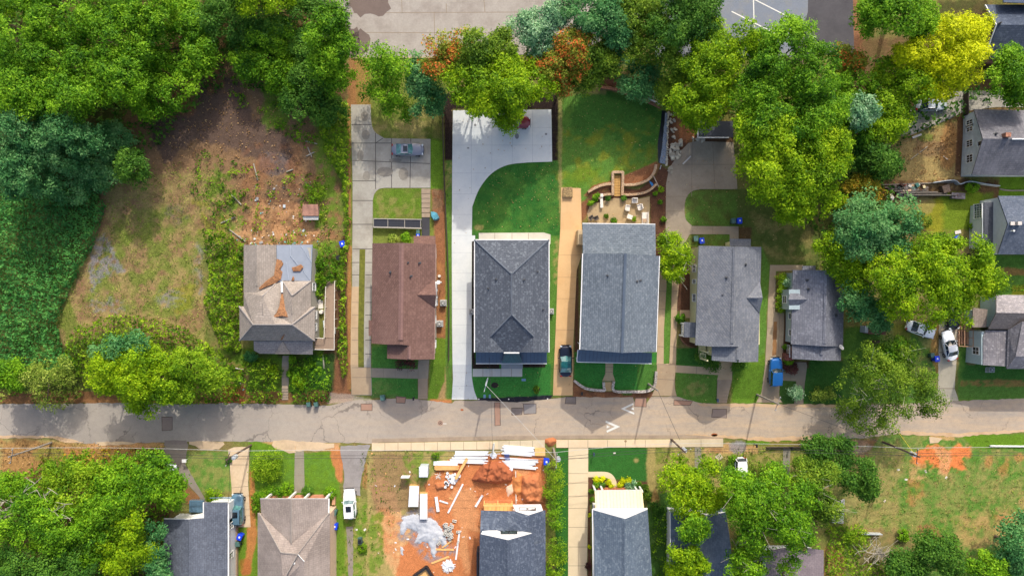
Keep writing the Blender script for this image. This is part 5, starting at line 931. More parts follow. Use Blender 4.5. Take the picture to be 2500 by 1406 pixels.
def acunit(px, py, label, z=None, s=.8, group=None):
    g = G(px, py); z0 = g.z if z is None else z; r = empty('air_conditioner', (g.x, g.y, z0), label, 'air conditioner', group)
    mb = MB(); mb.box((g.x, g.y, z0), (s * 1.25, s * 1.25, .08)); mb.build('base', concrete('pad_grey', C(196, 194, 190), .3), r)
    mb = MB(); mb.box((g.x, g.y, z0 + .08), (s, s, .75)); mb.build('casing', plain('ac_grey', C(176, 176, 172), .6), r, bevel=.03)
    mb = MB(); mb.tube((g.x, g.y, z0 + .83), (g.x, g.y, z0 + .86), s * .4, s * .4, 16); mb.build('grille', plain('ac_dark', C(66, 66, 66), .6), r)
    mb = MB()
    for k in range(3):
        a = k * math.pi / 3; mb.box((g.x, g.y, z0 + .862), (s * .74, .07, .02), a)
    mb.tube((g.x, g.y, z0 + .86), (g.x, g.y, z0 + .9), s * .13, s * .13, 10); mb.build('fan_guard', plain('ac_light', C(206, 206, 202), .5), r); return r
def W(c): return plain('wall_' + '_'.join(str(int(x)) for x in c), C(*c), .85, var=.08)

# --- H1 grey leaf-strewn house
sgrey = shingle('shingle_taupe', C(154, 144, 134), C(172, 161, 150), .1, weather=.25); sgd = shingle('shingle_taupe_worn', C(140, 136, 136), C(156, 151, 148), .1, rowk=.6)
r = house('weathered taupe roofed house with leaf piles and a blue tarp on its roof', 680, 740)
e = 5.8
rf = roofpart('roof', [
 [(595, 598, e), (627, 598, 7), (627, 714, 7), (595, 714, e)], [(627, 598, 7), (674, 598, e), (675, 690, e), (627, 714, 7)],
 [(595, 714, e), (627, 714, 7), (641, 723, 8), (641, 792, 8.2), (618, 792, 8.2), (595, 748, e)],
 [(627, 714, 7), (675, 690, e), (688, 688, 6.1), (641, 723, 8)], [(641, 723, 8), (688, 688, 6.1), (688, 776, 7.5), (672, 792, 8.2), (641, 792, 8.2)],
 [(713, 722, 8), (713, 792, 8.2), (703, 792, 8.2), (688, 776, 7.5), (688, 688, 6.1)], [(688, 776, 7.5), (703, 792, 8.2), (672, 792, 8.2)],
 [(688, 686, 6.1), (759, 686, e), (713, 722, 8)], [(713, 722, 8), (759, 686, e), (759, 749, e), (713, 792, 8.2)], [(759, 749, e), (769, 749, e), (768, 832, e), (713, 792, 8.2)],
 [(584, 748, e), (618, 792, 8.2), (585, 831, e)], [(584, 748, e), (595, 748, e), (618, 792, 8.2)], [(585, 831, e), (618, 792, 8.2), (713, 792, 8.2), (768, 832, e)]], sgrey, r, .2)
roofpart('porch_roof', [[(619, 832, 5.5), (763, 832, 5.5), (763, 865, 4.7), (634, 863, 4.7), (620, 855, 4.9)]], sgd, r, .16)
roofpart('porch_roof_gable', [[(690, 833, 5.62), (709, 864, 4.84), (671, 864, 4.84)]], sgrey, r, .1)
cap_line(r, [((585, 831, e + .05), (618, 792, 8.25)), ((768, 832, e + .05), (713, 792, 8.25)), ((618, 792, 8.25), (713, 792, 8.25)), ((584, 748, e + .05), (618, 792, 8.25)), ((769, 749, e + .05), (713, 792, 8.25)), ((641, 723, 8.05), (675, 690, 6.0)), ((713, 722, 8.05), (690, 686, 6.1)), ((713, 722, 8.05), (759, 686, e))], shingle('shingle_cap_taupe', C(178, 170, 164), C(186, 178, 170), .05), .12)
ridge_vent(r, (627, 637, 7.05), (627, 698, 7.05), sgrey); ridge_vent(r, (642, 740, 8.1), (642, 768, 8.15), sgrey); ridge_vent(r, (713, 737, 8.1), (713, 766, 8.15), sgrey)
tarpm = plain('tarp_blue_grey', C(148, 156, 168), .35, var=.08, sc=1)
roofpart('flat_roof', [[(675, 598, 5.95), (763, 597.5, 5.6), (759, 686, 5.75), (690, 685, 6.15), (676, 690, 6.1)]], tarpm, r, .2)
mb = MB()
for a, b in (((710, 600, 6.0), (709, 624, 6.05)), ((709, 624, 6.05), (730, 650, 6.0)), ((735, 600, 5.8), (760, 640, 5.75)), ((700, 640, 6.12), (705, 684, 6.15)), ((740, 660, 5.9), (757, 684, 5.85))): mb.tube(P(*a), P(*b), .035, .035, 4)
mb.build('tarp_seam', plain('tarp_light', C(182, 192, 204), .4), r)
wall_box(r, 595, 598, 765, 760, e, W((176, 170, 156))); wall_box(r, 585, 750, 768, 832, e, W((176, 170, 156)))
w_, fr = wall_box(r, 619, 832, 763, 865, 4.7, W((150, 146, 140)), name='porch')
mb = MB(); mb.tube(P(687.5, 688, 6.5), P(688.5, 714, 7.0), .16, .16, 8); mb.build('roof_pipe', trimw, r)
ev = (fr[2], 0); face = ('x', P(768, 790, e).x - .4, 1)
for u, zz in ((P(0, 770, e).y, 4.2), (P(0, 800, e).y, 4.2), (P(0, 700, e).y, 4.2)): window(r, face if u < P(0, 749, e).y else ('x', P(765, 0, e).x - .4, 1), u, zz, 1.0, 1.3)
leafm = brickish('leaf_pile', C(182, 128, 82), C(116, 80, 54), 1.6, C(150, 108, 74))
def litter(pts, label):
    mb = MB(); pr = [P(*p) for p in pts]; cpt = sum(pr, Vector()) / len(pr) + Vector((0, 0, .05))
    for a, b in zip(pr, pr[1:] + pr[:1]):
        m1 = a.lerp(b, .5); a2 = a.lerp(cpt, .4) + Vector((0, 0, .06)); b2 = b.lerp(cpt, .4) + Vector((0, 0, .06))
        mb.face([a + Vector((0, 0, .03)), b + Vector((0, 0, .03)), b2, a2]); mb.face([a2, b2, cpt])
    o = mb.build('leaf_pile', leafm); return tag(o, label, 'leaf pile')
litter([(676, 632, 6.1), (688, 636, 6.15), (692, 644, 6.1), (684, 658, 6.15), (690, 664, 6.1), (686, 682, 6.2), (675, 690, 6.2), (654, 698, 6.6), (634, 707, 7.0), (632, 703, 7.05), (650, 686, 6.6), (665, 678, 6.3), (674, 664, 6.1)], 'biggest brown leaf drift on the taupe roof, beside the blue tarp')
litter([(687, 717, 7.0), (691, 717, 7.0), (695, 745, 7.35), (700, 760, 7.7), (703, 774, 7.9), (688, 771, 7.8), (663, 776, 8.0), (675, 764, 7.9), (682, 748, 7.5)], 'narrow triangular leaf drift in the valley of the taupe roof')
litter([(712, 653, 6.1), (725, 650, 6.05), (735, 645, 6.0), (741, 652, 6.0), (733, 662, 6.05), (716, 663, 6.1)], 'oval patch of brown leaves in the middle of the blue tarp')
litter([(602, 747, 6.3), (610, 754, 7), (618, 765, 7.7), (616, 768, 7.5), (606, 760, 6.7)], 'small leaf streak near the left eave of the taupe roof')
litter([(716, 673, 6.2), (719, 680, 6.2), (718, 685, 6.2), (711, 685, 6.2)], 'tiny leaf pile at the lower edge of the blue tarp')
litter([(692, 818, 6.9), (696, 815, 6.95), (689, 830, 6.3), (684, 830, 6.3)], 'dark red leaf streak on the front slope of the taupe roof')
# ramp
r = empty('wooden_ramp', G(805, 780), 'long grey wooden wheelchair ramp with white handrails beside the taupe house', 'ramp')
pl = seam('deck_boards', C(158, 136, 116), .16, .9)
mb = MB(); mb.prism([P(796, 685, 2.2), P(817, 685, 2.2), P(815, 825, 3.1), P(792, 825, 3.1)], .1); mb.prism([P(769, 826, 3.12), P(816, 826, 3.12), P(816, 853, 3.12), P(768, 853, 3.12)], .1); mb.build('deck', pl, r)
mb = MB()
for a, b in (((817, 686, 3.1), (816, 826, 4.1)), ((816, 826, 4.1), (816, 854, 4.1)), ((816, 854, 4.1), (767, 853, 4.1)), ((795, 700, 3.2), (791, 826, 4.0)), ((791, 826, 4.0), (770, 825, 4.1))):
    A, B = P(*a), P(*b); mb.tube(A, B, .055, .055, 5); n = max(1, int((B - A).length / 1.4))
    for k in range(n + 1): q = A.lerp(B, k / n); mb.tube((q.x, q.y, zg(q.y)), q, .05, .05, 4)
mb.build('handrail', plain('rail_white', C(226, 220, 206), .7), r)

# --- H2 brown roofed house
sbr = shingle('shingle_brown', C(116, 88, 80), C(130, 100, 90), .12, weather=.3); sbd = shingle('shingle_brown_vent', C(134, 104, 98), C(142, 110, 102), .05)
r = house('house with a reddish brown shingle roof beside the old concrete driveway', 985, 740); e = 7.0; k = 9.2
roofpart('roof', [[(909, 594, e), (982, 593, k), (977, 841, k), (945, 841, 8.25), (907, 838, e)], [(982, 593, k), (1063.5, 596, e), (1060, 877, e), (999, 878, 8.6), (999, 843, 8.6), (977, 841, k)],
 [(999, 843, 8.6), (999, 878, 8.6), (945, 875, 7.1), (945, 841, 7.1)], [(945, 841, 8.25), (977, 841, k), (999, 843, 8.6), (945, 841, 7.1)]], sbr, r, .2)
roofpart('dormer_roof', [[(1017, 720, 8.25), (1062, 682, 7.08), (1065, 720, 8.3)], [(1017, 720, 8.25), (1065, 720, 8.3), (1062, 751, 7.08)]], sbr, r, .12)
roofpart('back_roof', [[(1010, 576, 5.2), (1063, 576, 5.2), (1063, 596, 5.9), (1010, 594, 5.9)]], sbr, r, .16)
ridge_vent(r, (980.5, 594, k + .04), (978, 830, k + .04), sbd, .7); ridge_vent(r, (999, 845, 8.66), (999, 876, 8.66), sbd, .5)
wall_box(r, 909, 594, 1063, 838, e, W((206, 194, 176))); wall_box(r, 945, 800, 1060, 877, e, W((206, 194, 176))); wall_box(r, 1010, 576, 1063, 600, 5.2, W((206, 194, 176)))
mb = MB(); A = P(1063, 700, 6.4)
for px, py in ((954, 665), (997, 641), (1024, 642), (1003, 674)): vent(r, px, py, 8.55 if px > 970 and px < 1010 else (8.0 if px > 1010 else 8.4), .12)
gx_ = P(1064, 0, e).x - .36; mb = MB(); ya, yb = P(0, 686, e).y, P(0, 748, e).y
mb.box((gx_ + .2, (ya + yb) / 2, 5.2), (.5, abs(ya - yb) * .95, 2.0)); mb.build('bay', trimw, r)
mb = MB()
for q in range(3): mb.box((gx_ + .46, yb + (ya - yb) * (.22 + .28 * q), 5.7), (.03, abs(ya - yb) * .2, 1.1))
mb.build('bay_glass', glassb, r)
for u in (620, 780, 840): window(r, ('x', gx_, 1), P(0, u, 5).y, 5.0, 1.0, 1.4)
mb = MB(); a, b = P(898, 780, 5), P(908, 820, 5); mb.prism([P(900, 782, 6.9), P(908, 782, 6.9), P(908, 820, 6.9), P(900, 820, 6.9)], .5); mb.build('chimney_hood', sbr, r)
mb = MB(); g = P(1069, 689, 6.6); mb.tube((g.x + .1, g.y, 3), (g.x + .1, g.y, 6.7), .13, .13, 8); mb.tube((g.x + .1, g.y, 6.6), (g.x + .1, g.y, 6.8), .28, .28, 12); mb.build('flue_pipe', trimw, r)
edge_trim(r, [(1063.5, 596, e), (1060, 877, e)], plain('gutter_brown', C(150, 120, 106), .6))

# --- H3 dark hip roof
sdk = shingle('shingle_charcoal', C(84, 90, 100), C(98, 104, 114), .5, spk=C(138, 146, 154), weather=.12); blm = seam('metal_navy', C(72, 92, 116), .55, .35); blt = seam('metal_teal', C(20, 78, 92), .6, .3)
r = house('new house with a speckled charcoal hip roof and navy metal porch roof', 1250, 725); e = 7.2
roofpart('roof', [[(1159, 586, e), (1249, 669, 10), (1249, 768, 10), (1198, 821, 8.4), (1198, 860, 8.4), (1159, 860, e)], [(1340, 586, e), (1340, 860, e), (1302, 860, 8.4), (1302, 821, 8.4), (1249, 768, 10), (1249, 669, 10)],
 [(1159, 586, e), (1340, 586, e), (1249, 669, 10)], [(1249, 768, 10), (1302, 821, 8.4), (1268, 860, 7.3), (1231, 860, 7.3), (1198, 821, 8.4)], [(1198, 821, 8.4), (1231, 860, 7.3), (1198, 860, 8.4)], [(1302, 821, 8.4), (1302, 860, 8.4), (1268, 860, 7.3)]], sdk, r, .2)
cap_line(r, [((1159, 586, e + .02), (1249, 669, 10.02)), ((1340, 586, e + .02), (1249, 669, 10.02)), ((1249, 669, 10.02), (1249, 768, 10.02)), ((1249, 768, 10.02), (1302, 821, 8.42)), ((1249, 768, 10.02), (1198, 821, 8.42))], shingle('shingle_cap_char', C(112, 120, 132), C(126, 134, 146), .3), .13)
edge_trim(r, [(1158.5, 586, e), (1158.5, 860, e)]); edge_trim(r, [(1340.5, 586, e), (1340.5, 860, e)]); edge_trim(r, [(1159, 585.5, e), (1340, 585.5, e)])
edge_trim(r, [(1230, 860.5, 7.3), (1268, 860.5, 7.3)], wd=.25)
roofpart('porch_roof', [[(1162, 860, 5.7), (1335, 860, 5.7), (1335, 887, 4.8), (1162, 887, 4.8)]], blm, r, .14)
roofpart('entry_roof', [[(1233, 861, 6.6), (1250, 861, 7.0), (1250, 886, 5.95), (1224, 886, 5.3)], [(1250, 861, 7.0), (1267, 861, 6.6), (1276, 886, 5.3), (1250, 886, 5.95)]], blt, r, .12)
edge_trim(r, [(1162, 887.5, 4.8), (1335, 887.5, 4.8)], wd=.12)
w_, fr = wall_box(r, 1159, 586, 1340, 860, e, W((214, 218, 220))); wall_box(r, 1170, 858, 1330, 862, 5.6, W((214, 218, 220)), ov=0)
mb = MB()
for px in (1170, 1222, 1278, 1328): q = P(px, 885, 4.6); mb.box((q.x, q.y + .1, zg(q.y) - .1), (.22, .22, 4.65 - zg(q.y)))
mb.build('porch_post', trimw, r)
for px, py, h_ in ((1212, 682, 8.85), (1193, 704, 8.2), (1279, 683, 9.1), (1312, 663, 8.0), (1326, 755, 7.6)): vent(r, px, py, h_, .1, .35)
for u in (640, 700, 800): window(r, ('x', fr[0], -1), P(0, u, 5).y, 4.8, 1.0, 1.5); window(r, ('x', fr[2], 1), P(0, u, 5).y, 4.8, 1.0, 1.5)
mb = MB(); mb.box((fr[0] - .35, P(0, 685, 4).y, 2.6), (.7, 1.9, 1.5)); mb.box((fr[2] + .35, P(0, 680, 4).y, 2.6), (.7, 2.4, 1.5)); mb.build('bay', trimw, r)
r3 = r
# --- H4 blue grey gable
sbl = shingle('shingle_blue_grey', C(104, 114, 124), C(124, 134, 144), .35, spk=C(156, 164, 170), weather=.15, rowk=.6)
r = house('largest house, blue grey gabled roof with navy metal front porch roof', 1512, 720); e = 7.8; k = 10.6
roofpart('back_roof', [[(1422, 546, 6.4), (1600, 548, 6.4), (1601, 626, 7.7), (1423, 624, 7.7)]], sbl, r, .2)
roofpart('roof', [[(1423, 619, e), (1527, 619, k), (1519, 861, k), (1416, 853, e)], [(1527, 619, k), (1610, 625, e), (1602, 859, e), (1519, 861, k)]], sbl, r, .22)
cap_line(r, [((1527, 619, k + .02), (1519, 861, k + .02))], shingle('cap_blue', C(104, 118, 136), C(112, 126, 142), .1), .22, 'ridge_cap')
edge_trim(r, [(1422.5, 619, e), (1415.5, 853, e)]); edge_trim(r, [(1610, 625, e), (1602, 859, e)]); edge_trim(r, [(1422, 545.5, 6.4), (1600, 547.5, 6.4)], wd=.12)
roofpart('porch_roof', [[(1411, 854, 6.2), (1430, 854, 6.5), (1426, 880, 5.6), (1409, 882, 5.3)] if False else [(1412, 853, 6.3), (1420, 854, 6.4), (1409, 883, 5.3)], [(1420, 854, 6.4), (1586, 861, 6.4), (1591, 887, 5.3), (1409, 883, 5.3)], [(1586, 861, 6.4), (1592, 861, 6.3), (1591, 887, 5.3)]], blm, r, .14)
edge_trim(r, [(1409, 883.5, 5.3), (1591, 887.5, 5.3)], wd=.12); edge_trim(r, [(1411, 854, 6.2), (1408.5, 883, 5.3)], wd=.12)
w_, fr = wall_box(r, 1424, 619, 1602, 855, e, W((146, 170, 168)), .3); wall_box(r, 1424, 548, 1600, 622, 6.4, W((206, 196, 170)), .4)
q1 = P(1424, 855, e).y + .35
mb = MB(); mb.prism([(fr[0], fr[1] + .15, k - .3 if False else e), (fr[2], fr[1] + .15, e), ((fr[0] + fr[2]) / 2, fr[1] + .15, k - .25), ((fr[0] + fr[2]) / 2, fr[1] + .14, k - .25)], .05); mb.build('front_gable', W((146, 170, 168)), r)
gable_wall(r, [(1426, 625, e - .1), (1602, 629, e - .1), (1526, 627, k - .25)], W((146, 170, 168)), name='back_gable')
for u in (660, 700, 770, 820): window(r, ('x', fr[0], -1), P(0, u, 5).y, 5.2, .9, 1.3)
mb = MB()
for px, py in ((1414, 881), (1478, 884), (1498, 884), (1586, 885)): q = P(px, py, 5.1); mb.box((q.x, q.y + .1, zg(q.y) - .1), (.3, .3, 5.2 - zg(q.y)))
mb.build('porch_post', trimw, r)
mb = MB(); q = P(1416, 580, 4); mb.box((q.x, q.y, 2), (.8, 2.2, 3.0)); mb.build('side_stoop', plain('stoop_tan', C(206, 180, 140), .8), r)
for px, py, h_ in ((1484, 673, 9.45), (1555, 687, 9.6), (1563, 685, 9.3)): vent(r, px, py, h_, .11, .3)
mb = MB(); q = P(1413, 838, 6.8); mb.tube((q.x, q.y, 5), (q.x, q.y, 7.6), .05, .05, 6); mb.build('service_mast', trimw, r)
edge_trim(r, [(1423, 621, 7.75), (1520, 621, 7.75)], wd=.04, ht=.02)

# --- H5 light grey with yellow wall
slg = shingle('shingle_light_grey', C(112, 116, 124), C(132, 135, 141), .3, spk=C(164, 163, 158), weather=.35)
r = house('light grey shingled house with pale yellow side wall', 1780, 740); e = 6.9; k = 9.2
roofpart('roof', [[(1706, 600, e), (1794.5, 602, k), (1787, 846, k), (1738, 846, 7.9), (1697.5, 842, e)], [(1794.5, 602, k), (1859, 603, e), (1851, 883, e), (1803, 884, 8.5), (1803, 846, 8.55), (1787, 846, k)],
 [(1738, 846, 7.0), (1803, 846, 8.55), (1800, 884, 8.5), (1738, 879.5, 7.0)]], slg, r, .2)
roofpart('dormer_roof', [[(1824, 727, 8.2), (1855, 687, 7.05), (1862, 727, 8.2)], [(1824, 727, 8.2), (1862, 727, 8.2), (1854, 764, 7.05)]], slg, r, .12)
roofpart('back_roof', [[(1782, 583, 5.2), (1833, 583.5, 5.2), (1833, 602, 5.8), (1782, 601, 5.8)]], slg, r, .15)
roofpart('side_porch_roof', [[(1670, 786, 4.9), (1700, 787, 5.5), (1700, 824, 5.5), (1670, 823, 4.9)]], shingle('shingle_dark_grey', C(100, 104, 114), C(114, 118, 126), .2), r, .14)
ridge_vent(r, (1794, 606, k + .04), (1788, 838, k + .04), slg, .5); ridge_vent(r, (1803, 850, 8.62), (1802, 878, 8.6), slg, .5); ridge_vent(r, (1832, 727, 8.3), (1852, 727, 8.3), slg, .4)
yel = plain('wall_yellow', C(224, 216, 168), .8, var=.08)
w_, fr = wall_box(r, 1705, 602, 1856, 842, e, yel, .05); wall_box(r, 1738, 800, 1851, 880, e, yel, .5); wall_box(r, 1782, 584, 1833, 606, 5.2, yel, .3)
for u, w2 in ((655, 1.0), (687, .5), (727, 1.0)): window(r, ('x', fr[0], -1), P(0, u, 4.6).y, 4.6, w2, 1.6)
mb = MB()
for u in (790, 820): q = P(1668, u, 4.2); mb.box((q.x, q.y, 1.9), (.2, .2, 2.9))
q0, q1 = P(1667, 790, 3), P(1667, 821, 3); mb.tube((q0.x, q0.y, 3.1), (q1.x, q1.y, 3.1), .06, .06, 5); mb.tube((q0.x, q0.y, 2.3), (q1.x, q1.y, 2.3), .06, .06, 5)
for kx in range(6): yy = q0.y + (q1.y - q0.y) * kx / 5; mb.tube((q0.x, yy, 2.0), (q0.x, yy, 3.1), .035, .035, 4)
mb.build('side_porch_rail', trimw, r)
mb = MB(); q = P(1735, 858, 5.2); mb.box((q.x - .5, q.y, 2.0), (.9, 2.8, 1.0)); 
for dy in (-1.2, 0, 1.2): mb.box((q.x - .8, q.y + dy, 2), (.22, .22, 4.4))
mb.build('porch', yel, r)
for px, py, h_ in ((1774, 678, 8.7), (1763, 720, 8.3), (1820, 646, 8.3)): vent(r, px, py, h_, .12, .3)

# --- H6 small grey house
sg6 = shingle('shingle_mid_grey', C(112, 114, 124), C(130, 132, 140), .25, weather=.4)
r = house('small mid grey shingled house with a satellite dish on its front corner', 1995, 750); e = 5.1; k = 7.2
roofpart('roof', [[(1936, 659, e), (2018, 660, k), (2013, 845, k), (1931, 840, e)], [(2018, 660, k), (2061, 660, e), (2058, 845, e), (2013, 845, k)]], sg6, r, .18)
roofpart('front_roof', [[(1934, 841, 5.0), (2011, 841, 6.4), (2008, 880, 6.3), (1934, 876, 4.9)], [(2011, 841, 6.4), (2053, 841, 5.3), (2053, 880, 5.2), (2008, 880, 6.3)]], sg6, r, .16)
roofpart('dormer_roof', [[(1971, 731, 6.15), (1932, 704, 5.12), (1925, 731, 6.2)], [(1971, 731, 6.15), (1925, 731, 6.2), (1931, 757, 5.12)]], sg6, r, .12)
roofpart('back_roof', [[(1959, 649, 4.4), (1991, 649, 4.4), (1991, 662, 4.8), (1959, 662, 4.8)]], sg6, r, .15)
ridge_vent(r, (2017.5, 672, k + .04), (2014, 838, k + .04), sg6, .5); ridge_vent(r, (2008, 846, 6.42), (2007, 866, 6.4), sg6, .5)
wl6 = W((170, 186, 190)); w_, fr = wall_box(r, 1934, 661, 2059, 842, e, wl6, .3); wall_box(r, 1936, 842, 2053, 878, 4.8, W((158, 112, 98)), .5)
mb = MB(); q = P(1924, 731, 5.0); mb.box((q.x + .7, q.y, 2), (1.6, 2.9, 3.6)); mb.build('bay', wl6, r)
window(r, ('x', q.x - .1, -1), q.y, 4.1, 1.0, 1.3, bars=(0, 1))
for u in (772, 812): window(r, ('x', fr[0], -1), P(0, u, 4).y, 4.0, .8, 1.3, bars=(0, 1))
mb = MB(); qa, qb = P(1929, 843, 3.6), P(1929, 872, 3.6)
for kx in range(10): yy = qa.y + (qb.y - qa.y) * kx / 9; mb.tube((qa.x, yy, 2.3), (qa.x, yy, 3.5), .035, .035, 4)
mb.tube((qa.x, qa.y, 3.5), (qa.x, qb.y, 3.5), .06, .06, 5); mb.build('porch_rail', trimw, r)
mb = MB(); mb.box((P(1927, 0, 3).x, P(0, 872, 3).y, 1.6), (1.1, 1.0, 1.6)); mb.build('brick_pier', brickish('brick_red', C(150, 92, 76), C(120, 70, 60)), r)
for px, py, h_ in ((1971, 684, 6.0), (1974, 706, 6.1), (2041, 770, 6.0)): vent(r, px, py, h_, .12, .3)
mb = MB(); q = P(2052, 848, 5.6); mb.tube((q.x, q.y, 5.2), (q.x, q.y, 5.7), .04, .04, 6)
N = Vector((.35, .5, .8)).normalized(); u = N.orthogonal().normalized(); v = N.cross(u); c0 = Vector((q.x, q.y, 5.75))
ring = [c0 + N * .12 + (u * math.cos(t) + v * math.sin(t)) * .42 for t in [6.2832 * i / 16 for i in range(16)]]
for i in range(16): mb.face([c0, ring[i], ring[(i + 1) % 16]])
mb.tube(c0, c0 + N * .5 + v * .15, .02, .02, 4); mb.build('satellite_dish', plain('dish_white', C(220, 220, 216), .5), r)

# --- right edge houses
r = house('white gabled house with worn grey roof at the right edge', 2440, 350); e = 6.1; k = 8.6
sR1 = shingle('shingle_worn', C(112, 112, 118), C(128, 126, 130), .2, weather=.7); 
roofpart('roof', [[(2378, 267, e), (2620, 272, e), (2620, 340, k), (2400, 339, k)], [(2400, 339, k), (2620, 340, k), (2620, 430, e), (2373, 427, e)]], sR1, r, .18)
wm = plain('wall_flaking_white', C(208, 216, 220), .85, var=.14, sc=2)
w_, fr = wall_box(r, 2378, 267, 2620, 427, e, wm, .25)
mb = MB(); ym = P(0, 339, k).y; mb.face([(fr[0], fr[1], e - .15), (fr[0], fr[3], e - .15), (fr[0], ym, k - .2)]); mb.face([(fr[0] + .2, fr[3], e - .15), (fr[0] + .2, fr[1], e - .15), (fr[0] + .2, ym, k - .2)]); mb.build('gable', wm, r)
for u, zz, w2 in ((302, 4.8, 1.1), (314, 4.8, 1.1), (351, 4.8, 1.1), (388, 4.8, 1.3)): window(r, ('x', fr[0], -1), P(0, u, 4.6).y, zz, w2 * .8, 1.3, bars=(2, 1))
window(r, ('x', fr[0], -1), P(0, 345, k).y, 7.0, .6, .8, bars=(0, 0))
cap_line(r, [((2470, 340, k + .05), (2620, 340, k + .05))], trimw, .12, 'ridge_cap')
mb = MB(); q = P(2456, 331, 8.6); mb.box((q.x, q.y, 7.8), (.75, .6, 1.3)); mb.build('chimney', brickish('brick_tan', C(196, 140, 110), C(150, 100, 84), 1.5), r)
vent(r, 2430, 328, 8.2, .14)
r = house('white walled house with dark slate roof and glazed porch at the right edge', 2450, 550); e = 6.6; k = 8.2; b = 3.6
sR2 = shingle('shingle_slate', C(86, 96, 112), C(104, 112, 126), .25, weather=.3)
roofpart('low_roof', [[(2403, 494, 5.2), (2446, 493, 5.4), (2450, 607, 5.4), (2417, 607, 5.2), (2403, 600, 5.2)]], shingle('shingle_rolled', C(84, 88, 98), C(94, 98, 106), .1), r, .16)
roofpart('roof', [[(2437, 478.5, e), (2620, 478, e), (2620, 547, k), (2461, 547, k)], [(2461, 547, k), (2620, 547, k), (2620, 622, e), (2436, 621, e)]], sR2, r, .18)
wh = plain('wall_white', C(222, 226, 226), .8, var=.08); w_, fr = wall_box(r, 2437, 478.5, 2620, 621, e, wh, .2); w2_, fr2 = wall_box(r, 2398, 496, 2440, 606, 5.1, wh, .1)
mb = MB(); ym = P(0, 547, k).y; mb.face([(fr[0], fr[1], e - .1), (fr[0], fr[3], e - .1), (fr[0], ym, k - .15)]); mb.build('gable', wh, r)
window(r, ('x', fr2[0], -1), P(0, 515, 4.4).y, 4.1, 2.0, 1.6, bars=(5, 2), glass=glassb)
edge_trim(r, [(2417, 607.5, 5.2), (2450, 607.5, 5.4)])
mb = MB(); q = P(2484, 546, 8.2); mb.box((q.x, q.y, 7.6), (.55, .5, 1.1)); mb.box((q.x - .8, q.y, 7.6), (.6, .5, .8)); mb.build('chimney', plain('chimney_white', C(214, 204, 196), .8), r)
mb = MB(); a = P(2434, 568, 5.4); mb.tube((a.x, a.y, 5.4), (a.x + .2, a.y, 8.4), .06, .06, 6); mb.tube((a.x + .2, a.y, 8.4), (a.x + .2, a.y, 8.55), .14, .14, 8); mb.build('vent_pipe', trimw, r)
r = house('pale blue house with patched brown and grey shingle roofs at the right edge', 2440, 820); e = 5.8; k = 7.6
sR3 = shingle('shingle_patch_grey', C(140, 136, 140), C(160, 154, 154), .3, weather=.4); sR3b = shingle('shingle_patch_brown', C(148, 134, 124), C(162, 148, 136), .2); sR3c = shingle('shingle_patch_dark', C(120, 118, 124), C(142, 138, 140), .4, weather=.5)
roofpart('roof', [[(2433, 720, e), (2620, 721, e), (2620, 765, k), (2433, 763.5, k)]], sR3, r, .18); roofpart('back_slope', [[(2433, 763.5, k), (2620, 765, k), (2620, 804, e), (2413, 803, e)]], sR3b, r, .18)
roofpart('side_roof', [[(2376, 751, 4.6), (2411, 755, 5.2), (2408, 799, 5.2), (2374, 799, 4.6)]], sR3b, r, .15)
roofpart('low_roof', [[(2407, 806, 5.3), (2458, 806, 5.5), (2457, 894, 5.5), (2400, 891, 5.2), (2400, 823, 5.2)]], sR3c, r, .15)
roofpart('front_roof', [[(2461, 806, 6.2), (2500, 782, 7.4), (2620, 782, 7.4), (2620, 860, 7.4), (2478, 860, 7.4)] if False else [(2461, 806, 5.8), (2496, 785, 7.3), (2480, 870, 7.0), (2458, 900, 5.8)], [(2496, 785, 7.3), (2620, 785, 7.3), (2620, 870, 7.0), (2480, 870, 7.0)], [(2480, 870, 7.0), (2620, 870, 7.0), (2620, 901, 5.8), (2458, 900, 5.8)]], sR3c, r, .18)
wb = plain('wall_pale_blue', C(186, 204, 208), .8, var=.08); wall_box(r, 2433, 722, 2620, 803, e, wb, .2); wall_box(r, 2460, 806, 2620, 900, 5.7, wb, .3)
w_, fr = wall_box(r, 2396, 808, 2458, 892, 5.2, wb, .1); wall_box(r, 2378, 753, 2410, 798, 4.6, wb, .3); window(r, ('x', fr[0], -1), P(0, 856, 4).y, 3.9, 1.0, 1.3)
acunit(2413, 901, 'air conditioner under the eave of the pale blue house', group=None)
mb = MB(); r2 = empty('wooden_stair', G(2362, 825), 'unpainted wooden stair landing beside the pale blue house', 'stairs')
for q_ in range(6): a = P(2345 + q_ * 6, 815, 2.4); mb.box((a.x, a.y, zg(a.y)), (.28, 3.2, 2.4 - zg(a.y) - .12 * abs(q_ - 3)))
mb.build('decking', seam('pine_boards', C(196, 150, 116), .3, .9), r2)
mb = MB()
for a, b_ in (((2342, 808), (2342, 845)), ((2342, 845), (2376, 846)), ((2355, 808), (2355, 845)), ((2376, 805), (2376, 846))):
    A, B = P(*a, 3.4), P(*b_, 3.4); mb.tube(A, B, .05, .05, 4); [mb.tube((q.x, q.y, zg(q.y)), q, .05, .05, 4) for q in (A, A.lerp(B, .5), B)]
mb.build('railing', plain('pine', C(206, 160, 124), .8), r2)
r = house('dark slate roofed house in the top right corner', 2470, 80); e = 6.8; k = 8.8
roofpart('roof', [[(2406, 12, e), (2620, 12, e), (2620, 62, k), (2433, 61, k)], [(2433, 61, k), (2620, 62, k), (2620, 147, e), (2420, 145, e), (2408, 130, e + .2)]], shingle('shingle_night', C(70, 80, 98), C(84, 94, 110), .25, weather=.3), r, .18)
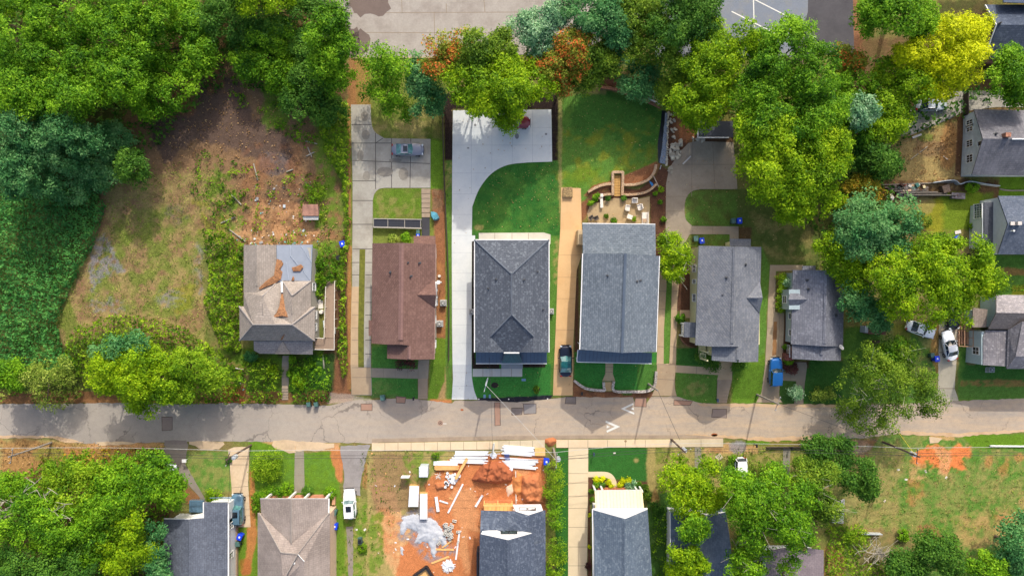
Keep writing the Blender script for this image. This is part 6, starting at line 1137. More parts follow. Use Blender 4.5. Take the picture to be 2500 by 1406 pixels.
wall_box(r, 2414, 14, 2620, 143, e, W((150, 110, 96)), .3); roofpart('far_roof', [[(2450, -60, e), (2620, -60, e), (2620, 12, k), (2450, 6, k)]], shingle('shingle_night2', C(74, 86, 108), C(84, 96, 116), .1), r, .18)
edge_trim(r, [(2406, 12, e), (2433, 61, k)], wd=.1); edge_trim(r, [(2433, 61, k), (2408, 130, e + .2)], wd=.1)
vent(r, 2440, 58, 8.9, .12)

# --- south row
sB1 = shingle('shingle_b_navy', C(92, 98, 110), C(108, 114, 126), .35, spk=C(134, 142, 156), weather=.25); 
r = house('dark blue grey roofed house with white verge and blue porch, bottom left', 480, 1330); e = 4.2; k = 6.0
roofpart('roof', [[(400, 1267, e), (463, 1267, k), (463, 1600, k), (400, 1600, e)], [(463, 1267, k), (497, 1264, 5.05), (497, 1226, 5.05), (557, 1226, e), (557, 1600, e), (463, 1600, k)]], sB1, r, .18)
ridge_vent(r, (463, 1272, k + .04), (463, 1590, k + .04), sB1, .5)
roofpart('front_roof', [[(428, 1246, e + .2), (461, 1246, e + .2), (463, 1266, 5.0), (432, 1266, 5.0)]], sB1, r, .14) if False else None
edge_trim(r, [(557.5, 1226, e), (557.5, 1600, e)], wd=.16); edge_trim(r, [(496.5, 1226, 5.08), (496.5, 1264, 5.08)], wd=.16); edge_trim(r, [(400, 1266, e), (463, 1266.5, k)], wd=.14)
gable_wall(r, [(448, 1260, 3.2), (497, 1251, 3.2), (497, 1263, 5.0), (463, 1266, 5.9), (430, 1264, 4.6)], trimw)
wall_box(r, 400, 1270, 557, 1600, e, wh, .35); w_, fr = wall_box(r, 497, 1228, 557, 1300, e, wh, .35)
for u in (1283, 1355): window(r, ('x', fr[2], 1), P(0, u, 2.4).y, 2.3, .8, 1.2)
mb = MB()
mb.prism([P(462, 1222, .9), P(497, 1222, .9), P(497, 1250, .9), P(462, 1250, .9)], .3); mb.prism([P(515, 1218, .9), P(560, 1216, .9), P(560, 1227, .9), P(515, 1227, .9)], .3); mb.build('porch_deck', seam('deck_blue', C(92, 126, 150), .25, .7), r)
mb = MB()
for i_ in range(8): q = P(463 + i_ * 4.5, 1222, 1.8); mb.tube((q.x, q.y, .9), q, .03, .03, 4)
mb.tube(P(463, 1222, 1.8), P(495, 1222, 1.8), .05, .05, 4); mb.tube(P(512, 1215, 1.8), P(562, 1213, 1.8), .05, .05, 4); mb.tube(P(562, 1213, 1.8), P(563, 1230, 1.8), .05, .05, 4); mb.build('porch_rail', plain('rail_blue', C(104, 140, 164), .6), r)
mb = MB(); mb.prism([P(566, 1287, .6), P(579, 1287, .6), P(579, 1600, .6), P(567, 1600, .6)], .5); mb.build('side_walkway', seam('old_boards', C(160, 138, 112), .25, .9), r)

sB2 = shingle('shingle_hip_grey', C(148, 136, 128), C(164, 151, 142), .2, weather=.45, spk=C(176, 166, 160))
r = house('grey brown hipped house with white posts, beside the white parked suv', 717, 1320); e = 4.2; k = 7.0; g1_ = 6.2
roofpart('roof', [[(633, 1252, e + .05), (711, 1326, g1_), (727, 1352, k), (686, 1348, k)], [(803, 1252, e + .05), (727, 1352, k), (711, 1326, g1_)],
 [(629, 1252, e), (633, 1252, e + .05), (686, 1348, k), (727, 1352, k), (690, 1420, 7.2), (640, 1600, e + .3), (629, 1600, e)], [(727, 1352, k), (743, 1370, k), (743, 1600, k), (640, 1600, e + .3), (690, 1420, 7.2)],
 [(803, 1252, e + .05), (805, 1252, e), (805, 1600, e), (743, 1600, k), (743, 1370, k), (727, 1352, k)]], sB2, r, .2)
roofpart('porch_roof', [[(635, 1217.5, e), (711, 1217.5, 6.0), (711, 1326, g1_ + .05), (638, 1255, e + .1)], [(711, 1217.5, 6.0), (802, 1217.5, e), (800, 1255, e + .1), (711, 1326, g1_ + .05)]], sB2, r, .18)
cap2 = shingle('cap_pale', C(172, 162, 154), C(180, 170, 160), .05)
cap_line(r, [((633, 1252, e + .08), (686, 1348, k + .02)), ((803, 1252, e + .08), (727, 1352, k + .02)), ((711, 1217.5, 6.03), (711, 1326, g1_ + .1)), ((686, 1348, k + .02), (727, 1352, k + .02)), ((727, 1352, k + .02), (690, 1420, 7.2))], cap2, .12)
cap_line(r, [((727, 1352, k + .06), (743, 1370, k + .06))], trimw, .05, 'flashing'); ridge_vent(r, (711, 1238, 6.08), (711, 1300, 6.2), sB2, .5)
edge_trim(r, [(802.5, 1217.5, e), (802.5, 1252, e)], wd=.2); edge_trim(r, [(635, 1217, e + .0), (711, 1217, 6.0), (802, 1217, e)], plain('verge_grey', C(190, 184, 178), .7), wd=.1)
w_, fr = wall_box(r, 629, 1254, 806, 1600, e, plain('wall_cream_brick', C(222, 190, 162), .85), .15)
mb = MB()
for px in (650, 706, 744, 796): a = P(px, 1218, 3.2); mb.box((a.x, a.y + .1, 0), (.28, .28, 4.0))
mb.build('porch_post', trimw, r)
mb = MB(); mb.prism([P(640, 1211, .7), P(800, 1209, .7), P(802, 1250, .7), P(640, 1250, .7)], .6); mb.build('porch_deck', plain('porch_terracotta', C(196, 138, 106), .8), r)
mb = MB(); a = P(720, 1372, 6.6); mb.tube((a.x, a.y, 6.2), (a.x, a.y, 7.0), .15, .15, 8); mb.build('vent_pipe', trimw, r)
mb = MB(); mb.box((P(812, 0, 1).x, P(0, 1225, 1).y, 0), (.5, 1.2, .5)); mb.build('stoop', plain('pine', C(206, 160, 124), .8), r)

sB3 = shingle('shingle_new_navy', C(78, 88, 106), C(94, 104, 120), .45, spk=C(134, 144, 158), weather=.12)
r = house('unfinished house with dark new roof and white gables on the orange clay site', 1250, 1330, name='house_under_construction')
roofpart('lower_roof', [[(1174, 1246, 4.8), (1259, 1248, 4.8), (1268, 1250, 5.0), (1290, 1258, 6.3), (1290, 1330, 6.4), (1172, 1330, 6.6), (1172, 1296, 6.4)], [(1290, 1258, 6.3), (1331.6, 1245, 4.8), (1332, 1330, 5.0), (1290, 1330, 6.4)]], sB3, r, .18)
roofpart('roof', [[(1171.6, 1303.6, 7.2), (1240.6, 1318.5, 9.7), (1240.6, 1600, 9.7), (1167, 1600, 7.2)], [(1240.6, 1318.5, 9.7), (1303, 1301, 7.2), (1316, 1500, 7.0), (1332, 1600, 6.9), (1240.6, 1600, 9.7)]], sB3, r, .2)
roofpart('side_roof', [[(1300, 1330, 6.6), (1332, 1320, 5.3), (1332, 1600, 5.3), (1300, 1600, 6.7)]], sB3, r, .15)
ridge_vent(r, (1240.6, 1325, 9.76), (1240.6, 1590, 9.76), sB3, .45)
whn = plain('wrap_white', C(240, 240, 240), .6, var=.04)
g = gable_wall(r, [(1179, 1294, 5.9), (1261.5, 1294, 5.9), (1300, 1301, 7.1), (1240.6, 1317, 9.5), (1174, 1302, 7.1)], whn)
yw = P(1220, 1294, 5.9).y
for px in (1232.5, 1253): q = P(px, 1300, 6.8); window(r, ('y', q.y + .05, 1), q.x, 6.9, 1.0, .9, plain('frame_black', C(40, 42, 44), .5), glassy('glass_teal', C(80, 100, 98)), (0, 1))
g = gable_wall(r, [(1251.6, 1231, 1.6), (1320.5, 1230, 1.6), (1325.5, 1244.6, 4.6), (1290, 1257, 6.1), (1259, 1247, 4.7)], whn, name='front_gable')
q = P(1287.5, 1244, 3.6); 
for dx in (-.65, .65): window(r, ('y', q.y + .12, 1), q.x + dx, 3.8, 1.05, 1.0, plain('frame_black', C(40, 42, 44), .5), glassy('glass_brown', C(96, 70, 58)), (0, 1))
wall_box(r, 1176, 1262, 1328, 1600, 4.8, whn, .3); wall_box(r, 1176, 1308, 1300, 1600, 7.2, whn, .4)
pine = seam('pine_ply', C(232, 172, 100), .6, .85)
mb = MB(); mb.prism([P(1181, 1233, 1.4), P(1252, 1233, 1.4), P(1252, 1248, 1.4), P(1181, 1248, 1.4)], 1.3); mb.build('porch_deck', pine, r)
mb = MB(); mb.tube(P(1181, 1234, 3.6), P(1252, 1234, 3.6), .12, .12, 4); [mb.tube((P(px, 1234, 3.6).x, P(px, 1234, 3.6).y, 1.3), P(px, 1234, 3.6), .09, .09, 4) for px in (1181, 1215, 1250)]
mb.build('porch_beam', plain('lumber', C(240, 186, 116), .8), r)
mb = MB(); mb.box((P(1166, 0, 2).x, P(0, 1380, 2).y, 0), (.3, 4.5, 2.4)); mb.build('door_opening', plain('opening_dark', C(44, 48, 58), .7), r)

sB4 = shingle('shingle_b4', C(92, 106, 122), C(110, 124, 138), .45, spk=C(150, 162, 170), weather=.15); crm = seam('metal_cream', C(244, 222, 170), .5, .4)
r = house('white gabled house with cream standing seam porch roof beside the new driveway', 1520, 1310); e = 5.6; k = 7.8
roofpart('roof', [[(1447, 1243, e), (1526, 1265.5, k), (1526, 1418, k), (1451, 1290, e)], [(1451, 1290, e), (1526, 1418, k), (1526, 1600, k), (1451, 1600, e + .6), (1451, 1420, e + .6)], [(1526, 1265.5, k), (1581, 1242, e), (1592, 1406, e), (1602, 1600, e), (1526, 1600, k)]], sB4, r, .2)
ridge_vent(r, (1526, 1272, k + .05), (1526, 1590, k + .05), sB4, .5)
roofpart('porch_roof', [[(1452, 1198, 3.5), (1567.7, 1196.6, 3.5), (1572.6, 1245, 4.6), (1454.5, 1245, 4.6)]], crm, r, .12)
gable_wall(r, [(1448, 1240, 4.2), (1581, 1239, 4.2), (1579, 1243, e - .15), (1526, 1264, k - .2), (1449, 1244, e - .15)], whn)
wall_box(r, 1450, 1248, 1584, 1600, e, whn, .45)
edge_trim(r, [(1447, 1242.5, e), (1526, 1264.5, k), (1581, 1241.5, e)], wd=.16); edge_trim(r, [(1446.5, 1243, e), (1450.5, 1600, e)], wd=.14); edge_trim(r, [(1452, 1197.5, 3.5), (1568, 1196, 3.5)], plain('gutter_grey', C(206, 206, 200), .5), wd=.12)
mb = MB()
for px in (1454, 1472, 1556, 1568): a = P(px, 1199, 3.2); mb.box((a.x, a.y, 0), (.25, .25, 3.3))
mb.build('porch_post', trimw, r)
mb = MB(); mb.prism([P(1460, 1191, .5), P(1530, 1191, .5), P(1530, 1240, .5), P(1460, 1240, .5)], .5); mb.build('porch_step', brickish('brick_orange', C(206, 130, 86), C(180, 110, 76), 1.5), r)
sB5 = shingle('shingle_b5', C(84, 98, 116), C(100, 112, 130), .2, weather=.35)
r = house('dark navy roofed house half hidden under the lime trees', 1714, 1330); e = 4.4; k = 6.0
roofpart('roof', [[(1637, 1248, e), (1706, 1262, k), (1706, 1600, k), (1637, 1600, e)], [(1706, 1262, k), (1772, 1249.5, e), (1780, 1300, e), (1792, 1406, e), (1800, 1600, e), (1706, 1600, k)]], sB5, r, .18)
edge_trim(r, [(1637, 1247.5, e), (1706, 1261.5, k), (1772, 1249, e)], wd=.12); edge_trim(r, [(1636.5, 1248, e), (1636.5, 1600, e)], wd=.12)
wall_box(r, 1637, 1254, 1776, 1600, e, wh, .4); roofpart('porch_roof', [[(1735, 1236, 3.4), (1770, 1236, 3.4), (1770, 1252, 3.8), (1735, 1254, 3.8)]], sB5, r)
sB6 = shingle('shingle_b6', C(132, 120, 124), C(144, 132, 134), .1, weather=.3)
r = house('flat looking mauve grey roof at the bottom edge below the spreading tree', 1940, 1370); e = 4.2; k = 5.4
roofpart('roof', [[(1872, 1345, e), (1942, 1333, k), (1942, 1600, k), (1872, 1600, e)], [(1942, 1333, k), (2011, 1343, e), (2012, 1600, e), (1942, 1600, k)]], sB6, r, .18); wall_box(r, 1874, 1350, 2010, 1600, e, wh, .4)
mb = MB(); q = P(1960, 1336, 5.2); mb.box((q.x, q.y, 4.6), (.7, .6, 1.0)); mb.build('chimney', brickish('brick_tan', C(196, 140, 110), C(150, 100, 84), 1.5), r)
# shed among trees, little shack
r = empty('shed', G(1735, 322), 'dark roofed shed with white trim half under the trees', 'shed'); mb = MB(); mb.prism([P(1704, 296, 5.2), P(1790, 296, 5.2), P(1790, 336, 5.0), P(1704, 336, 5.0)], .15); mb.build('roof', plain('shed_roof', C(70, 74, 82), .7), r); wall_box(r, 1704, 296, 1790, 336, 5.0, W((150, 140, 130)), .3, base=3.3); edge_trim(r, [(1704, 296, 5.2), (1704, 336, 5.05), (1780, 336, 5.05)])
r = empty('shed', G(757, 515), 'small tumbledown shack with rusty patched roof in the debris yard', 'shed'); mb = MB(); mb.prism([P(739, 499, 3.9), P(776, 499, 3.9), P(778, 527, 3.7), P(738, 527, 3.7)], .1); mb.build('roof', plain('rusty_tin', C(174, 128, 108), .7, var=.35, sc=1.5), r); mb = MB(); mb.prism([P(739, 528, 3.5), P(778, 528, 3.5), P(777, 537, 3.4), P(741, 537, 3.4)], .1); mb.build('lean_to', plain('tin_white', C(206, 204, 198), .6), r); wall_box(r, 741, 501, 775, 526, 3.8, W((150, 128, 110)), .1)
# ---------------------------------------------------------------- vehicles
tyre = plain('tyre', C(30, 30, 32), .9, var=.1); rimm = plain('rim', C(150, 152, 156), .35, .7, var=.05); lampw = plain('lamp_clear', C(220, 226, 230), .15, var=.03); lampr = plain('lamp_red', C(170, 24, 24), .2, var=.03); blk = plain('black_plastic', C(26, 27, 30), .5, var=.1)
def car(label, a, b, paint, glass, kind='sedan', L=4.75, Wd=1.85, sunroof=False, cat='car', name='parked_car', roof=None, rack=False):
    """a: photo pixel of the rear end, b: of the front end"""
    suv = kind != 'sedan'; Ht = 1.78 if suv else 1.45; belt = 1.12 if suv else .95
    root = empty(name, (0, 0, 0), label, cat)
    pm = carpaint(paint[0], paint[1]); gm = glassy(glass[0], glass[1])
    xs = np.linspace(-1, 1, 25); rings = []
    def deck(t):
        if suv: P_ = [(-1, .95), (-.96, belt), (.28, belt), (.42, belt - .02), (.8, belt - .12), (.96, .88), (1, .7)]
        else: P_ = [(-1, .78), (-.93, .93), (-.6, belt), (.2, belt), (.4, .92), (.8, .80), (.96, .68), (1, .55)]
        return float(np.interp(t, [p[0] for p in P_], [p[1] for p in P_]))
    for t in xs:
        hw = Wd / 2 * (1 - .34 * abs(t) ** 6 - .04 * abs(t) ** 2) ; x = t * L / 2 * (1 - 0); z = deck(t); lo = .22 + .12 * abs(t) ** 6
        half = [(hw * .86, lo), (hw * .98, .34), (hw, .55), (hw * .985, z * .82), (hw * .93, z * .955), (hw * .80, z), (hw * .4, z + .025), (0, z + .035)]
        ring = [(x - (.10 * (abs(yy) / hw) ** 2) * (1 if t > 0 else -1) * abs(t) ** 5, yy, zz) for yy, zz in half] + [(x - (.10 * (abs(yy) / hw) ** 2) * (1 if t > 0 else -1) * abs(t) ** 5, -yy, zz) for yy, zz in half[-2::-1]]
        rings.append(ring)
    mb = MB(); n = len(rings[0])
    for r0, r1 in zip(rings[:-1], rings[1:]):
        for i in range(n - 1): mb.face([r0[i], r0[i + 1], r1[i + 1], r1[i]][::-1])
        mb.face([r0[n - 1], r0[0], r1[0], r1[n - 1]][::-1])
    mb.face(rings[0][::-1]); mb.face(rings[-1]); body = mb.build('body', pm, root, smooth=True)
    # cabin: base and roof outlines
    if suv: bx = (-.93 * L / 2, .30 * L / 2); tx = (-.80 * L / 2, .08 * L / 2)
    else: bx = (-.70 * L / 2, .34 * L / 2); tx = (-.36 * L / 2, .03 * L / 2)
    bw, tw = Wd * .445, Wd * .36 if not suv else Wd * .385; zb = belt - .02; zt = Ht
    def lerp(p, q, k): return tuple(a_ + (b_ - a_) * k for a_, b_ in zip(p, q))
    B = {(i, j): (bx[i], bw * j, zb) for i in (0, 1) for j in (-1, 1)}; T = {(i, j): (tx[i], tw * j, zt - .06) for i in (0, 1) for j in (-1, 1)}
    B[(1, 1)] = (bx[1] - .12, bw, zb); B[(1, -1)] = (bx[1] - .12, -bw, zb); bf = (bx[1] + .06, 0, zb + .02); tf = (tx[1] + .05, 0, zt - .03)
    mb = MB(); mb.face([B[(1, -1)], bf, tf, T[(1, -1)]]); mb.face([bf, B[(1, 1)], T[(1, 1)], tf]); mb.build('windscreen', gm, root)
    br = (bx[0] - .05, 0, zb + .02); tr_ = (tx[0] - .03, 0, zt - .03)
    mb = MB(); mb.face([B[(0, 1)], br, tr_, T[(0, 1)]]); mb.face([br, B[(0, -1)], T[(0, -1)], tr_]); mb.build('rear_window', gm, root)
    for j in (-1, 1):
        mb = MB(); q = [B[(0, j)], B[(1, j)], T[(1, j)], T[(0, j)]]; mb.face(q if j < 0 else q[::-1]); mb.build('side_window', gm, root)
    mb = MB()
    N = 8; prev = None
    for i in range(N + 1):
        t = i / N; x = tx[0] - .05 + (tx[1] - tx[0] + .12) * t; e_ = 1 - .12 * abs(2 * t - 1) ** 4; zc = zt + .03 * (1 - (2 * t - 1) ** 2) - .03 * abs(2 * t - 1) ** 3
        row = [(x, tw * 1.04 * e_ * s, zc - .055 * abs(s) ** 3) for s in (-1, -.8, -.4, 0, .4, .8, 1)]; low = [(x, tw * 1.04 * e_ * s, zt - .1) for s in (-1, 1)]
        if prev:
            for k_ in range(6): mb.face([prev[0][k_], row[k_], row[k_ + 1], prev[0][k_ + 1]][::-1])
            mb.face([prev[1][0], low[0], row[0], prev[0][0]]); mb.face([prev[0][6], row[6], low[1], prev[1][1]])
        prev = (row, low)
    mb.build('roof', roof or pm, root, smooth=True)
    mb = MB()
    for i in (0, 1):
        for j in (-1, 1): mb.tube(B[(i, j)], T[(i, j)], .055, .045, 5)
    for j in (-1, 1): mb.tube(lerp(B[(0, j)], B[(1, j)], .5), lerp(T[(0, j)], T[(1, j)], .5), .045, .04, 5)
    mb.build('pillars', pm, root)
    if sunroof:
        mb = MB(); cx = tx[0] + (tx[1] - tx[0]) * .66; mb.box((cx, 0, zt + .015), (.62 if not suv else .9, .82, .03)); mb.build('sunroof', glassy('glass_sunroof', C(30, 38, 48)), root)
    if rack:
        for j in (-1, 1): mb = MB(); mb.tube((tx[0] + .1, tw * .95 * j, zt + .05), (tx[1] - .1, tw * .95 * j, zt + .05), .03, .03, 5); mb.build('roof_rail', blk, root)
    for i in (-.62, .62):
        for j in (-1, 1):
            mb = MB(); mb.tube((i * L / 2, j * (Wd / 2 - .2), .33), (i * L / 2, j * (Wd / 2 + .01), .33), .34, .34, 16); wh_ = mb.build('wheel', tyre, root)
            mb = MB(); mb.tube((i * L / 2, j * (Wd / 2 - .05), .33), (i * L / 2, j * (Wd / 2 + .025), .33), .21, .19, 10); mb.build('rim', rimm, wh_)
    for j in (-1, 1):
        mb = MB(); mb.box((L / 2 * .925, j * Wd * .35, .55), (.22, .34, .16)); mb.build('headlight', lampw, root, bevel=.03)
        mb = MB(); mb.box((-L / 2 * .955, j * Wd * .35, .72), (.16, .36, .16)); mb.build('taillight', lampr, root, bevel=.03)
        mb = MB(); mb.box((bx[1] - .28, j * (Wd / 2 + .09), belt - .05), (.14, .2, .13)); mb.build('wing_mirror', pm, root, bevel=.03)
    mb = MB(); mb.box((L / 2 - .05, 0, .3), (.12, Wd * .7, .16)); mb.build('bumper', blk, root, bevel=.02)
    A_, B_ = G(*a), G(*b); d_ = (B_ - A_).normalized(); root.location = (A_ + B_) / 2 + Vector((0, 0, .05))
    root.rotation_mode = 'XYZ'; root.rotation_euler = (0, -math.asin(d_.z), math.atan2(d_.y, d_.x))
    return root
glt = ('glass_car_teal', C(92, 150, 150)); gld = ('glass_car_dark', C(46, 62, 70)); glg = ('glass_car_grey', C(120, 146, 150))
car('grey sedan with sunroof parked on the old concrete pad', (959, 368), (1035, 368), ('paint_grey', C(128, 134, 150)), glt, L=4.75, sunroof=True)
car('maroon car mostly under the yellow green tree on the white driveway', (1218, 300), (1294, 302), ('paint_maroon', C(120, 26, 44)), glg)
car('black sedan parked on the tan driveway', (1380, 914), (1380, 842), ('paint_black', C(14, 22, 44)), glt, L=4.85, Wd=1.95, roof=glassy('glass_roof', C(30, 110, 110)))
car('bright blue suv on the narrow driveway by the small grey house', (1887, 939), (1890, 868), ('paint_blue', C(24, 104, 176)), gld, 'suv', L=4.5, Wd=1.9)
car('silver sedan half hidden by the yellow tree at the upper right', (2230, 260), (2303, 258), ('paint_silver', C(196, 204, 210)), gld)
car('white sedan parked on the grass under the light green tree', (2208, 792), (2274, 814), ('paint_white', C(248, 250, 250, .95)), gld, L=4.6)
car('white sedan on the pale driveway at the far right', (2317, 874), (2304, 808), ('paint_white', C(248, 250, 250, .95)), gld, L=4.6)
car('dark car tucked under the tree at the head of the pale driveway', (2318, 740), (2322, 796), ('paint_dark', C(24, 30, 38)), gld, L=4.4)
car('steel blue suv with sunroof beside the white trimmed house', (585, 1279), (584, 1199), ('paint_steel', C(98, 134, 156)), glt, 'suv', L=4.85, Wd=2.0, sunroof=True, rack=True)
car('white suv with sunroof on the gravel drive', (859, 1262), (855, 1189), ('paint_white', C(248, 250, 250, .95)), glg, 'suv', L=4.6, Wd=1.9, sunroof=True)
car('pale grey car half hidden by branches in the bottom left drive', (415, 1192), (424, 1133), ('paint_silver', C(196, 204, 210)), gld, L=4.3)
r = car('white pickup truck with cluttered bed nosed under the bushes', (1803, 1112), (1806, 1190), ('paint_white', C(248, 250, 250, .95)), gld, 'suv', L=4.9, cat='pickup truck', name='pickup_truck')

# ---------------------------------------------------------------- wheeled bins
def make_bin(col, lidc, label, open_=False):
    r = empty('wheeled_bin', (0, 0, 0), label, 'wheelie bin', 'wheeled bins put out around the houses')
    m = plain('bin_' + col[0], col[1], .45, var=.1); ml = plain('binlid_' + lidc[0], lidc[1], .4, var=.1)
    mb = MB(); mb.box((0, 0, .08), (.52, .56, .92), 0, 0, 1.22); mb.build('bin_body', m, r, bevel=.03)
    mb = MB()
    if open_: mb.box((0, .52, .4), (.64, .07, .68)); mb.box((0, 0, .985), (.54, .58, .03), mi=1)
    else: mb.box((0, .02, 1.0), (.68, .78, .08), 0, 0, .9)
    mb.build('lid', [ml, blk], r, bevel=0)
    mb = MB(); mb.tube((-.26, -.42, .98), (.26, -.42, .98), .025, .025, 6); mb.build('handle', m, r)
    for s in (-1, 1): mb = MB(); mb.tube((s * .24, -.3, .13), (s * .32, -.3, .13), .13, .13, 10); mb.build('wheel', blk, r)
    if col[0] == 'blue' and not open_: mb = MB(); mb.prism([(-.1, -.08, 1.09), (.12, -.1, 1.09), (.1, .16, 1.09), (-.08, .14, 1.09)], .008); mb.build('emblem', trimw, r)
    return r
bb = make_bin(('blue', C(20, 62, 214)), ('blue', C(22, 70, 230)), 'x'); bgn = make_bin(('green', C(66, 96, 92)), ('green', C(78, 112, 106)), 'x'); bo = make_bin(('green', C(66, 96, 92)), ('green', C(78, 112, 106)), 'x', True)
used = set()
for pr, px, py, rz, lb, k in ((bb, 840, 597, .3, 'blue bin standing in the ragged hedge beside the old driveway', 1.15), (bb, 1800, 541, .1, 'blue bin beside the shaded lawn next to a dark bin', 1.1), (bb, 1709, 589, .2, 'blue bin near the back of the light grey house', 1.1),
   (bb, 2323, 585, .2, 'blue bin at the right by the white porch windows', 1.2), (bb, 2277, 874, .1, 'blue bin beside the white sedan on the pale driveway', 1.1), (bb, 592, 1304, -.4, 'blue bin on the grass beside the steel blue suv', 1.2), (bb, 822, 1279, -.1, 'blue bin next to the hipped house wall', 1.15),
   (bb, 1333, 1122, 0, 'blue bin at the corner of the clay site by the hedge trees', 1.3), (bb, 1022, 576, .0, 'blue topped bin at the back door of the brown house', .8),
   (bgn, 1786, 541, .1, 'dark bin left of the blue one by the shaded lawn', 1.0), (bgn, 1695, 584, .1, 'dark bin near the back of the light grey house', 1.0), (bgn, 586, 1322, .1, 'dark green bin below the blue bin on the grass', 1.0), (bgn, 820, 1245, -.3, 'green bin at the corner of the hipped house', 1.15),
   (bo, 882, 1316, .1, 'open green bin lying in the weeds by the gravel track', 1.0), (bgn, 937, 968, .1, 'teal green bin at the curb of the brown house', 1.1), (bgn, 757, 985, .1, 'left bin of the pair under the roadside bushes', .9), (bgn, 775, 985, .2, 'right bin of the pair under the roadside bushes', .9), (bgn, 1022, 568, 0, 'green bin on the slope above the brown house back door', .8), (bgn, 2268, 866, .2, 'dark bin behind the blue one by the pale driveway', .9)):
    c = pr if id(pr) not in used else copy_tree(pr); used.add(id(pr)); c['label'] = lb; c['category'] = 'wheelie bin'
    c.location = G(px, py); c.rotation_euler.z = rz; c.scale = (k, k, k)

# ---------------------------------------------------------------- poles, transformers, wires
wood = plain('pole_wood', C(96, 78, 66), .9, var=.3, sc=4); woodg = plain('pole_grey', C(150, 142, 132), .9, var=.2, sc=4); metal = plain('galvanised', C(196, 204, 208), .45, .2)
def pole(label, px, py, h, top=None, m=wood, arm=None, can=0, extra=False, lean=(0, 0)):
    g = G(px, py); t = Vector((g.x + lean[0], g.y + lean[1], g.z + h)); r = empty('utility_pole', g, label, 'utility pole', 'wooden poles carrying the street wires')
    mb = MB(); mb.tube(g - Vector((0, 0, .3)), t, .17, .11, 10); mb.build('pole', m, r)
    if arm:
        d_ = Vector((math.cos(arm), math.sin(arm), 0)); c0 = g.lerp(t, .93); mb = MB(); mb.tube(c0 - d_ * 1.1, c0 + d_ * 1.1, .06, .06, 4); mb.build('crossarm', m, r)
        for k_ in (-1, 0, 1): q = c0 + d_ * k_ * .95; mb = MB(); mb.tube(q, q + Vector((0, 0, .3)), .06, .04, 6); mb.build('insulator', metal, r)
    for k_ in range(can):
        c0 = g.lerp(t, .78) + Vector((.35, -.1 - .5 * k_, 0)); mb = MB(); mb.tube(c0 - Vector((0, 0, .6)), c0 + Vector((0, 0, .35)), .32, .32, 14); mb.tube(c0 + Vector((0, 0, .35)), c0 + Vector((0, 0, .55)), .07, .05, 6); mb.build('transformer', metal, r)
    return t
pA = pole('leaning grey pole at the far left south of the road', 126, 1080, 9, m=woodg, arm=1.4); pB = pole('dark pole crossing the cream drive at the bottom left', 613, 1086, 9.2, arm=1.3, can=1)
pC = pole('short pole beside the white board stacks on the clay site', 1206, 1083, 7, m=metal, arm=.05); pD = pole('pale pole with a transformer at the hedge trees', 1351, 1094, 8, m=woodg, arm=1.5, can=1)
pE = pole('brown pole with a round transformer by the sidewalk', 1639, 1072, 8.4, arm=.4, can=1); pF = pole('tall dark pole with transformer at the bare clay, right', 2155, 1078, 9.6, arm=1.5, can=1)
pG = pole('short grey pole over the curved stone wall', 1583, 937, 6.8, m=woodg); pH = pole('grey pole leaning over the narrow drive by the road', 1848, 963, 8.8, m=woodg, arm=1.2); pI = pole('thin service mast in the lawn of the hip roofed house', 1190, 926, 6.2, m=metal, arm=1.3)
pOL = P(-500, 1130, 8.5); pOR = P(3000, 1118, 8.8)
wire = plain('wire', C(52, 50, 50), .6); wirel = plain('wire_light', C(190, 190, 184), .5)
def cable(a, b, sag, label, m=wire, rr=.03, n=14):
    mb = MB(); pts = []
    for i in range(n + 1): t = i / n; q = a.lerp(b, t); q.z -= sag * 4 * t * (1 - t); pts.append(q)
    mb.path(pts, rr, 4); return tag(mb.build('power_line', m), label, 'power line', 'overhead lines along the street')
for nm, dz, sg, m_ in (('upper', -.3, .6, wire), ('middle', -.9, .8, wire), ('lower pale', -2.2, .9, wirel)):
    seq = [(pOL, 'beyond the left edge'), (pA, 'the far left pole'), (pB, 'the pole over the cream drive'), (pD, 'the hedge tree pole'), (pE, 'the sidewalk pole'), (pF, 'the bare clay pole'), (pOR, 'beyond the right edge')]
    for (a, na), (b, nb) in zip(seq[:-1], seq[1:]): cable(a + Vector((0, -dz * .35, dz)), b + Vector((0, -dz * .35, dz)), sg, f'{nm} street wire from {na} to {nb}', m_)
cable(pI, pD + Vector((0, 0, -.5)), .4, 'pale service wire slanting over the road from the lawn mast', wirel); cable(pG, P(1660, 1074, 7.4), .3, 'dark wire from the stone wall pole across the road', wire); cable(pH, pF + Vector((0, 0, -1)), .5, 'wire from the narrow drive pole across the road', wire)
cable(pC, P(1195, 872, 6.6), .4, 'wire from the clay site pole to the hip roofed house', wire, .025); cable(pB + Vector((0, 0, -1.2)), P(557, 1230, 4.4), .3, 'service drop to the white trimmed house', wire, .025); cable(pF + Vector((0, 0, -1)), pF + Vector((-.2, 4.2, -8.0)), .1, 'guy wire with a yellow sleeve at the bare clay pole', plain('guy_yellow', C(220, 200, 60), .5))

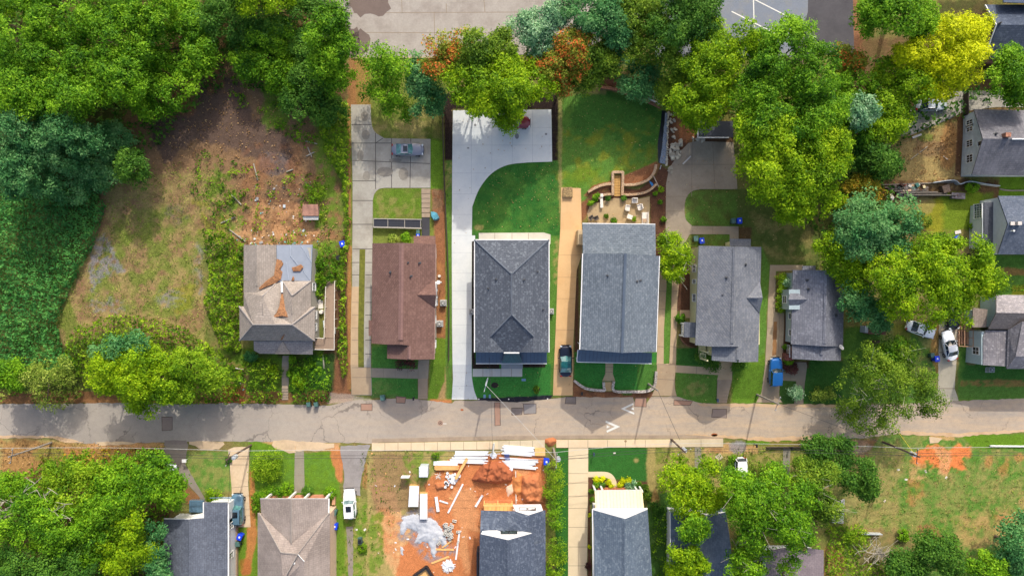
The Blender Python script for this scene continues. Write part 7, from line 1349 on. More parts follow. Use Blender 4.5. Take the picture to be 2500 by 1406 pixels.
# ---------------------------------------------------------------- stairs, garden walls, fences
def stairs(label, pts, n, m, rise=.17, name='steps'):
    """pts: upper-left, upper-right, lower-right, lower-left photo pixels"""
    ul, ur, lr, ll = [G(*p) for p in pts]; r = empty(name, (ul + lr) / 2, label, 'steps')
    for i in range(n):
        t0, t1 = i / n, (i + 1) / n; a, b, c, d_ = ul.lerp(ll, t0), ur.lerp(lr, t0), ur.lerp(lr, t1 * .985), ul.lerp(ll, t1 * .985); z = zg(a.y) + .08
        mb = MB(); mb.prism([(a.x, a.y, z), (b.x, b.y, z), (c.x, c.y, z), (d_.x, d_.y, z)], max(.25, z - zg(c.y) + .1)); mb.build('step', m, r)
    return r
stc = concrete('step_concrete', C(176, 156, 132), .45, C(150, 128, 104))
stairs('concrete front steps of the brown roofed house', [(1021, 924), (1044, 924), (1044, 974), (1021, 974)], 7, stc); stairs('concrete front steps of the light grey house', [(1751, 927), (1786, 927), (1774, 984), (1750, 984)], 7, stc)
stairs('narrow overgrown steps of the taupe roofed house', [(689, 942), (704, 942), (704, 976), (688, 976)], 5, stc); stairs('concrete steps from the parking pad down to the black canopy', [(1029, 461), (1051, 461), (1050, 532), (1030, 532)], 6, stc)
stairs('tan steps in the gap of the curved stone wall', [(1477, 932), (1494, 932), (1494, 954), (1476, 954)], 4, concrete('step_tan', C(216, 182, 130), .3)); stairs('timber garden steps up to the upper lawn', [(1499, 428), (1515, 428), (1515, 480), (1499, 480)], 8, seam('timber_tread', C(206, 160, 90), .5, .9))
tb = brickish('stone_tan', C(214, 184, 148), C(190, 150, 112), 1.3); tw_ = brickish('stone_white', C(226, 216, 204), C(188, 174, 160), 1.3, C(130, 116, 104)); tr2 = brickish('stone_rust', C(168, 116, 86), C(140, 96, 76), 1.3)
def gwall(label, pts, wpx, ht, m, name='garden_wall', cat='wall'):
    q = [G(*p) for p in smooth_line(pts, 3)]; mb = MB(); wd = wpx * SPX / 2
    L_, R_ = [], []
    for i, p in enumerate(q):
        a = q[max(0, i - 1)]; b = q[min(len(q) - 1, i + 1)]; d_ = Vector((b.x - a.x, b.y - a.y, 0)).normalized(); n = Vector((-d_.y, d_.x, 0)) * wd
        L_.append(Vector((p.x, p.y, zg(p.y) + ht)) + n); R_.append(Vector((p.x, p.y, zg(p.y) + ht)) - n)
    for i in range(len(q) - 1): mb.prism([L_[i], L_[i + 1], R_[i + 1], R_[i]], ht + .3)
    return tag(mb.build(name, m), label, cat)
gwall('upper curved tan garden wall left of the timber steps', [(1435, 470), (1454, 459), (1474, 452), (1494, 449.5)], 6, .5, tb); gwall('upper curved tan garden wall right of the timber steps', [(1521, 452), (1545, 452), (1565, 447.5), (1582, 439), (1596, 422), (1600, 403)], 6, .5, tb)
gwall('lower tan garden wall left of the timber steps', [(1460, 485), (1474, 476.5), (1494, 475)], 5.5, .45, tb); gwall('lower tan garden wall right of the timber steps', [(1519, 476.5), (1542, 476), (1570, 472), (1588, 463), (1602, 450)], 5.5, .45, tb)
gwall('u shaped stone cheek wall around the timber steps', [(1495, 478), (1495, 450), (1495, 424), (1496, 422), (1519, 422), (1519.5, 424), (1519, 450), (1518, 478)], 6, .6, tb)
gwall('rusty stone wall at the top edge of the upper lawn', [(1464, 216), (1488, 217.5), (1515, 224), (1540, 233)], 6, .5, tr2); gwall('rusty stone wall slanting down to the pond liner', [(1560, 241), (1590, 253), (1620, 267)], 6, .5, tr2)
gwall('white rail lying along the slanting garden wall', [(1582, 243), (1622, 266)], 2, .7, trimw, 'rail', 'rail'); gwall('white stone front wall left of the tan steps', [(1401, 928), (1423, 944), (1443, 950), (1474, 952), (1474, 945), (1473, 932)], 6, .5, tw_); gwall('white stone front wall right of the tan steps', [(1498, 930), (1498, 953), (1540, 955), (1577, 954), (1594, 945), (1599, 931), (1601, 906)], 6, .5, tw_)
gwall('curved brick edging by the side porch', [(1659, 817), (1664, 830), (1676, 842), (1690, 848)], 3, .15, tr2, 'edging', 'edging'); gwall('low timber kerb at the back fence of the straw yard', [(2150, 452), (2260, 448), (2330, 446)], 2, .3, plain('old_timber', C(150, 140, 126), .9), 'kerb', 'kerb')
gwall('thin dark fence line between the brown house lot and the white driveway', [(1081, 235), (1083, 380), (1087, 480), (1096, 700), (1096, 880)], 1.6, .7, plain('fence_dark', C(70, 58, 50), .9), 'fence', 'fence'); gwall('wavy metal fence behind the junk in the back yards', [(2270, 448), (2320, 442), (2336, 452), (2358, 445), (2400, 452), (2432, 456)], 1.6, .9, metal, 'fence', 'fence')
gwall('fallen white fence rail in the straw yard', [(2262, 334), (2248, 326)] if False else [(2226, 337), (2248, 329)], 5, .2, plain('white_weathered', C(212, 206, 196), .8), 'slab_kerb', 'kerb'); gwall('white painted block edging at the right edge of the bottom lot', [(2415, 1087), (2500, 1088), (2560, 1088)], 2.6, .3, trimw, 'edging', 'edging')
gwall('dark fence line down the middle of the back lots', [(2352, 230), (2352, 285)], 1.5, 1.2, plain('fence_dark', C(70, 58, 50), .9), 'fence', 'fence'); gwall('thin dark rail south of the road at the mossy walk', [(1870, 1091), (2000, 1090)], 1.5, .5, plain('fence_dark', C(70, 58, 50), .9), 'fence', 'fence'); gwall('white pole lying on posts in the bottom right weeds', [(2098, 1299), (2148, 1300)], 2, .8, metal, 'rail', 'rail')
gwall('timber edging below the chain of yards at the right', [(2440, 462), (2470, 466), (2560, 464)], 3, .2, plain('old_timber', C(150, 140, 126), .9), 'edging', 'edging')
# pond liner
mb = MB(); sheet_faces(mb, rough_edge([(1616, 270), (1628, 272), (1622, 320), (1616, 400), (1607, 398), (1606, 350)], 1, 2), .05); tag(mb.build('pond_liner', plain('liner_black', C(28, 30, 38), .35, var=.5, sc=2)), 'wrinkled black liner strip beside the upper lawn', 'pond liner')
mb = MB(); sheet_faces(mb, rough_edge([(1624, 276), (1630, 277), (1627, 402), (1610, 398), (1617, 350)], .8, 3), .09); tag(mb.build('gravel_bed', brickish('gravel_blue', C(170, 182, 196), C(120, 128, 140), 3)), kind='structure')
def rockmesh(mb, c, s, rs, flat=.45):
    vs = []; n = 7; a0 = rs.uniform(0, 6); el = rs.uniform(.45, .8)
    for k_ in range(n): a = 6.2832 * k_ / n; rr = s * rs.uniform(.75, 1.15); x, y = rr * math.cos(a), rr * el * math.sin(a); vs.append(Vector((c[0] + x * math.cos(a0) - y * math.sin(a0), c[1] + x * math.sin(a0) + y * math.cos(a0), c[2])))
    top = [Vector((v.x * .8 + c[0] * .2, v.y * .8 + c[1] * .2, c[2] + s * flat)) for v in vs]; mb.face(top)
    for i in range(n): j = (i + 1) % n; mb.face([vs[i], vs[j], top[j], top[i]])
rk = brickish('rock_cream', C(232, 220, 194), C(180, 168, 146), .5); rs = random.Random(4)
for (cx, cy, dx, dy, n, lb, s0) in ((1641, 292, 6, 16, 7, 'loose cream stone in the upper mulch beside the gravel bed', .32), (1648, 325, 8, 12, 6, 'cream stone on the red dirt beside the gravel bed', .35), (1653, 352, 12, 9, 10, 'cream stone in the upper rubble heap', .4), (1648, 374, 14, 14, 16, 'cream stone in the big rubble heap by the shaded driveway', .42), (1637, 412, 5, 12, 4, 'cream stone at the lower end of the rubble', .38), (1712, 340, 22, 4, 9, 'grey stone along the shed base', .35)):
    for i in range(n):
        g = G(cx + rs.uniform(-dx, dx), cy + rs.uniform(-dy, dy)); mb = MB(); rockmesh(mb, (g.x, g.y, g.z), s0 * rs.uniform(.7, 1.3), rs); tag(mb.build('rock', rk), lb, 'rock', 'stones left over from the garden walls')
for i in range(22):
    t = i / 21; px, py = (1631 - 4 * t, 277 + 125 * t); g = G(px, py); mb = MB(); rockmesh(mb, (g.x, g.y, g.z), .24 * rs.uniform(.8, 1.3), rs, .9); tag(mb.build('rock', rk), 'cream edging stone along the right side of the gravel bed', 'rock', 'edging stones of the gravel bed')

# ---------------------------------------------------------------- small things on the north side
def boxthing(name, label, cat, px, py, w_, d_, h_, rz, m, group=None, z=0, bevel=0):
    g = G(px, py); r = MB(); r.box((g.x, g.y, g.z + z), (w_, d_, h_), rz); return tag(r.build(name, m, None, bevel=bevel), label, cat, group)
acunit(1082.5, 739.6, 'upper air conditioner beside the brown roofed house'); acunit(1074, 790, 'lower air conditioner beside the brown roofed house'); acunit(1152, 761, 'air conditioner at the left wall of the hip roofed house', s=.7); acunit(1345, 760, 'air conditioner at the right wall of the hip roofed house', s=.7)
r = empty('black_canopy', G(975, 547), 'low black corrugated patio cover behind the brown roofed house', 'canopy'); mb = MB(); mb.prism([P(911, 535, 3.1), P(1029, 537, 3.1), P(1029, 556, 2.9), P(911, 553, 2.9)], .08); mb.build('cover', seam('black_corrugated', C(58, 60, 68), .25, .5), r)
mb = MB(); [mb.prism([P(a, 535, 3.16), P(a + 1.6, 535, 3.16), P(a + 1.6, 555, 2.96), P(a, 555, 2.96)], .05) for a in (911, 946, 987, 1026)]; mb.prism([P(911, 553, 3.0), P(1029, 556, 3.0), P(1029, 559, 3.0), P(911, 556, 3.0)], .1); mb.prism([P(911, 533, 3.2), P(1029, 535, 3.2), P(1029, 537, 3.2), P(911, 535, 3.2)], .1); mb.build('frame', plain('frame_grey', C(170, 164, 152), .7), r)
mb = MB(); [mb.box((P(a, b, 2.9).x, P(a, b, 2.9).y, 1.9), (.1, .1, 1.0)) for a in (912, 1028) for b in (537, 553)]; mb.build('posts', plain('frame_grey', C(170, 164, 152), .7), r)
slab('path', [(1030, 532), (1049, 532), (1049, 576), (1030, 576)], plain('rubber_mat', C(64, 64, 70), .8), .08)
mb = MB(); g = G(1062, 528)
rockmesh(mb, (g.x, g.y, g.z), .95, rs, .6); rockmesh(mb, (g.x - .1, g.y - .2, g.z + .5), .5, rs, .6)
tag(mb.build('tarp_bundle', plain('tarp_teal', C(92, 164, 182), .45, var=.4, sc=1.5)), 'bundle under a teal and white tarp beside the concrete steps', 'tarp bundle'); 
boxthing('planter_hay', 'square straw topped planter at the head of the tan driveway', 'planter', 1386, 470, 1.4, 1.45, .45, 0, brickish('straw_box', C(196, 164, 112), C(120, 100, 70), 2))
def chair(label, px, py, rz, m, s=1.0, name='patio_chair'):
    r = empty(name, (0, 0, 0), label, 'chair')
    mb = MB(); mb.box((0, 0, .38), (.62, .62, .12)); mb.build('seat', m, r, bevel=.03); mb = MB(); mb.box((0, .33, .42), (.66, .12, .55)); mb.build('backrest', m, r, bevel=.03)
    for j in (-1, 1):
        mb = MB(); mb.box((j * .36, .02, .55), (.1, .62, .08)); mb.build('armrest', m, r)
        for i in (-1, 1): mb = MB(); mb.box((j * .3, i * .28, 0), (.07, .07, .4)); mb.build('leg', m, r)
    r.location = G(px, py) + Vector((0, 0, .03)); r.rotation_euler.z = rz; r.scale = (s, s, s); return r
wc = plain('patio_white', C(232, 224, 212), .6); 
chair('white patio chair nearest the garden wall', 1548, 492, 0, wc, 1.1); chair('white patio chair left of the group, facing right', 1531, 509, 1.4, wc, 1.1); chair('white patio chair right of the group, facing left', 1560, 507, -1.3, wc, 1.1); chair('white patio chair nearest the house', 1536, 530, 2.8, wc, 1.0)
dc = plain('patio_dark', C(96, 88, 80), .7); chair('dark patio chair by the back left corner of the largest house', 1443, 533, .6, dc, .9); chair('second dark patio chair, touching the eave of the largest house', 1455, 534, .4, dc, .9)
r = empty('sun_lounger', G(1468, 492), 'white sun lounger below the garden wall', 'lounger'); g = G(1468, 492); mb = MB(); mb.box((g.x, g.y - .2, g.z + .3), (.42, 1.6, .1), .04); mb.build('bed', wc, r); mb = MB(); mb.box((g.x, g.y + .85, g.z + .34), (.42, .5, .25), .04); mb.build('headrest', wc, r); mb = MB(); [mb.box((g.x + a, g.y + b, g.z), (.05, .05, .3)) for a in (-.16, .16) for b in (-.8, .8)]; mb.build('legs', wc, r)
r = empty('patio_sofa', G(1573, 533), 'white outdoor bench with cushions against the largest house', 'bench'); g = G(1573, 533); mb = MB(); mb.box((g.x, g.y, g.z), (.85, 1.7, .45)); mb.build('seat', wc, r, bevel=.03); mb = MB(); mb.box((g.x + .42, g.y, g.z + .3), (.12, 1.7, .5)); mb.build('backrest', wc, r); mb = MB(); mb.box((g.x - .05, g.y - .4, g.z + .45), (.6, .55, .12)); mb.build('cushion', plain('cushion_tan', C(190, 160, 130), .9), r, bevel=.03)
gwall('long white board leaning across the shaded driveway', [(1667, 401), (1686, 382)], 3.2, .15, plain('board_white', C(222, 212, 200), .7), 'plank', 'plank'); gwall('pale plank lying at the end of the garden wall', [(1594, 428), (1608, 457)], 2, .2, plain('board_pale', C(190, 170, 150), .8), 'plank', 'plank'); gwall('broken white stick beside the liner end', [(1611, 414), (1614, 404)], 1.4, .1, trimw, 'plank', 'plank')
mb = MB(); sheet_faces(mb, [(1584, 441), (1592, 446), (1597, 455), (1592, 457), (1588, 450)], .06); tag(mb.build('blue_tarp', plain('tarp_bright', C(40, 130, 200), .4)), 'scrap of bright blue tarp between the garden walls', 'tarp')
r = empty('garden_bench', G(1600, 245), 'small white framed bench in the shade above the slanting wall', 'bench'); mb = MB(); a, b = G(1592, 238), G(1607, 248); dd = Vector((.1, -.45, 0)); [mb.tube(p + Vector((0, 0, .5)), q + Vector((0, 0, .5)), .035, .035, 4) for p, q in ((a, b), (a + dd, b + dd), (a, a + dd), (b, b + dd))]; mb.build('frame', wc, r)
boxthing('window_frame', 'white window frame lying beside the wooden ramp', 'window frame', 783, 742, .75, 1.4, .08, .05, wc); g = G(783, 742); 
mb = MB(); g = G(786, 761); mb.tube(g, g + Vector((0, 0, .6)), .33, .3, 14); tag(mb.build('bucket', wc), 'round white tub between ramp and taupe house', 'bucket')
mb = MB(); g = G(829, 630); mb.tube(g, g + Vector((0, 0, .7)), .36, .4, 14); tag(mb.build('black_tub', blk), 'round black tub in the hedge below the blue bin', 'tub')
mb = MB(); g = G(1073, 674); mb.tube(g, g + Vector((0, 0, .35)), .22, .22, 12); tag(mb.build('white_pipe_stub', wc), 'short round white pipe beside the brown house', 'pipe')
boxthing('washing_machine', 'white sheet metal appliance on the ramp platform', 'appliance', 799, 790, .8, 1.1, .8, .1, plain('glaze', C(196, 206, 204), .3)); boxthing('plastic_crate', 'pale plastic crate at the edge of the ramp', 'crate', 815, 806, .6, 1.0, .5, 0, plain('glaze2', C(206, 214, 210), .4))
boxthing('meter_box', 'left of the two blue utility lids in the front lawn', 'utility box', 1183, 967, .34, .55, .1, 0, plain('box_blue', C(110, 150, 180), .6)); boxthing('meter_box', 'right of the two blue utility lids in the front lawn', 'utility box', 1196, 967, .34, .55, .1, 0, plain('box_blue', C(110, 150, 180), .6)); boxthing('meter_box', 'blue utility lid in the middle of the front lawn', 'utility box', 1278.5, 927, .65, .35, .1, 0, plain('box_blue', C(110, 150, 180), .6))
for px, py in ((1198, 940), (1310, 945)): mb = MB(); sheet_faces(mb, rough_edge(ell(px + 10 * (px < 1200), py + 5 * (px > 1200), 9, 7), .8, 5), .02); tag(mb.build('mulch_ring', plain('mulch_dark', C(48, 38, 36), 1, var=.4, sc=6)), kind='structure')
def mailbox(label, px, py, col):
    g = G(px, py); r = empty('mailbox', g, label, 'mailbox'); mb = MB(); mb.box((g.x, g.y, g.z), (.1, .1, 1.1)); mb.build('post', plain('post_dark', C(60, 52, 48), .8), r); mb = MB(); mb.box((g.x, g.y, g.z + 1.05), (.26, .5, .26)); mb.build('box', col, r, bevel=.04)
mailbox('dark mailbox beside the brown house steps', 1012, 970, blk); mailbox('blue grey mailbox beside the light grey house steps', 1747, 974, plain('mail_blue', C(70, 90, 120), .5)); mailbox('dark mailbox on the lawn beside the new driveway', 1448, 1104, plain('mail_teal', C(40, 62, 84), .5)); mailbox('black mailbox by the road near the pale pickup', 1841, 1084, blk); mailbox('mailbox on the clay bank under the curved wall', 1419, 958, blk); mailbox('black mailbox at the mossy walk', 1926, 1090, blk)
r = empty('yard_sign', G(458, 1120), 'white square yard sign at the curve of the concrete walk', 'sign'); g = G(458, 1120); mb = MB(); mb.box((g.x, g.y, 1.1), (.65, .5, .06)); mb.build('board', trimw, r); mb = MB(); mb.box((g.x, g.y, 0), (.08, .08, 1.1)); mb.build('post', wc, r)
mb = MB(); c0 = G(1075, 1032); sheet_faces(mb, ell(1075, 1032, 7.5, 7.5, 20), .034); sheet_faces(mb, ell(1075, 1032, 5, 5, 18), .04, 1); sheet_faces(mb, ell(1075, 1032, 3.4, 3.4, 16), .046, 0); sheet_faces(mb, ell(1075, 1032, 2.2, 2.2, 14), .052, 1); tag(mb.build('manhole_cover', [concrete('manhole_ring', C(190, 160, 138), .3), plain('iron_brown', C(104, 78, 66), .7)]), 'round manhole cover with a pale ring in the road', 'manhole cover')
mb = MB(); sheet_faces(mb, [(1081, 1033), (1090, 1033), (1090, 1034.5), (1081, 1034.5)], .034); tag(mb.build('survey_mark', wp), kind='structure')
mb = MB(); sheet_faces(mb, ell(1527, 1076, 3, 3, 14), .14); tag(mb.build('water_cover', plain('iron_tan', C(150, 124, 90), .7)), 'round utility cover in the new sidewalk', 'cover')
for px in (1169, 1242, 1337): mb = MB(); sheet_faces(mb, ell(px, 974 if px < 1300 else 973, 1.6, 1.6, 10), .03); tag(mb.build('drain_cap', trimw), 'small white drain cap in the black fabric strip by the road', 'drain cap', 'drain caps along the black fabric')
boxthing('garden_table', 'long low table in the far right back yard', 'table', 2335, 479, 2.0, .9, .5, -.05, brickish('table_mix', C(176, 168, 170), C(120, 90, 80), 1)); boxthing('white_board', 'white board beside the blue bin on the right', 'board', 2338, 567, .9, .5, .1, .2, wc); boxthing('raised_bed', 'dark wooden raised bed on the right hand lawn', 'raised bed', 2134, 845, 1.6, 1.8, .3, .05, brickish('bed_dark', C(92, 72, 60), C(60, 46, 40), 2)); boxthing('timber_deck', 'red brown shed roof under the dark tree', 'shed', 2128, 805, 2.6, 1.2, 1.6, -.05, seam('shed_red', C(120, 76, 68), .3, .8)); boxthing('white_box', 'pale box at the end of the red brown shed', 'box', 2106, 803, .8, 1.0, 1.5, -.05, plain('pale_box', C(190, 196, 204), .6))
boxthing('kerb_stone', 'white marker stone in the light green lawn south', 'stone', 1500, 1105, .35, .22, .12, .1, wc)
# scrap heap by the back fence
jc = [C(206, 170, 130), C(110, 100, 92), C(150, 140, 134), C(60, 72, 66), C(196, 190, 180), C(160, 90, 70), C(90, 60, 44), C(220, 206, 160), C(60, 110, 100)]
for i in range(46):
    px, py = (rs.uniform(2175, 2260), rs.uniform(452, 462)) if i < 22 else (rs.uniform(2165, 2245), rs.uniform(464, 486)); c_ = jc[rs.randrange(9)]
    boxthing('scrap_piece', 'odd piece of scrap in the junk row along the back fence', 'scrap', px, py, rs.uniform(.25, .7), rs.uniform(.2, .5), rs.uniform(.2, .6), rs.uniform(0, 3), plain('junk%d' % jc.index(c_), c_, .8), 'junk piled along the back fence')
for i in range(5): gwall(('uppermost', 'second', 'middle', 'fourth', 'lowest')[i] + ' of the five long poles lying in the junk along the back fence', [(2150 + i * 14, 458 + i * 5), (2240 + i * 22, 462 + i * 4)], 1.2, .4 + .1 * i, woodg, 'pole_scrap', 'scrap')
boxthing('barrel_stack', 'round brown burn barrel in the back yard', 'barrel', 2302, 463, 1.1, 1.1, .9, .3, brickish('barrel', C(110, 92, 80), C(80, 66, 58), 2))
wr = [C(226, 226, 220), C(196, 206, 210), C(120, 190, 180), C(230, 210, 190), C(150, 150, 150)]
dbr = [rs.choice(wr) for _ in range(90)]
for i in range(90):
    a, b = rs.choice([((570, 560), (790, 600)), ((620, 440), (790, 540)), ((600, 590), (780, 598)), ((560, 870), (620, 960)), ((800, 640), (830, 700)), ((2080, 770), (2280, 960))][:3 if i < 66 else 5]); px, py = rs.uniform(a[0], b[0]), rs.uniform(a[1], b[1]); s = rs.uniform(.12, .55) if rs.random() < .3 else rs.uniform(.08, .25)
    boxthing('litter', 'pale bit of litter strewn in the debris yard', 'litter', px, py, s, s * rs.uniform(.4, .9), .06 + s * .2, rs.uniform(0, 3), plain('litter%d' % wr.index(dbr[i]), dbr[i], .7), 'litter in the debris yard')
for i, (a, b) in enumerate((((748, 382), (768, 372)), ((752, 360), (762, 384)), ((700, 420), (716, 414)), ((560, 470), (590, 500)), ((540, 545), (575, 530)), ((600, 650 - 60), (560, 560)), ((620, 400), (630, 440)), ((745, 345), (775, 352)))): gwall(('reddish sawn plank on the burnt slope, left of the ragged hedge', 'upright stub of the crossed timbers by the ragged hedge', 'short branch beside the wet patch on the cleared lot', 'long branch at the meadow edge by the weeds', 'long thin branch pointing at the taupe house', 'grey branch above the taupe roofed house', 'branch standing among the weeds in the middle of the cleared lot', 'uppermost fallen branch on the burnt slope')[i], [a, b], 2.0, .2, barkp, 'fallen_branch', 'branch')
gwall('white plastic pipe lying in the yard left of the taupe house', [(575, 898), (595, 902)], 2, .15, wc, 'pipe', 'pipe'); gwall('weathered log beside the overgrown yard', [(789, 866), (792, 900)], 2.6, .25, barkp, 'log', 'log'); gwall('long thin branch lying across the straw yard', [(2222, 390), (2264, 358)], 1.2, .1, barkp, 'fallen_branch', 'branch'); gwall('short white pipe in the straw yard', [(2303, 382), (2313, 390)], 1.5, .1, wc, 'pipe', 'pipe')
boxthing('concrete_slab', 'pale diamond shaped slab in the scruffy lawn south', 'slab', 1755, 1115, .95, .85, .12, .6, concrete('pad_tan', C(210, 196, 168), .3))
for i, (px, py) in enumerate(((2193, 1146), (2310, 1165), (2260, 1150), (2212, 1170), (2160, 1222), (1470, 1090), (870, 1292), (891, 1292))): boxthing('paper_scrap', 'pale scrap of paper lying on the grass', 'litter', px, py, .4, .25, .04, i, wc, 'scraps of paper on the lawns')

# ---------------------------------------------------------------- building site
bw_ = plain('board_wrap', C(236, 240, 244), .6, var=.06, sc=3); lum = plain('lumber', C(240, 186, 116), .8, var=.12); orn = plain('ply_orange', C(226, 158, 84), .85)
def stack(label, x0, y0, x1, y1, n, m=bw_, rot=0, jit=.25, h=.28, seed=1):
    """boards lying side by side; corners in photo pixels"""
    rr = random.Random(seed); a, b = G(x0, y0), G(x1, y1); c = (a + b) / 2; r = empty('board_stack', c, label, 'board stack'); Lx, Ly = abs(b.x - a.x), abs(b.y - a.y); w_ = Ly / n
    for i in range(n):
        for lay in range(2):
            yy = -Ly / 2 + w_ * (i + .5); dx = rr.uniform(-jit, jit); mb = MB(); t = rot + rr.uniform(-.015, .015)
            mb.box((c.x + dx - yy * math.sin(rot), c.y + yy * math.cos(rot), c.z + .02 + lay * h / 2), (Lx - rr.uniform(0, .3), w_ * .93, h / 2 - .01), t); mb.build('board', m, r)
    return r
stack('uppermost white board stack left of the dirt gap', 1110, 1100.5, 1190, 1112, 3, seed=2); stack('white siding stack below the uppermost one', 1104, 1114, 1188, 1130, 6, rot=-.03, jit=.5, seed=3); stack('white wrapped stack on top of orange lumber', 1061, 1124, 1121, 1134, 2, h=.5, seed=4); stack('orange lumber bundle under the white wrapped stack', 1061, 1135, 1121, 1145, 5, lum, h=.5, seed=5, jit=.06)
stack('upper right fan of white trim boards by the sidewalk', 1227, 1088, 1304, 1110, 9, rot=-.07, jit=.5, seed=6); stack('plywood sheet stack at the right of the white trim boards', 1305, 1092, 1332, 1112, 1, lum, seed=7, jit=.02); stack('lower right fan of white trim boards', 1224, 1118, 1306, 1142, 9, rot=-.07, jit=.6, seed=8)
def bar(label, a, b, wpx, ht, m, name='plank', cat='plank', z=0):
    A, B = G(*a), G(*b); L_ = (B - A).length; c = (A + B) / 2; mb = MB(); mb.box((c.x, c.y, c.z + z), (L_, wpx * SPX, ht), math.atan2(B.y - A.y, B.x - A.x)); return tag(mb.build(name, m), label, cat)
bar('wide lumber plank crossing the white stacks', (1113, 1166), (1141, 1116), 6.5, .2, lum, z=.55); bar('long white beam lying diagonally on the clay', (1094, 1251), (1130, 1181), 4, .15, bw_); bar('short white beam right of the long diagonal one', (1161, 1236), (1178, 1208), 5, .15, bw_); bar('small white board above the gravel heap', (1073, 1221), (1094, 1228), 3.4, .1, bw_); bar('thick white board bundle left of the long diagonal beam', (1065, 1212), (1070, 1247), 7, .3, bw_)
bar('long white board near the cinder blocks', (1122, 1296), (1113, 1365), 4, .12, bw_); bar('orange plank left of the scrap heap', (1054, 1374), (1096, 1358), 4, .1, lum); bar('orange plank on the gravel', (1064, 1340), (1108, 1341), 4, .1, lum); bar('short plank across the orange one', (1080, 1335), (1104, 1318), 3, .1, lum, z=.1); bar('plank bridging the clay trench', (1259, 1149), (1260, 1227), 2, .1, wc, z=.2); bar('small white cross piece at the porch', (1258, 1220), (1263, 1220), 3, .12, wc); bar('stub of timber on the gravel end', (1050, 1318), (1060, 1322), 5, .12, lum); bar('ply offcut beside the rebar ring', (1085, 1150), (1105, 1152), 10, .08, orn)
for (lb, pts, hh, mm_) in (('white storage box with orange side on the clay', [(1002, 1182), (1025, 1182), (1023, 1232), (999, 1232)], .9, bw_), ('second white storage box, right of the first', [(1027, 1201), (1045, 1201), (1045, 1262), (1027, 1262)], .9, bw_)):
    c = [G(*p) for p in pts]; mb = MB(); mb.prism([p + Vector((0, 0, hh)) for p in c], .12); r = empty('board_pallet', sum(c, Vector()) / 4, lb, 'wrapped pallet'); mb.build('cover', mm_, r); mb = MB(); mb.prism([p + Vector((-.02, 0, hh - .14)) for p in c], hh - .14); mb.build('boards', lum, r)
r = empty('portable_toilet', G(1038, 1143), 'white portable toilet on the grass of the clay site', 'portable toilet'); g = G(1038, 1143); mb = MB(); mb.box((g.x, g.y, 0), (1.25, 1.5, 2.1)); mb.build('cabin', plain('toilet_wall', C(190, 200, 206), .5), r, bevel=.04); mb = MB(); mb.box((g.x, g.y, 2.1), (1.35, 1.6, .14), 0, 0, .85); mb.build('roof', bw_, r); mb = MB(); mb.box((g.x, g.y - .77, .1), (.8, .04, 1.8)); mb.build('door', plain('toilet_door', C(120, 136, 146), .5), r)
r = empty('permit_board', G(993, 1158), 'thin white upright board casting a long shadow on the grass', 'notice board'); g = G(993, 1158); mb = MB(); mb.box((g.x, g.y, .6), (1.3, .1, 1.2)); mb.build('board', bw_, r); mb = MB(); [mb.box((g.x + a, g.y, 0), (.08, .08, .7)) for a in (-.55, .55)]; mb.build('posts', lum, r)
r = empty('pallet', G(1238, 1114), 'blue pallet end between the two trim board fans', 'pallet'); g = G(1238, 1114); mb = MB(); [mb.box((g.x - .3 + .2 * k_, g.y, .3), (.1, .9, .08), .1) for k_ in range(4)]; mb.build('slats', plain('pallet_blue', C(40, 90, 170), .6), r)
# gravel heap, clay mounds
def mound(label, poly, hmax, m, seed, name='gravel_heap', kind='stuff', cat=None, amp=2, soft=10):
    xs = [p[0] for p in poly]; ys = [p[1] for p in poly]; nx, ny = int((max(xs) - min(xs)) / 2.2) + 6, int((max(ys) - min(ys)) / 2.2) + 6
    ax, ay = np.meshgrid(np.linspace(min(xs) - 4, max(xs) + 4, nx), np.linspace(min(ys) - 4, max(ys) + 4, ny), indexing='ij'); D = sdist(ax, ay, poly) + amp * (fbm(ax / 6 + seed, ay / 6, 3) - .5) * 2
    hz = np.clip(D / soft, 0, 1) ** .7 * hmax * (.5 + fbm(ax / 9 + seed, ay / 9, 4)) - .06 + (D > 0) * .08; y = (703 - ay) * SPX; z0 = np.interp(y, PY, PZ); k_ = SPX * (H - z0) / H; x = (ax - 1250) * k_; y = (703 - ay) * k_
    z = np.interp(y, PY, PZ) + hz; idv = np.arange(nx * ny).reshape(nx, ny); F4 = np.stack([idv[:-1, :-1], idv[1:, :-1], idv[1:, 1:], idv[:-1, 1:]], -1).reshape(-1, 4); keep = (D.reshape(-1)[F4] > -1.5).any(1)
    o = fastmesh(name, np.stack([x, y, z], -1).reshape(-1, 3), F4[keep][:, ::-1], m, smooth=True); return tag(o, label, cat, kind=kind)
gv = concrete('gravel_pale', C(204, 208, 214), .9, C(166, 172, 182)); mound('spread pale grey gravel heap on the clay site', [(984, 1262), (1000, 1256), (1018, 1254), (1047, 1262), (1062, 1272), (1076, 1286), (1086, 1306), (1094, 1331), (1085, 1336), (1075, 1325), (1066, 1330), (1064, 1362), (1058, 1362), (1050, 1352), (1048, 1325), (1030, 1322), (1010, 1328), (1016, 1310), (1020, 1296), (1000, 1290), (990, 1292), (984, 1308), (978, 1300), (978, 1275)], .28, gv, 3, amp=5, soft=16)
mound('small gravel spill left of the main heap', [(977, 1332), (985, 1336), (984, 1355), (977, 1352)], .12, gv, 9, soft=5)
cl1 = concrete('clay_mound', C(200, 126, 78), .6, C(178, 102, 62)); cl2 = concrete('clay_mound_dark', C(176, 100, 60), .5, C(150, 80, 48)); cl3 = concrete('clay_mound_orange', C(214, 142, 80), .4, C(198, 122, 66))
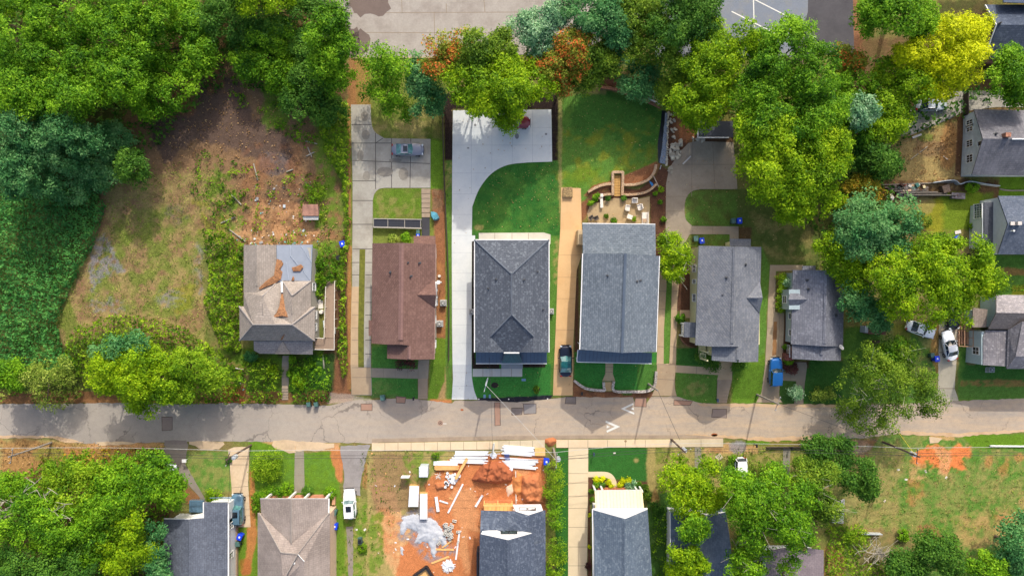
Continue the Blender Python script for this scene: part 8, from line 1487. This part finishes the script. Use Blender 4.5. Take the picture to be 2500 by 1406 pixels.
mound('rough dark clay mound left of the trench', [(1150, 1170), (1180, 1130), (1230, 1125), (1255, 1150), (1250, 1172), (1215, 1180), (1170, 1176)], 1.1, cl2, 5, 'clay_mound'); mound('clay mound along the right side of the site', [(1275, 1160), (1315, 1155), (1332, 1190), (1330, 1228), (1280, 1225), (1270, 1200)], 1.2, cl1, 6, 'clay_mound'); mound('orange bank inside the trench', [(1252, 1170), (1262, 1150), (1275, 1160), (1276, 1200), (1260, 1212), (1252, 1200)], .6, cl3, 8, 'clay_mound'); mound('low clay ridge in front of the unfinished porch', [(1180, 1222), (1250, 1218), (1252, 1230), (1180, 1232)], .5, cl1, 11, 'clay_mound'); mound('rounded clay hump near the left board stacks', [(1060, 1178), (1085, 1176), (1090, 1192), (1065, 1196)], .6, cl1, 12, 'clay_mound'); mound('small clay pile over the sidewalk gap', [(1332, 1070), (1350, 1066), (1362, 1074), (1352, 1086), (1340, 1090), (1330, 1080)], .5, cl1, 13, 'clay_mound')
mound('pale sand patch by the trench', [(1235, 1190), (1250, 1180), (1256, 1200), (1240, 1212)], .3, concrete('sand_pale', C(236, 206, 180), .4), 14, 'sand_patch')
cb = concrete('cinder', C(214, 212, 204), .3)
proto = None
for i in range(34):
    px, py = (rs.uniform(1086, 1106), rs.uniform(1278, 1312)) if i < 24 else (rs.uniform(1058, 1120), rs.uniform(1262, 1330)); g = G(px, py)
    if proto is None:
        mb = MB()
        for s_ in (-1, 1): mb.box((0, s_ * .17, 0), (.8, .08, .28)); 
        for s_ in (-1, 0, 1): mb.box((s_ * .36, 0, 0), (.08, .26, .28))
        proto = tag(mb.build('cinder_block', cb), 'hollow grey cinder block tossed on the block heap', 'cinder block', 'cinder blocks by the gravel heap'); o = proto
    else: o = proto.copy(); COL.objects.link(o)
    o.location = g + Vector((0, 0, .02 + (.25 if i % 3 == 0 and i < 24 else 0))); o.rotation_euler = (rs.uniform(-.2, .2), rs.uniform(-.2, .2), rs.uniform(0, 3.1)); o.scale = (.8, .8, .8)
def scrap(label, px, py, r_, n, m, seed, wd=.1, z=.5):
    rr = random.Random(seed); g = G(px, py); mb = MB()
    for i in range(n):
        a = rr.uniform(0, 6.28); d_ = r_ * SPX * rr.uniform(.3, 1.05); c = Vector((g.x + math.cos(a) * d_ * .55, g.y + math.sin(a) * d_ * .55, g.z + z * rr.uniform(.1, 1) * (1 - d_ / (r_ * SPX * 1.3)))); mb.box(c, (rr.uniform(.5, 1.0) * r_ * SPX * .9, wd * rr.uniform(.6, 1.6), .04), a + rr.uniform(-.4, .4))
    return tag(mb.build('scrap_heap', m), label, 'scrap heap', kind='stuff')
scrap('spiky heap of white siding offcuts on the clay', 1094, 1381, 19, 90, bw_, 5); scrap('tangle of white offcuts below the board stacks', 1105, 1168, 15, 45, bw_, 6, .25, .3); scrap('white offcuts left of the storage stacks', 1070, 1160, 12, 14, wc, 7, .06, .2); scrap('white plastic sheeting scraps between the stacks', 1204, 1112, 10, 22, bw_, 8, .4, .2)
for i in range(16): g = (1096 + rs.uniform(-9, 16), 1168 + rs.uniform(-16, 22)); mb = MB(); p = G(*g); mb.tube(p, p + Vector((0, 0, .35)), .2, .2, 10); tag(mb.build('paint_bucket', bw_), 'small white bucket among the offcuts', 'bucket', 'white buckets among the offcuts')
for i, (px, py, lb) in enumerate(((1173, 1157, 'lone white bucket in the middle of the clay'), (1248, 1144, 'white bucket at the head of the trench'), (1121, 1160, 'grey white drum beside the offcut tangle'))): mb = MB(); p = G(px, py); mb.tube(p, p + Vector((0, 0, .4)), .28, .28, 12); tag(mb.build('bucket', bw_), lb, 'bucket')
r = empty('dumpster', G(1034, 1400), 'black open skip with orange sand cut off by the bottom edge', 'skip'); c = [G(1009, 1404), G(1042, 1380), G(1060, 1410), G(1028, 1438)]; mb = MB()
for a, b in zip(c, c[1:] + c[:1]): d_ = (b - a).normalized(); n_ = Vector((-d_.y, d_.x, 0)) * .16; mb.prism([a + n_ + Vector((0, 0, .8)), b + n_ + Vector((0, 0, .8)), b - n_ + Vector((0, 0, .8)), a - n_ + Vector((0, 0, .8))], .8)
mb.build('frame', plain('skip_black', C(34, 34, 38), .6), r); mb = MB(); mb.face([p + Vector((0, 0, .35)) for p in c]); mb.build('fill', lum, r)
for i in range(70):
    px, py = rs.uniform(905, 1330), rs.uniform(1105, 1400)
    if 1165 < px and py > 1225: continue
    boxthing('site_litter', 'tiny pale offcut lying on the clay site', 'litter', px, py, rs.uniform(.1, .4), rs.uniform(.06, .2), .05, rs.uniform(0, 3), [bw_, lum, wc][i % 3], 'offcuts strewn over the clay site')
